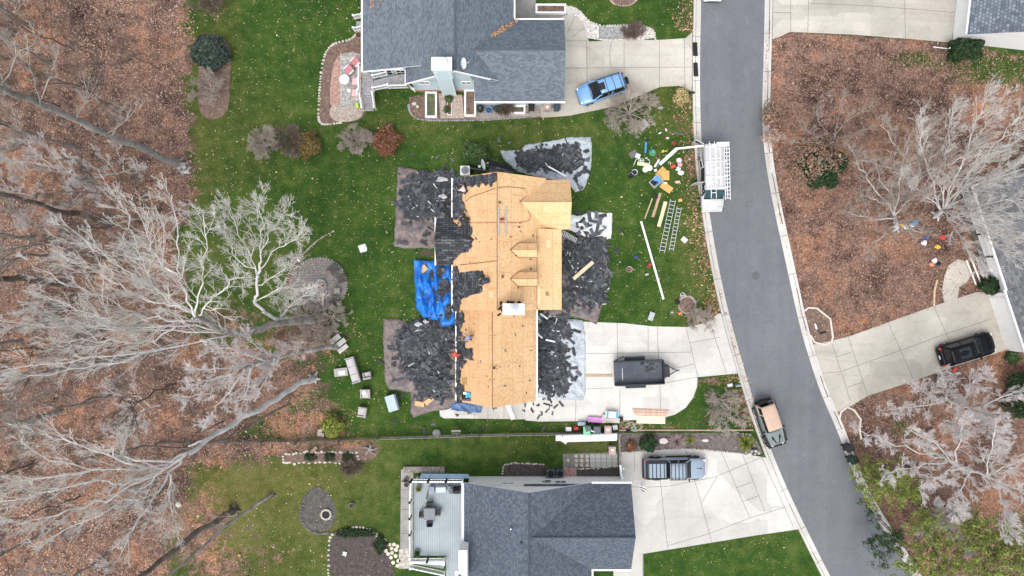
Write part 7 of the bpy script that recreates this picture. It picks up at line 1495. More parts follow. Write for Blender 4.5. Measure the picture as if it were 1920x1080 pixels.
ladder('aluminium_ladder','aluminium ladder leaning on the south gable of the stripped roof',P(963,787,.05),P(950,757,4.4),.46,12,ALU)
# ---------------- work clutter on the front lawn ----------------
ladder('aluminium_ladder','longer aluminium ladder section lying on the lawn beside the lumber',P(1241,473,.06),P(1262,374,.06),.46,14,ALU,.07)
ladder('aluminium_ladder','shorter aluminium ladder section lying nearest the kerb',P(1258.5,470,.06),P(1273.5,388,.06),.38,12,ALU,.07)
def plank(name,label,a,b,w,mat,h=.05,z=.02,cat='board'):
    m=MB(); m.bar(P(*a,z+h/2),P(*b,z+h/2),w,h); return m.build(name,mat,label=label,cat=cat,bevel=.006)
plank('gutter_length','long white gutter length lying across the front lawn',(1202,415),(1244,561),.17,WHITE,.10,.02,'gutter')
plank('board','wide pale board lying beside the longer ladder section',(1248,378),(1235,425),.32,WOOD_L)
plank('board','narrow brown board pair between the pale board and the stick',(1238,362),(1224,407),.24,M('brownish_lumber',(.42,.28,.18),.8,.15,4,fine=12))
plank('stick','thin tan stick leftmost of the lumber on the lawn',(1223,372),(1209,410),.10,WOOD)
plank('cardboard','small orange cardboard scrap above the shorter ladder section',(1272,376),(1279,375),.26,ORG,.02)
plank('shovel_head','dark shovel head lying above the thin stick',(1228,363),(1231,372),.3,BLACK,.06,.02,'tool')
plank('foam_sheet','white square foam sheet lying right of the ladders',(1279,446),(1287,453),.42,WHITE,.03)
plank('board','round ended orange board below the white fittings',(1195,306),(1218,310),.34,WOOD_L,.03)
plank('mat','dark grey square mat beside the white paper sheet',(1181,293),(1194,285),.55,M('grey_mat',(.14,.13,.13),.9,.15,3),.02,.02,'mat')
plank('paper_sheet','white paper sheet lying on the grey mat corner',(1192,291),(1200,294),.40,WHITE,.01,.05,'paper')
plank('stick','thin pale rod pointing down from the white paper sheet',(1193,298),(1188,310),.06,M('pale_rod',(.55,.6,.5),.6),.03)
plank('level','blue spirit level lying upright in the clutter',(1211,266),(1210,287),.17,BLU,.08,.02,'tool')
plank('tool_grip','black tool handle touching the top of the blue level',(1212,266),(1217,262),.14,BLACK,.08,.02,'tool')
plank('pole','dark pole lying near the kerb above the red bag',(1261,250),(1283,252),.10,M('dark_pole',(.1,.105,.12),.6),.06,.02,'pole')
plank('pipe','white pipe piece nearer the dark pole',(1248,241),(1250,246),.1,WHITE,.08,.02,'pipe')
plank('pipe','white pipe piece nearer the grey cover sheet',(1235,251),(1240,248),.1,WHITE,.08,.02,'pipe')
plank('cardboard','square orange cardboard sheet on top of the folded cardboard',(1240,329),(1255,329),.85,ORG,.03,.14)
plank('cardboard','folded orange cardboard lying half under the square sheet',(1232,332),(1247,316),.6,ORG,.03,.05)
plank('cardboard','tilted orange cardboard sheet below the blue lined tub',(1240,345),(1259,358),.62,ORG,.03,.03)
plank('trim_piece','white trim strip lying left of the bent gutter',(1227,313),(1236,299),.14,WHITE,.06)
plank('trim_piece','dark grey trim strip beside the white trim strip',(1231,313),(1238,303),.2,M('dark_trim',(.12,.12,.13),.6),.05)
t=thing('bent_gutter','bent white gutter length reaching from the van rack down to the lawn','gutter',tuple(P(1268,279)))
m=MB(); m.bar(P(1237,308,.08),P(1269,279,.5),.30,.10); m.build('lower_run',M('pale_gutter',(.62,.66,.60),.5,.06),t); m=MB(); m.bar(P(1267,279,.5),P(1352,270,2.35),.16,.10); m.build('upper_run',WHITE,t)
def bucket(name,label,px,py,r,h,mat,inside_=None,cat='bucket',z=0):
    p=P(px,py,z); t=thing(name,label,cat,tuple(p)); m=MB(); m.lathe(0,0,0,[(r*.82,0),(r,h),(r*.93,h),(r*.78,.03)],18); m.build('shell',mat,t,world=False); m=MB(); m.lathe(0,0,h*.55,[(r*.86,0),(r*.1,.01)],16); m.build('contents',inside_ or BLACK,t,world=False)
    m=MB(); m.tube([(r*math.cos(k*.26),r*math.sin(k*.26),h+.02+.0*k) for k in range(13)],.012,4); m.build('handle',ALU,t,world=False); return t
bucket('bucket','black open bucket left of the white rimmed bucket',1182,330,.24,.36,BLACK); bucket('bucket','white rimmed bucket beside the black bucket',1189,324,.26,.34,WHITE,BLACK)
bucket('bucket','pink and white bucket among the red cans by the kerb',1272,302,.24,.3,PINK,WHITE); bucket('bucket','deep red bucket just below the pink bucket',1274,310,.24,.28,DRED,PINK)
bucket('pot','round brown pot with pale rim on the lawn east of the shingle heap',1179,505,.27,.3,M('pale_rim',(.5,.45,.42),.7),RUST,'pot')
for x,y,l in ((1210,318,'round white lid leftmost below the orange board'),(1218,315,'round white lid touching the orange board end')): p=P(x,y); m=MB(); m.lathe(p.x,p.y,.01,[(.25,0),(.25,.03),(.2,.04),(.02,.035)],18); m.build('lid',WHITE,label=l,cat='lid')
t=thing('hose_reel','green wound hose reel standing in the clutter','hose reel',tuple(P(1223,286)))
for k in range(4): m=MB(); m.tube([((.30-.05*k)*math.cos(a*.42),(.30-.05*k)*math.sin(a*.42),.08+.09*k) for a in range(16)],.045,6); m.build('hose_loop',GRN,t,world=False)
m=MB(); m.lathe(0,0,0,[(.3,0),(.3,.05),(.06,.06),(.06,.42),(.14,.43)],14); m.build('reel',M('green_grey',(.15,.25,.2),.6),t,world=False)
t=thing('storage_tub','open plastic tub with blue lining and dark tools','tub',tuple(P(1229,341)),math.radians(42))
m=MB(); L_,W_,h_=.95,.72,.34
for sx in (-1,1): m.box(sx*L_/2,0,0,.05,W_,h_); m.box(0,sx*W_/2,0,L_+.05,.05,h_)
m.box(0,0,0,L_,W_,.03); m.build('shell',M('grey_tub',(.42,.46,.50),.5),t,world=False,bevel=.015); m=MB(); m.box(.17,.02,.05,.5,.62,.1); m.build('lining',M('sky_blue',(.10,.30,.62),.5,.2),t,world=False)
m=MB(); m.box(-.22,.05,.05,.36,.5,.16,rz=.3); m.build('tool_case',BLACK,t,world=False,bevel=.02); m=MB(); m.rock(-.3,-.2,.1,.1,.09,.08,0,.2); m.build('rag',PINK,t,world=False); m=MB(); m.box(-.02,-.08,.06,.2,.3,.15,rz=.8); m.build('drill',DBL,t,world=False)
for i,(x,y,lab,parts) in enumerate([(1250,259,'red and white can pair below the white pipes',[('can',RED,'lump',.14),('cap',WHITE,'lump',.16)]),(1264,268,'crumpled dark red bag near the bent gutter elbow',[('bag',DRED,'lump',.24),('strap',RED,'rod',.3)]),(1262,313,'bright red fuel can left of the white bags',[('can',RED,'box',.42),('cap',BLACK,'lump',.06)]),(1257,306,'orange and white tube pair above the red fuel can',[('tube',ORG,'rod',.2),('tube',WHITE,'rod',.2)]),(1270,318,'crumpled white plastic bag nearest the red fuel can',[('bag',WHITE,'lump',.25),('knot',WHITE,'lump',.12)]),(1275,324,'white plastic bag furthest down toward the van door',[('bag',WHITE,'lump',.28),('knot',PINK,'lump',.1)]),(1269,343,'pale pink bag lying alone right of the cardboard',[('bag',PINK,'lump',.28),('flap',WHITE,'lump',.15)]),(1244,284,'yellow power tools tangled with a cord',[('tool',YEL,'lump',.16),('handle',YEL,'rod',.28),('blade',BLACK,'rod',.2)]),(1249,283,'yellow clamp lying beside the yellow tools',[('jaw',YEL,'rod',.25),('grip',ORG,'rod',.15)]),(1233,294,'dull red tangled cord right of the hose reel',[('coil',M('dull_red',(.28,.09,.08),.8),'ring',.2),('end',BLACK,'rod',.2)]),(1204,301,'white curved pipe fitting in the clutter',[('elbow',WHITE,'ring',.15),('end',WHITE,'rod',.15)]),(1213,298,'black and white fittings heaped in the clutter',[('fitting',BLACK,'rod',.3),('cap',WHITE,'lump',.1),('joint',WHITE,'rod',.2)]),(1218,302,'white elbow fittings at the right of the fittings heap',[('elbow',WHITE,'rod',.2),('joint',BLACK,'lump',.1)]),(1199,299,'small white cap fitting left of the curved pipe',[('cap',WHITE,'lump',.12),('ring',WHITE,'ring',.1)]),(1230,318,'white rag lying on the folded cardboard corner',[('rag',WHITE,'lump',.16),('strip',PINK,'rod',.15)]),(1247,342,'white paper scrap between two cardboard sheets',[('scrap',WHITE,'lump',.15),('strip',WHITE,'rod',.15)]),(1191,482,'deep blue bag lying alone on the east lawn',[('bag',DBL,'lump',.24),('strap',DBL,'rod',.2)]),(1217,498,'dark red bag beside the long white gutter',[('bag',DRED,'lump',.24),('flap',RED,'lump',.14)]),(1212,514,'grey metal tool below the dark red bag',[('body',STEEL,'box',.3),('grip',BLACK,'rod',.2)]),(1185,505,'thin tan hose end beside the round pot',[('hose',WOOD,'rod',.25),('tip',WOOD,'rod',.15)]),(1271,565,'black tangled tool left of the brick ring',[('body',BLACK,'lump',.26),('cable',BLACK,'ring',.24)]),(1276,588,'orange round blower lying below the brick ring',[('body',M('orange_plastic',(.65,.22,.12),.5),'lump',.24),('nozzle',ORG,'rod',.25)]),(1260,586,'small grey wheel with white hub left of the orange blower',[('tyre',M('grey_wheel',(.3,.3,.3),.7),'ring',.16),('hub',WHITE,'lump',.09)]),(1221,592,'silver and black tile saw on the grass by the main driveway',[('deck',STEEL,'box',.75),('motor',BLACK,'lump',.18),('guard',WHITE,'box',.3),('handle',BLACK,'rod',.4)]),(1280,553,'white hooked plastic piece above the brick ring',[('hook',WHITE,'ring',.2),('arm',WHITE,'rod',.25)])]):
    nm={'can':'paint_can','bag':'crumpled_bag'}.get(parts[0][0],'tool' if 'tool' in lab or 'saw' in lab or 'blower' in lab else 'fitting'); clump(nm,lab,nm.replace('_',' '),tuple(P(x,y,.01)),parts,100+i)
p=P(1206,234); m=MB(); m.add([(p.x-.55,p.y-.1,.25),(p.x-.05,p.y-.5,.2),(p.x+.5,p.y-.05,.22),(p.x+.05,p.y+.5,.28)],[(0,1,2,3)]); m.prism([(p.x-.55,p.y-.1),(p.x-.05,p.y-.5),(p.x+.5,p.y-.05),(p.x+.05,p.y+.5)],0,.24); m.build('grey_cover',M('grey_cover',(.36,.38,.39),.7,.15,2),label='square pale grey cover beside the tan weeping tree',cat='cover',bevel=.05)
p=P(1238,202); m=MB(); m.rock(p.x,p.y,.05,.3,.16,.1,0,.12,random,2); m.build('flat_stone',STONE_G,label='flat grey stone on the lawn below the mailbox',cat='stone',smooth=True)
def mailbox(label,px,py,rz,mat=BLACK):
    t=thing('mailbox',label,'mailbox',tuple(P(px,py)),rz); m=MB(); m.box(0,0,0,.1,.1,1.05); m.build('post',WOOD_D,t,world=False); m=MB(); m.box(.05,0,1.05,.5,.17,.12); m.tube([(-.20,0,1.17),(.30,0,1.17)],.085,10); m.build('box',mat,t,world=False); m=MB(); m.box(.2,.1,1.15,.03,.02,.14); m.build('flag',RED,t,world=False); return t
mailbox('dark mailbox beside the dry yellow shrub',1290,180,0); mailbox('grey mailbox on the grass strip near the tan topped vehicle',1376,720,.15,M('mail_grey',(.25,.28,.3),.5)); mailbox('dark mailbox beside the large yucca',1405,836,.1); mailbox('dark mailbox in the white edged island bed',1534,622,math.pi+.3)
m=MB(); m.box(P(1529,612).x,P(1529,612).y,0,.5,.12,.12,rz=1.9); m.build('white_block',WHITE,label='white block lying in the island bed by the mailbox',cat='block'); m=MB(); m.box(P(1368,722).x,P(1368,722).y,0,.45,.25,.2,rz=.2); m.build('newspaper_box',WHITE,label='white box beside the grey mailbox',cat='box')
for x,y,l in ((1303,93,'black rubber kerb ramp upper of the two at the blue car driveway'),(1304,131,'black rubber kerb ramp lower of the two at the blue car driveway')):
    p=P(x,y); m=MB(); m.prism([(p.x-.2,p.y-.6),(p.x+.22,p.y-.62),(p.x+.16,p.y+.6),(p.x-.24,p.y+.6)],.1,.17); m.build('kerb_ramp',RUBBER,label=l,cat='ramp',bevel=.03)
# ---------------- bins, boxes and lumber along the south edge ----------------
def wheelie(label,px,py,rz,body,lid,h=1.05,logo=None,w=.58,d=.68,name='wheeled_bin'):
    t=thing(name,label,'bin',tuple(P(px,py)),rz); m=MB(); m.box(0,0,.06,d*.8,w*.8,h-.06,tx=1.2,ty=1.2); m.build('body',body,t,world=False,bevel=.03); m=MB(); m.box(0,0,h,d,w+.04,.05); m.box(.04,0,h+.05,d*.7,w*.75,.03,tx=.9,ty=.9); m.build('lid',lid,t,world=False,bevel=.03)
    m=MB(); m.bar((-d/2-.05,-w/2,h-.04),(-d/2-.05,w/2,h-.04),.04,.04); m.build('handle',body,t,world=False)
    for s in (1,-1): m=MB(); m.lathe(0,0,0,[(.11,-.03),(.11,.03)],12); m.v=[(-d*.36+q[0],s*w*.42+q[2],.11+q[1]) for q in m.v]; m.build('wheel',RUBBER,t,world=False)
    if logo: m=MB(); m.box(.06,0,h+.081,.16,.22,.004); m.build('lid_label',WHITE,t,world=False)
    return t
TANB=M('tan_bin',(.38,.28,.24),.6,.08,2); GBN=M('mint_green_bin',(.18,.52,.30),.5,.1,2); DKB=M('dark_grey_bin',(.07,.085,.10),.5,.1,2)
wheelie('mint green wheeled bin with open dark lid among the bins',1098,803,math.pi/2,GBN,GBN); wheelie('dark grey wheeled bin between the mint green and tan bins',1117,803,math.pi/2,DKB,DKB); wheelie('tan wheeled bin with white label at the right of the bin row',1137,802,math.pi/2,TANB,TANB,logo=1)
wheelie('tan wheeled bin with white label on the stepping stone pad',1145,840,math.pi/2,TANB,TANB,logo=1)
m=MB(); m.obox(Matrix.Translation(P(1103,804,1.2))@Matrix.Rotation(.3,4,'Z')@Matrix.Rotation(.2,4,'X'),.5,.45,.12); m.build('dark_box',DKB,label='small dark box resting on the mint green bin',cat='box',bevel=.02)
m=MB(); m.bar(P(1106,806,1.14),P(1114,810,1.12),.09,.05); m.build('white_board',WHITE,label='short white board across the dark grey bin corner',cat='board')
m=MB(); m.box(P(1065.5,803.5).x,P(1065.5,803.5).y,0,.48,.34,.4); m.build('white_box',WHITE,label='small white box left of the red box by the fence',cat='box',bevel=.015)
m=MB(); m.box(P(1080,802.5).x,P(1080,802.5).y,0,.46,.36,.3,tx=.85,ty=.8); m.tube([tuple(P(1077,802,.3)),tuple(P(1080,801,.42)),tuple(P(1083,802,.3))],.03,5); m.build('fuel_can',RED,label='red fuel can between white box and mint green bin',cat='fuel can',bevel=.04)
m=MB(); m.box(P(1152,800).x,P(1152,800).y,0,.42,.42,.5,rz=.15); m.build('grey_crate',M('pale_crate',(.48,.5,.5),.6,.1),label='pale grey crate right of the tan bin',cat='crate',bevel=.02)
m=MB(); m.box(P(1090,793).x,P(1090,793).y,0,.7,.3,.5); m.build('grey_tub',M('blue_grey_tub',(.3,.36,.42),.5,.1),label='blue grey tub behind the mint green bin',cat='tub',bevel=.03)
m=MB(); m.box(P(1115,786).x,P(1115,786).y,.05,1.28,.48,.3,rz=-.06); b_=m.build('pink_foam_pack',M('pink_foam',(.62,.26,.58),.6,.12,3),label='pink wrapped foam pack lying by the driveway edge',cat='insulation',bevel=.04)
t=thing('shingle_bundle','blue and white wrapped bundle on the beige boxes','bundle',tuple(P(1147,777,.4)),-.08); m=MB(); m.box(0,0,0,1.15,.55,.2); m.build('wrap',M('white_wrap',(.72,.75,.77),.4,.06),t,world=False,bevel=.04)
for x,w_ in ((-.40,.2),(.45,.22)): m=MB(); m.box(x,.0,.203,w_,.5,.004); m.build('blue_band',M('wrap_blue',(.05,.32,.58),.4,.1),t,world=False)
m=MB(); m.box(.02,0,.204,.42,.3,.004); m.build('label_panel',M('wrap_pale',(.70,.82,.88),.4,.05),t,world=False)
m=MB(); m.box(P(1147,787).x,P(1147,787).y,.05,1.3,.42,.36,rz=-.03); m.build('beige_carton',M('beige_carton',(.50,.45,.40),.8,.1,3),label='long beige carton under the blue and white bundle',cat='box',bevel=.015); m=MB(); m.box(P(1132,784).x,P(1132,784).y,.05,.36,.75,.3); m.build('beige_carton',M('beige_carton',(.50,.45,.40),.8,.1,3),label='short beige carton between the pink pack and the bundle',cat='box',bevel=.015)
m=MB(); m.box(P(1164,785).x,P(1164,785).y,.0,.3,.36,.4); m.lathe(P(1164,785).x,P(1164,785).y,.4,[(.08,0),(.08,.05)],10); m.build('black_box',BLACK,label='small black speaker like box right of the beige cartons',cat='box',bevel=.02)
for i in range(5):
    m=MB(); rz=-.045+.012*i; m.bar(P(1186+i,767+i*2.2,.08+.06*(i%2)),P(1254-i,770+i*2.0,.08+.06*(i%2)),.16,.06); o=m.build('board',M('salmon_lumber',(.55,.37,.28),.75,.12,4,fine=12) if i!=2 else WOOD_L,bevel=.005); o['label']='long thin board in the stack above the plywood sheet' if i!=2 else 'palest long board in the middle of the stack above the plywood'; o['category']='board'
    if i!=2: o['group']='salmon boards in the stack'
m=MB(); m.box(P(1220,787).x,P(1220,787).y,.06,2.55,.66,.05,rz=-.02); m.build('plywood_sheet',M('new_ply',(.74,.64,.45),.7,.08,3),label='pale plywood sheet at the driveway edge under the board stack',cat='plywood')
for i,(cx,cy,r,lab,mt) in enumerate(((1172,795,.4,'pinkish garden hose looped beside the pale grey crate',M('pink_hose',(.45,.3,.27),.7)),(1182,797,.35,'tan cord looped in the middle of the hose tangle',M('tan_cord',(.5,.42,.35),.7)),(1194,800,.42,'pale cord looped at the right end of the hose tangle',M('pale_cord',(.5,.45,.4),.7)))):
    p=P(cx,cy); rr=random.Random(i); m=MB(); m.tube([(p.x+r*(1+.35*math.sin(k*1.3))*math.cos(k*.5),p.y+r*.8*(1+.3*math.cos(k*.9))*math.sin(k*.5),.04+.01*(k%4)) for k in range(26)],.022,5); m.build('hose',mt,label=lab,cat='hose')
clump('compressor','small dark compressor inside the hose tangle','compressor',tuple(P(1180,806)),[('tank',BLACK,'lump',.3),('motor',DKB,'box',.3),('handle',BLACK,'rod',.3)],201)
m=MB(); m.box(P(1190,804).x,P(1190,804).y,0,.22,.5,.16,rz=-.4); m.build('green_tool',M('green_grey',(.15,.25,.2),.6),label='small green and white tool lying right of the compressor',cat='tool',bevel=.03)
plank('board','brown plank lying on the driveway behind the trailer gate',(1097,704),(1148,704),.26,M('brown_plank',(.42,.30,.21),.8,.15,3),.04,.06)
# boards and cardboard on the heaps
plank('board','bright orange plank lying on the east shingle heap',(1075,523),(1112,491),.32,WOOD_L,.05,.78)
plank('cardboard','left orange board scrap on the southwest brown tarp',(778,756),(795,759),.42,M('osb_scrap',(.62,.38,.19),.8,.12,4),.03,.25); plank('cardboard','right tilted orange board scrap on the southwest brown tarp',(797,757),(814,744),.42,M('osb_scrap',(.62,.38,.19),.8,.12,4),.03,.27)
m=MB(); p=P(794,504,.55); m.box(p.x,p.y,p.z,.62,.55,.03,rz=.7); m.build('cardboard',M('osb_scrap',(.62,.38,.19),.8,.12,4),label='tan square board lying on the bright blue tarp',cat='board')
for a,b,l in (((1013,588),(1027,598),'white trim board on the driveway heap nearest the porch corner'),((1008,626),(1017,634),'short white trim board beside the lower right gutter'),((1023,637),(1041,641),'white trim board lying level on the driveway heap'),((1028,312),(1062,331),'long white trim board on the north shingle heap')): plank('trim_board',l,a,b,.14,WHITE,.05,.55)
for x,y,s_,l in ((831,368,.32,'crumpled white felt paper on the northwest heap'),(828,337,.4,'white paper sheet at the top of the northwest heap'),(784,608,.3,'white plastic scrap at the top of the southwest heap'),(798,603,.25,'second white scrap near the blue tarp lower corner')): p=P(x,y,.62); m=MB(); m.rock(p.x,p.y,p.z,s_,s_*.6,.06,0,.45,random,2); m.build('paper_scrap',M('grey_felt',(.42,.42,.42),.8,.3,3),label=l,cat='paper')
# ---------------- rear garden furniture ----------------
WK=M('taupe_wicker',(.34,.31,.30),.8,.12,8); CU=M('grey_cushion',(.46,.44,.43),.85,.08,4)
def armchair(label,px,py,rz,L=.82,W=.88,seats=1,name='armchair',cat='armchair',pillow=False):
    t=thing(name,label,cat,tuple(P(px,py)),rz); m=MB(); m.box(0,0,.05,L,W,.28); m.build('base',WK,t,world=False,bevel=.02)
    m=MB(); m.box(-L/2+.08,0,.05,.16,W,.72); m.build('backrest',WK,t,world=False,bevel=.03)
    for s in (1,-1): m=MB(); m.box(.04,s*(W/2-.06),.05,L-.1,.12,.55); m.build('armrest',WK,t,world=False,bevel=.03)
    for i in range(seats): w_=(W-.26)/seats; m=MB(); m.box(.07,-W/2+.13+w_*(i+.5),.33,L-.24,w_-.02,.14); m.build('cushion',CU,t,world=False,bevel=.04)
    return t
armchair('three seat grey wicker garden sofa standing on the grass',664,693,math.radians(197),.85,2.35,3,'garden_sofa','sofa')
armchair('grey wicker armchair with an open crate on its right side facing the sofa',690,703,math.radians(100),.62,.72); a_=armchair('grey wicker armchair with a round white pot on its seat',687,737,math.radians(-90)); armchair('grey wicker armchair nearest the round yellow shrub',681,771,math.radians(172))
m=MB(); q=P(685,735); m.lathe(q.x,q.y,.48,[(.12,0),(.2,.2),(.17,.2),(.1,.05)],14); m.build('white_pot',WHITE,label='round white pot standing on the middle armchair',cat='pot')
t=thing('coffee_table','grey wicker coffee table left of the garden sofa','table',tuple(P(641,697)),.12); m=MB(); m.box(0,0,.34,1.2,.72,.06); m.build('table_top',WK,t,world=False,bevel=.01)
for sx in (-1,1):
    for sy in (-1,1): m=MB(); m.box(sx*.52,sy*.3,0,.08,.08,.34); m.build('leg',WK,t,world=False)
m=MB(); q=P(643,698); m.box(q.x,q.y,.40,.56,.38,.06,rz=.1); m.build('white_tray',WHITE,label='white tray lying on the grey coffee table',cat='tray',bevel=.02)
t=thing('storage_box','pale blue lidded deck storage box on the grass','storage box',tuple(P(738,753)),math.radians(107)); m=MB(); m.box(0,0,0,1.35,.95,.8); m.build('body',M('dark_blue_box',(.14,.17,.20),.5),t,world=False,bevel=.02); m=MB(); m.box(0,.06,.8,1.42,.85,.1); m.build('lid',M('pale_blue_lid',(.36,.45,.52),.5,.06),t,world=False,bevel=.02)
t=thing('picnic_bench','grey slatted picnic bench at the foot of the frosty tree','bench',tuple(P(638,644)),math.radians(38))
for i in range(3): m=MB(); m.box(-.0,.38+i*.16,.42,1.0,.11,.04); m.build('seat_slat',M('pale_slats',(.55,.54,.52),.7),t,world=False)
m=MB(); m.box(.1,-.05,.72,1.25,.42,.06); m.build('table_top',M('grey_top',(.38,.37,.35),.8,.15,4),t,world=False)
for s in (-1,1): m=MB(); m.bar((s*.4,-.4,0),(s*.4,.7,.42),.07,.07); m.bar((s*.4,.5,0),(s*.4,-.05,.72),.07,.07); m.build('leg',WOOD_G,t,world=False)
for i in range(3): m=MB(); m.box(-.0,-.42-i*.13,.42,1.0,.10,.04); m.build('seat_slat',M('pale_slats',(.55,.54,.52),.7),t,world=False)
m=MB(); p=P(680,465); m.prism([(p.x-.42,p.y+.2),(p.x-.2,p.y-.42),(p.x+.36,p.y-.3),(p.x+.40,p.y-.02),(p.x+.22,p.y+.38)],.01,.06); m.build('white_board',M('pale_board',(.62,.64,.65),.6,.08),label='pale board lying alone on the lawn west of the house',cat='board')
for i,(dx,dy) in enumerate(((0,0),(4,0),(8,1),(1,-6),(5,-7))): p=P(598+dx,814+dy); m=MB(); m.box(p.x,p.y,0,.2,.3,.14); o=m.build('concrete_block',M('block_pink',(.42,.37,.34),.9,.15,3)); o['label']='pinkish concrete block in the stack beside the round yellow shrub'; o['category']='block'; o['group']='blocks by the yellow shrub'
p=P(819,811); m=MB(); m.rock(p.x,p.y,.2,.42,.36,.32,0,.08,random,2); m.build('boulder',STONE_G,label='round grey boulder at the picket fence',cat='boulder',smooth=True)
p=P(345,315); t=thing('birch_stump','white and black weathered tree stump at the edge of the woods','stump',tuple(p)); m=MB(); m.lathe(0,0,0,[(.55,0),(.42,.25),(.4,.5),(.25,.42),(.05,.4)],11); m.build('trunk',bark_mat('stump_bark',(.06,.055,.05),(.62,.60,.58),3),t,world=False)
m=MB()
for i in range(7): m.tube([(.3*math.cos(i*.9),.3*math.sin(i*.9),.2),(.6*math.cos(i*.9),.6*math.sin(i*.9),.06),(.8*math.cos(i*.9+.2),.75*math.sin(i*.9+.2),.02)],[.12,.07,.02],6)
m.build('roots',MATS['stump_bark'],t,world=False)
p=P(336,945); m=MB(); m.rock(p.x,p.y,.1,.28,.28,.2,0,.1,random,2); m.build('boulder',STONE,label='small pale boulder under the long leaning tree',cat='boulder',smooth=True)
# round patio: adirondack chairs, fire pit, log racks
WDK=M('dark_chair_wood',(.09,.085,.08),.8,.2,4)
def adirondack(label,px,py,rz,mat,name='garden_chair'):
    t=thing(name,label,'chair',tuple(P(px,py)),rz)
    for i in range(4): m=MB(); m.box(.12-i*.13,0,.32-i*.03,.11,.56,.03); m.build('seat_slat',mat,t,world=False)
    for i in range(5): m=MB(); m.bar((-.32,-.24+i*.12,.26),(-.62,-.26+i*.13,.92),.10,.025); m.build('back_slat',mat,t,world=False)
    for s in (1,-1):
        m=MB(); m.box(-.10,s*.36,.54,.75,.13,.03); m.build('armrest',mat,t,world=False)
        m=MB(); m.bar((.22,s*.3,0),(.22,s*.34,.54),.08,.05); m.build('leg',mat,t,world=False); m=MB(); m.bar((-.6,s*.3,0),(.2,s*.3,.3),.05,.1); m.build('leg',mat,t,world=False)
    return t
adirondack('dark garden chair at the upper right of the round patio',624,508,math.radians(225),WDK); adirondack('dark garden chair at the right edge of the round patio',638,524,math.radians(200),WDK); adirondack('dark garden chair at the lower right of the round patio',626,562,math.radians(150),WDK)
m=MB(); p=P(634,545); m.box(p.x,p.y,.0,.5,.5,.42); m.build('side_table',WOOD_G,label='grey side table between the dark garden chairs',cat='table',bevel=.02)
t=thing('fire_pit','round stone fire pit with leaning pinkish logs on the round patio','fire pit',tuple(P(602,535))); m=MB(); m.lathe(0,0,0,[(.55,0),(.55,.3),(.40,.3),(.38,.05)],16); m.build('ring',STONE_G,t,world=False); m=MB(); m.tube([(-.3,.1,.3),(.35,-.25,.36)],.07,7); m.tube([(-.35,-.12,.32),(.3,.2,.4)],.07,7); m.build('log',M('pink_log',(.45,.32,.28),.85,.2),t,world=False)
plank('log','pinkish split log lying upright on the round patio floor',(606,556),(605,574),.2,M('pink_log',(.45,.32,.28),.85,.2),.15,.03,'log'); plank('log','pinkish split log at the lower left of the round patio',(568,572),(574,564),.25,M('pink_log',(.45,.32,.28),.85,.2),.15,.03,'log')
m=MB(); p=P(561,488); m.box(p.x,p.y,0,.16,.3,.25,rz=.4); m.build('white_block',WHITE,label='small white block in the bed above the round patio',cat='block')
# lower lawn fire ring, pots, garden
t=thing('fire_ring','pale block fire ring on the ashy patch of the lower lawn','fire ring',tuple(P(612,964)))
for k in range(13): a=k*6.283/13; m=MB(); m.box(.42*math.cos(a),.42*math.sin(a),0,.2,.17,.22,rz=a+1.57); m.build('block',M('ring_block',(.40,.36,.33),.9,.2,3),t,world=False,bevel=.02)
m=MB(); m.lathe(0,0,.02,[(.36,0),(.2,.05),(.02,.07)],12); m.build('ash',M('black_ash',(.03,.028,.027),.95),t,world=False)
bucket('pot','round grey pot standing alone on the lower lawn',660,946,.22,.3,M('grey_pot',(.3,.28,.26),.8),BLACK,'pot')
p=P(647,1037); m=MB(); m.box(p.x,p.y,.02,.4,.14,.2,rz=.5); m.box(p.x,p.y,.021,.14,.4,.2,rz=.5); m.build('white_marker',WHITE,label='white cross shaped marker in the dark garden bed',cat='marker')
shrub('ground_cover','dark green creeping shrub along the top of the dark garden bed',668,998,1.9,.42,.4,1700,.07,LG,seed=301,cat='plant',stems=5); shrub('ground_cover','dark green creeping shrub at the right side of the dark garden bed',714,1020,.6,.9,.4,1100,.07,LG,seed=302,cat='plant',stems=5)
p=P(450,1040); m=MB(); m.lathe(p.x,p.y,0,[(.1,0),(.16,.15),(.1,.25)],10); m.build('clay_pot',M('clay',(.5,.22,.14),.8),label='small clay pot on the mossy lower lawn',cat='pot')
t=thing('driftwood_root','pale gnarled root lying at the right end of the narrow rock bed','root',tuple(P(694,842))); m=MB()
for k in range(5): a=k*1.3; m.tube([(0,0,.15),(.35*math.cos(a),.35*math.sin(a),.2),(.8*math.cos(a+.3),.6*math.sin(a+.3),.05)],[.13,.09,.03],6)
m.build('root',WOOD_G,t,world=False)
plank('log','short brown log leaning on the narrow rock bed',(583,849),(594,838),.25,M('brown_log',(.28,.18,.14),.9,.2),.2,.02,'log')
for i,(x,l) in enumerate(((582,'left low green clump in the narrow rock bed'),(619,'middle low green clump in the narrow rock bed'),(653,'right low green clump in the narrow rock bed'))): shrub('low_shrub',l,x,856,.55,.4,.4,500,.06,LG,seed=310+i,cat='plant',stems=4)
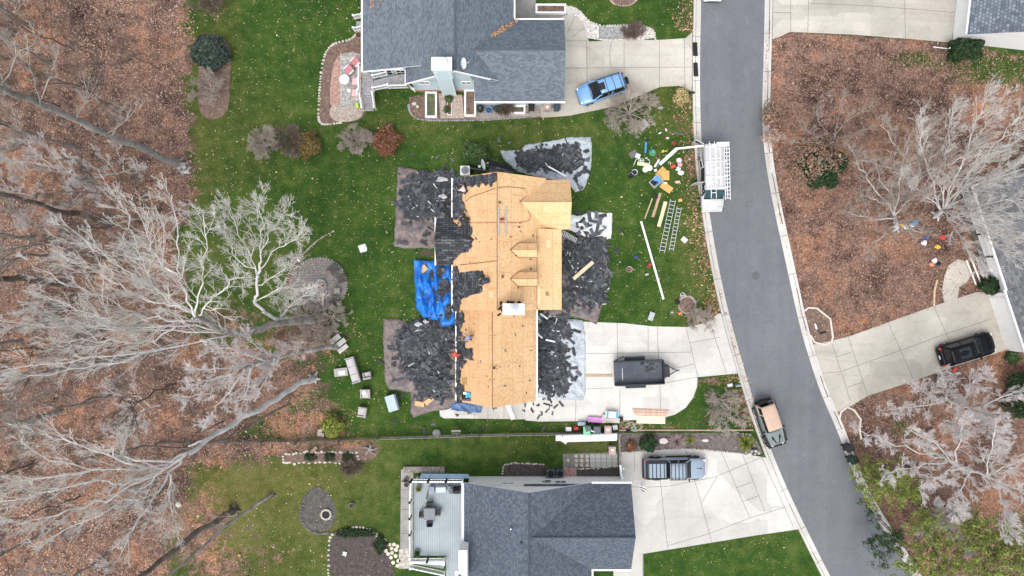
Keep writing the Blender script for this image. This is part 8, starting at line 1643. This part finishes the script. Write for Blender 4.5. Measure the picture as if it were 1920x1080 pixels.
# deck furniture
def deckp(px,py): return tuple(P(px,py,dz))
t=thing('patio_table','square dark grey patio table on the raised deck','table',deckp(807,959)); m=MB(); m.box(0,0,.70,.98,.98,.05); m.build('table_top',M('slate_top',(.10,.115,.14),.4,.08),t,world=False,bevel=.015)
for sx in (-1,1):
    for sy in (-1,1): m=MB(); m.box(sx*.4,sy*.4,0,.06,.06,.7); m.build('leg',BLACK,t,world=False)
for x,y,rz,l in ((793,961,0,'black patio chair on the west side of the deck table'),(822,957,math.pi,'black patio chair on the east side of the deck table'),(807,977,math.pi/2,'black patio chair on the south side of the deck table'),(807,943,-math.pi/2,'black patio chair on the north side of the deck table')):
    t=thing('patio_chair',l,'chair',deckp(x,y),rz); m=MB(); m.box(0,0,.40,.46,.48,.05); m.build('seat',BLACK,t,world=False); m=MB(); m.bar((-.22,-.22,.62),(-.22,.22,.62),.04,.5); m.build('backrest',BLACK,t,world=False)
    for s in (1,-1): m=MB(); m.bar((-.2,s*.26,.62),(.2,s*.26,.60),.05,.04); m.build('armrest',BLACK,t,world=False); m=MB(); m.bar((.2,s*.22,0),(.2,s*.22,.4),.04,.04); m.build('leg',BLACK,t,world=False); m=MB(); m.bar((-.2,s*.22,0),(-.2,s*.22,.4),.04,.04); m.build('leg',BLACK,t,world=False)
m=MB(); p=P(828,914,dz); m.box(p.x,p.y,dz,.85,.45,.75); m.build('deck_cabinet',M('pale_cabinet',(.42,.48,.52),.5,.06),label='pale cabinet against the north railing of the deck',cat='cabinet',bevel=.02)
m=MB(); p=P(811,915,dz); m.box(p.x,p.y,dz,.45,.6,.7); m.build('deck_box',M('grey_deck_box',(.22,.26,.31),.6),label='grey box between the leaning branch and the pale cabinet',cat='box',bevel=.02)
t=thing('gas_grill','black gas grill in the northeast corner of the deck','grill',deckp(857,916)); m=MB(); m.box(0,0,0,.6,.45,.8); m.build('cart',BLACK,t,world=False); m=MB(); m.tube([(-.3,0,.9),(.3,0,.9)],.2,12); m.build('hood',BLACK,t,world=False)
for s in (1,-1): m=MB(); m.box(s*.45,0,.78,.3,.42,.04); m.build('side_shelf',DKB,t,world=False)
m=MB(); p=P(844,914,dz); m.box(p.x,p.y,dz,.34,.5,.6); m.build('deck_box',M('slate_box',(.16,.19,.23),.5),label='slate coloured box between the pale cabinet and the grill',cat='box',bevel=.02)
m=MB(); m.tube([deckp(800,935)[:2]+(dz+.1,),deckp(803,922)[:2]+(dz+.6,),deckp(806,911)[:2]+(dz+1.2,)],[.06,.05,.04],6); m.build('branch',WOOD_D,label='dark branch leaning beside the grey box on the deck',cat='branch')
for x,y,l,sd in ((786,914,'spiky green pot plant in the upper left deck corner',1),(783,1035,'green and brown pot plant in the lower left deck corner',2)):
    bucket('plant_pot',l,x,y,.26,.3,M('dark_pot',(.06,.06,.06),.6),MULCH,'pot',dz); q0=P(x,y,dz); rn=np.random.default_rng(sd); V=[];F=[]
    for i in range(60):
        a=rn.uniform(0,6.28); e=rn.uniform(.2,1.3); d=np.array([math.cos(a)*math.sin(e),math.sin(a)*math.sin(e),math.cos(e)]); s_=np.array([-math.sin(a),math.cos(a),0])*.025; p0=np.array([q0.x,q0.y,dz+.25]); p2=p0+d*.4; o=len(V); V+=[p0-s_,p0+s_,p2+s_*.2,p2-s_*.2]; F.append((o,o+1,o+2,o+3))
    ob=raw_mesh('pot_plant',np.array(V),np.array(F),LY if sd==1 else LM,None,rn.random(60),loc=tuple(q0),smooth=False); ob['label']='spiky yellow green leaves growing in the '+('upper' if sd==1 else 'lower')+' left deck pot'; ob['category']='plant'
bucket('pot','round pale pot at the outer corner of the deck walk',763,907,.24,.35,M('pale_pot',(.45,.42,.36),.8),MULCH,'pot'); bucket('pot','dark round pot behind the pale pot at the deck walk',762,898,.2,.3,M('dark_pot',(.06,.06,.06),.6),MULCH,'pot')
m=MB(); p=P(756,906); m.box(p.x,p.y,0,.3,.36,.3); m.build('pink_planter',PINK if False else M('pinkish_stone',(.36,.30,.27)),label='small pinkish square planter beside the pale pot',cat='planter')
def acunit(label,px,py,mat,fan,s_=.85,name='ac_unit'):
    t=thing(name,label,'air conditioner',tuple(P(px,py))); m=MB(); m.box(0,0,0,s_,s_*.95,.8); m.build('casing',mat,t,world=False,bevel=.03)
    m=MB(); m.lathe(0,0,.80,[(s_*.40,0),(s_*.40,.03),(s_*.32,.03),(s_*.32,.005)],20); m.build('fan_grille',fan,t,world=False); m=MB()
    for k in range(4): m.obox(Matrix.Translation((0,0,.815))@Matrix.Rotation(k*.785,4,'Z'),s_*.7,.03,.015)
    m.lathe(0,0,.81,[(.09,0),(.08,.04)],10); m.build('fan',fan,t,world=False); return t
acunit('white outdoor unit with round fan north of the stripped roof',873,322,M('white_unit',(.72,.73,.73),.5,.05),M('grey_grille',(.2,.21,.22),.6))
acunit('left of the two dark outdoor units beside the white north wall',1032,884,DKB,BLACK,.75); acunit('right of the two dark outdoor units beside the brick pad',1049,884,DKB,BLACK,.65)
t=thing('lattice_screen','dark slatted low screen between the white outdoor unit and the satellite dish','screen',tuple(P(900,322)))
for i in range(6): m=MB(); m.bar(P(882+i*7,317+i*1.0,.0)+Vector((0,0,.45)),P(882+i*7+5,317+i*1.0+.8,0)+Vector((0,0,.45)),.05,.9); m.build('panel',SIDE_D,t)
m=MB(); m.bar(P(881,315,.95),P(922,322,.95),.1,.08); m.build('cap_rail',SIDE_D,t)
# ---------------- by the upper house ----------------
PK=M('dusty_pink',(.50,.20,.23),.7,.12,4)
for x,y,rz,l in ((668,120,math.radians(225),'upper dusty pink armchair on the paver patio'),(656,134,math.radians(225),'lower dusty pink armchair on the paver patio')): 
    t=thing('patio_armchair',l,'chair',tuple(P(x,y)),rz); m=MB(); m.box(0,0,.05,.6,.66,.38); m.build('seat',PK,t,world=False,bevel=.04); m=MB(); m.box(-.3,0,.05,.14,.66,.75); m.build('backrest',PK,t,world=False,bevel=.04)
    for s in (1,-1): m=MB(); m.box(-.02,s*.34,.3,.6,.08,.3); m.build('armrest',WHITE,t,world=False,bevel=.02)
for x,y,l in ((668,155,'pink cushioned chair half under the deck railing beside the white table'),(667,176,'pink cushioned chair half under the deck railing by the small white table')):
    t=thing('patio_armchair',l,'chair',tuple(P(x,y)),math.pi); m=MB(); m.box(0,0,.05,.55,.6,.38); m.build('seat',PINK,t,world=False,bevel=.04); m=MB(); m.box(-.27,0,.05,.12,.6,.7); m.build('backrest',WHITE,t,world=False,bevel=.03)
for x,y,r,l in ((649,153,.44,'large round white table on the paver patio'),(657.5,174,.17,'small round white side table on the paver patio')):
    t=thing('round_table',l,'table',tuple(P(x,y))); m=MB(); m.lathe(0,0,.68,[(r,0),(r,.03),(r*.9,.045),(.02,.05)],24); m.build('table_top',WHITE,t,world=False); m=MB(); m.lathe(0,0,0,[(r*.5,0),(.05,.05),(.05,.68)],12); m.build('pedestal',WHITE,t,world=False)
m=MB(); p=P(671,199); m.box(p.x,p.y,.05,.28,.42,.3,rz=.3,tx=.6); m.build('watering_can',M('lime_plastic',(.45,.8,.05),.5),label='lime green plastic can at the foot of the deck stairs',cat='watering can',bevel=.04)
bucket('planter_pot','dark round planter by the stair corner of the slate roofed house',675,68,.3,.45,WOOD,MULCH,'pot')
def planter(label,x0,y0,x1,y1,fill,h=.4,name='planter_box'):
    t=thing(name,label,'planter',tuple(P((x0+x1)/2,(y0+y1)/2))); a=P(x0,y1); b=P(x1,y0); w_=b.x-a.x; d_=b.y-a.y; th=.16
    for sx in (-1,1): m=MB(); m.box(sx*(w_/2-th/2),0,0,th,d_,h); m.build('side',WHITE,t,world=False); m=MB(); m.box(0,sx*(d_/2-th/2),0,w_-2*th-.004,th,h-.003); m.build('side',WHITE,t,world=False)
    m=MB(); m.box(0,0,0,w_-.3,d_-.3,h-.12); m.build('soil',fill,t,world=False); return t
planter('left white framed planter box under the pale chimney wall',798,174,820,222,M('green_soil',(.10,.10,.06),.95,.4,3,fine=8)); planter('right white framed planter box beside the slate garage wall',871,170,893,220,MULCHB); planter('small white framed planter between the twiggy shrub and black bin',958,199,985,215,M('green_soil',(.10,.10,.06),.95,.4,3,fine=8)); planter('long white planter on the lawn edge above the gravel strip',1004,10,1061,28,MULCHB)
t=thing('gravel_box','grey gravel filled box in the white gravel strip','planter',tuple(P(1147,62))); m=MB(); a=P(1123,73); b=P(1171,51); m.box(0,0,0,b.x-a.x,b.y-a.y,.12); m.build('frame',WOOD_G,t,world=False); m=MB(); m.box(0,0,.12,b.x-a.x-.16,b.y-a.y-.16,.03); m.build('gravel',M('grey_gravel',(.27,.28,.27),.95,.5,7,bmp=.6,fine=9),t,world=False)
t=thing('garden_arch','white narrow planter stand with ferns in front of the pale chimney','planter',tuple(P(843,200))); m=MB(); m.box(0,0,0,.42,1.5,.1); m.build('tray',WHITE,t,world=False); m=MB(); m.box(0,-.1,.1,.3,1.2,.05); m.build('soil',MULCHB,t,world=False)
shrub('fern','green fern in the upper end of the white narrow planter',842,187,.36,.34,.6,420,.07,LM,seed=401,cat='plant',stems=4); shrub('fern','green fern in the lower end of the white narrow planter',839,206,.3,.3,.5,320,.07,LM,seed=402,cat='plant',stems=4)
t=thing('kettle_grill','round black kettle grill under the slate garage wall','grill',tuple(P(901,207))); m=MB(); m.lathe(0,0,0,[(.2,0),(.3,.5),(.32,.75),(.25,.95),(.06,1.0)],16); m.build('bowl',BLACK,t,world=False); m=MB(); m.lathe(0,0,1.0,[(.05,0),(.05,.06)],8); m.build('handle',ALU,t,world=False)
bucket('blue_pot','bright blue round pot beside the black kettle grill',917,208,.3,.5,M('sky_pot',(.12,.36,.66),.35),M('blue_inside',(.03,.08,.16),.5),'pot')
wheelie('black bin standing in the bed beside the small white planter',996,204,math.pi/2,BLACK,BLACK,.9,w=.5,d=.6); wheelie('tan wheeled bin under the right end of the slate garage gutter',1025,205,-math.pi/2,TANB,TANB,logo=1); wheelie('dark navy wheeled bin at the garage corner by the blue car',1043,204,-math.pi/2,M('navy_bin',(.03,.04,.06),.5),M('navy_bin',(.03,.04,.06),.5))
for x,y,r,l in ((777,195,.22,'pale rock at the left end of the bed under the pale chimney'),(783,200,.18,'smaller pale rock beside the pale rock in the chimney bed')): p=P(x,y); m=MB(); m.rock(p.x,p.y,.1,r,r*.8,r*.7,0,.15,random,2); m.build('rock',STONE,label=l,cat='rock')
# ---------------- right hand yards ----------------
p=P(1243,826); m=MB(); m.rock(p.x,p.y,.15,.42,.28,.25,0,.14,random,2); m.build('rock',M('pinkish_white_rock',(.62,.54,.52),.9,.15,3),label='large pinkish white rock in the mulch bed beside the dry grass clump',cat='rock')
p=P(1322,825); m=MB(); m.rock(p.x,p.y,.08,.32,.16,.15,0,.2,random,2); m.build('rock',M('pinkish_white_rock',(.62,.54,.52),.9,.15,3),label='flat pale rock in the middle of the mulch bed right of the small yucca',cat='rock')
t=thing('lawn_edger','black wheeled yard machine with beige bins below the black suv','yard machine',tuple(P(1763,709)),-.3); m=MB(); m.box(0,0,.15,.75,.55,.3); m.build('deck',BLACK,t,world=False,bevel=.04)
for s in (1,-1): m=MB(); m.box(.12+s*.2,-.5,.1,.30,.55,.4,tx=.8); m.build('bin',M('beige_bin',(.5,.4,.34),.7),t,world=False,bevel=.04); m=MB(); m.lathe(0,0,0,[(.16,-.05),(.16,.05)],12); m.v=[(s*.4+q[2],.2+q[0],.16+q[1]) for q in m.v]; m.build('wheel',RUBBER,t,world=False); m=MB(); m.tube([(s*.2,.2,.4),(s*.24+.4,.6,.8),(s*.22+.9,.5,.95)],.025,6); m.build('handle',BLACK,t,world=False)
clump('garden_flag','small red and white flag beside the yard machine','flag',tuple(P(1788,693,.3)),[('cloth',RED,'box',.4),('stripe',PINK,'box',.32),('pole',BLACK,'rod',.5)],501)
wheelie('dark green wheeled bin at the right kerb lower of the two',1592,858,.45,M('dark_green_bin',(.01,.03,.02),.5),M('dark_green_bin',(.01,.03,.02),.5)); wheelie('black wheeled bin at the right kerb upper of the two under twigs',1584,836,.45,BLACK,BLACK)
t=thing('garden_flag','black and white striped pennant at the dark blue garage corner','flag',tuple(P(1202,910))); m=MB(); m.tube([(0,0,0),(0,0,1.0)],.02,6); m.build('pole',BLACK,t,world=False)
for k in range(4): m=MB(); m.bar((-.3+k*.05,.18-.1*k,.9),(.35-k*.06,-.02-.1*k,.85),.07,.02); m.build('stripe',WHITE if k%2==0 else BLACK,t,world=False)
for i,(x,y,mt,l) in enumerate(((1708,422,M('pale_blue_plastic',(.45,.6,.75),.5),'pale blue plastic decoration in the leaf bed under the bare tree'),(1716,418,BLU,'blue plastic decoration beside the pale blue one under the tree'),(1698,425,M('white_plastic',(.7,.7,.7),.5),'white plastic decoration left of the pale blue one'),(1690,424,YEL,'yellow decoration leftmost under the low bare tree'),(1733,457,M('white_plastic',(.7,.7,.7),.5),'white decoration in the middle group under the bare tree'),(1737,446,DBL,'dark blue decoration in the middle group under the bare tree'),(1756,461,YEL,'yellow decoration right of the white middle group'),(1766,446,RED,'red decoration rightmost of the middle group'),(1747,497,M('orange_plastic',(.65,.22,.12),.5),'orange decoration nearest the pale front walk'),(1758,494,BLACK,'black decoration beside the orange one near the front walk'),(1752,488,M('white_plastic',(.7,.7,.7),.5),'white decoration above the orange one near the front walk'))): clump('lawn_decoration',l,'decoration',tuple(P(x,y,.02)),[('body',mt,'lump',.3),('base',mt,'box',.3)],600+i)
for i,(cx,cy,rx,ry,h,sd) in enumerate(((575,590,2.2,.9,1.2,1),(622,595,1.6,1.0,1.0,2),(570,640,2.4,1.2,1.0,3),(600,620,1.6,1.0,.9,4))): bare_shrub('brush','brown twiggy brush '+('between the round patio and the trunks','right of the large tree base under the patio','left of the frosty tree trunk on bare soil','around the foot of the frosty tree')[i],cx,cy,rx,ry,h,11,TTAN,700+i,cnt=6)
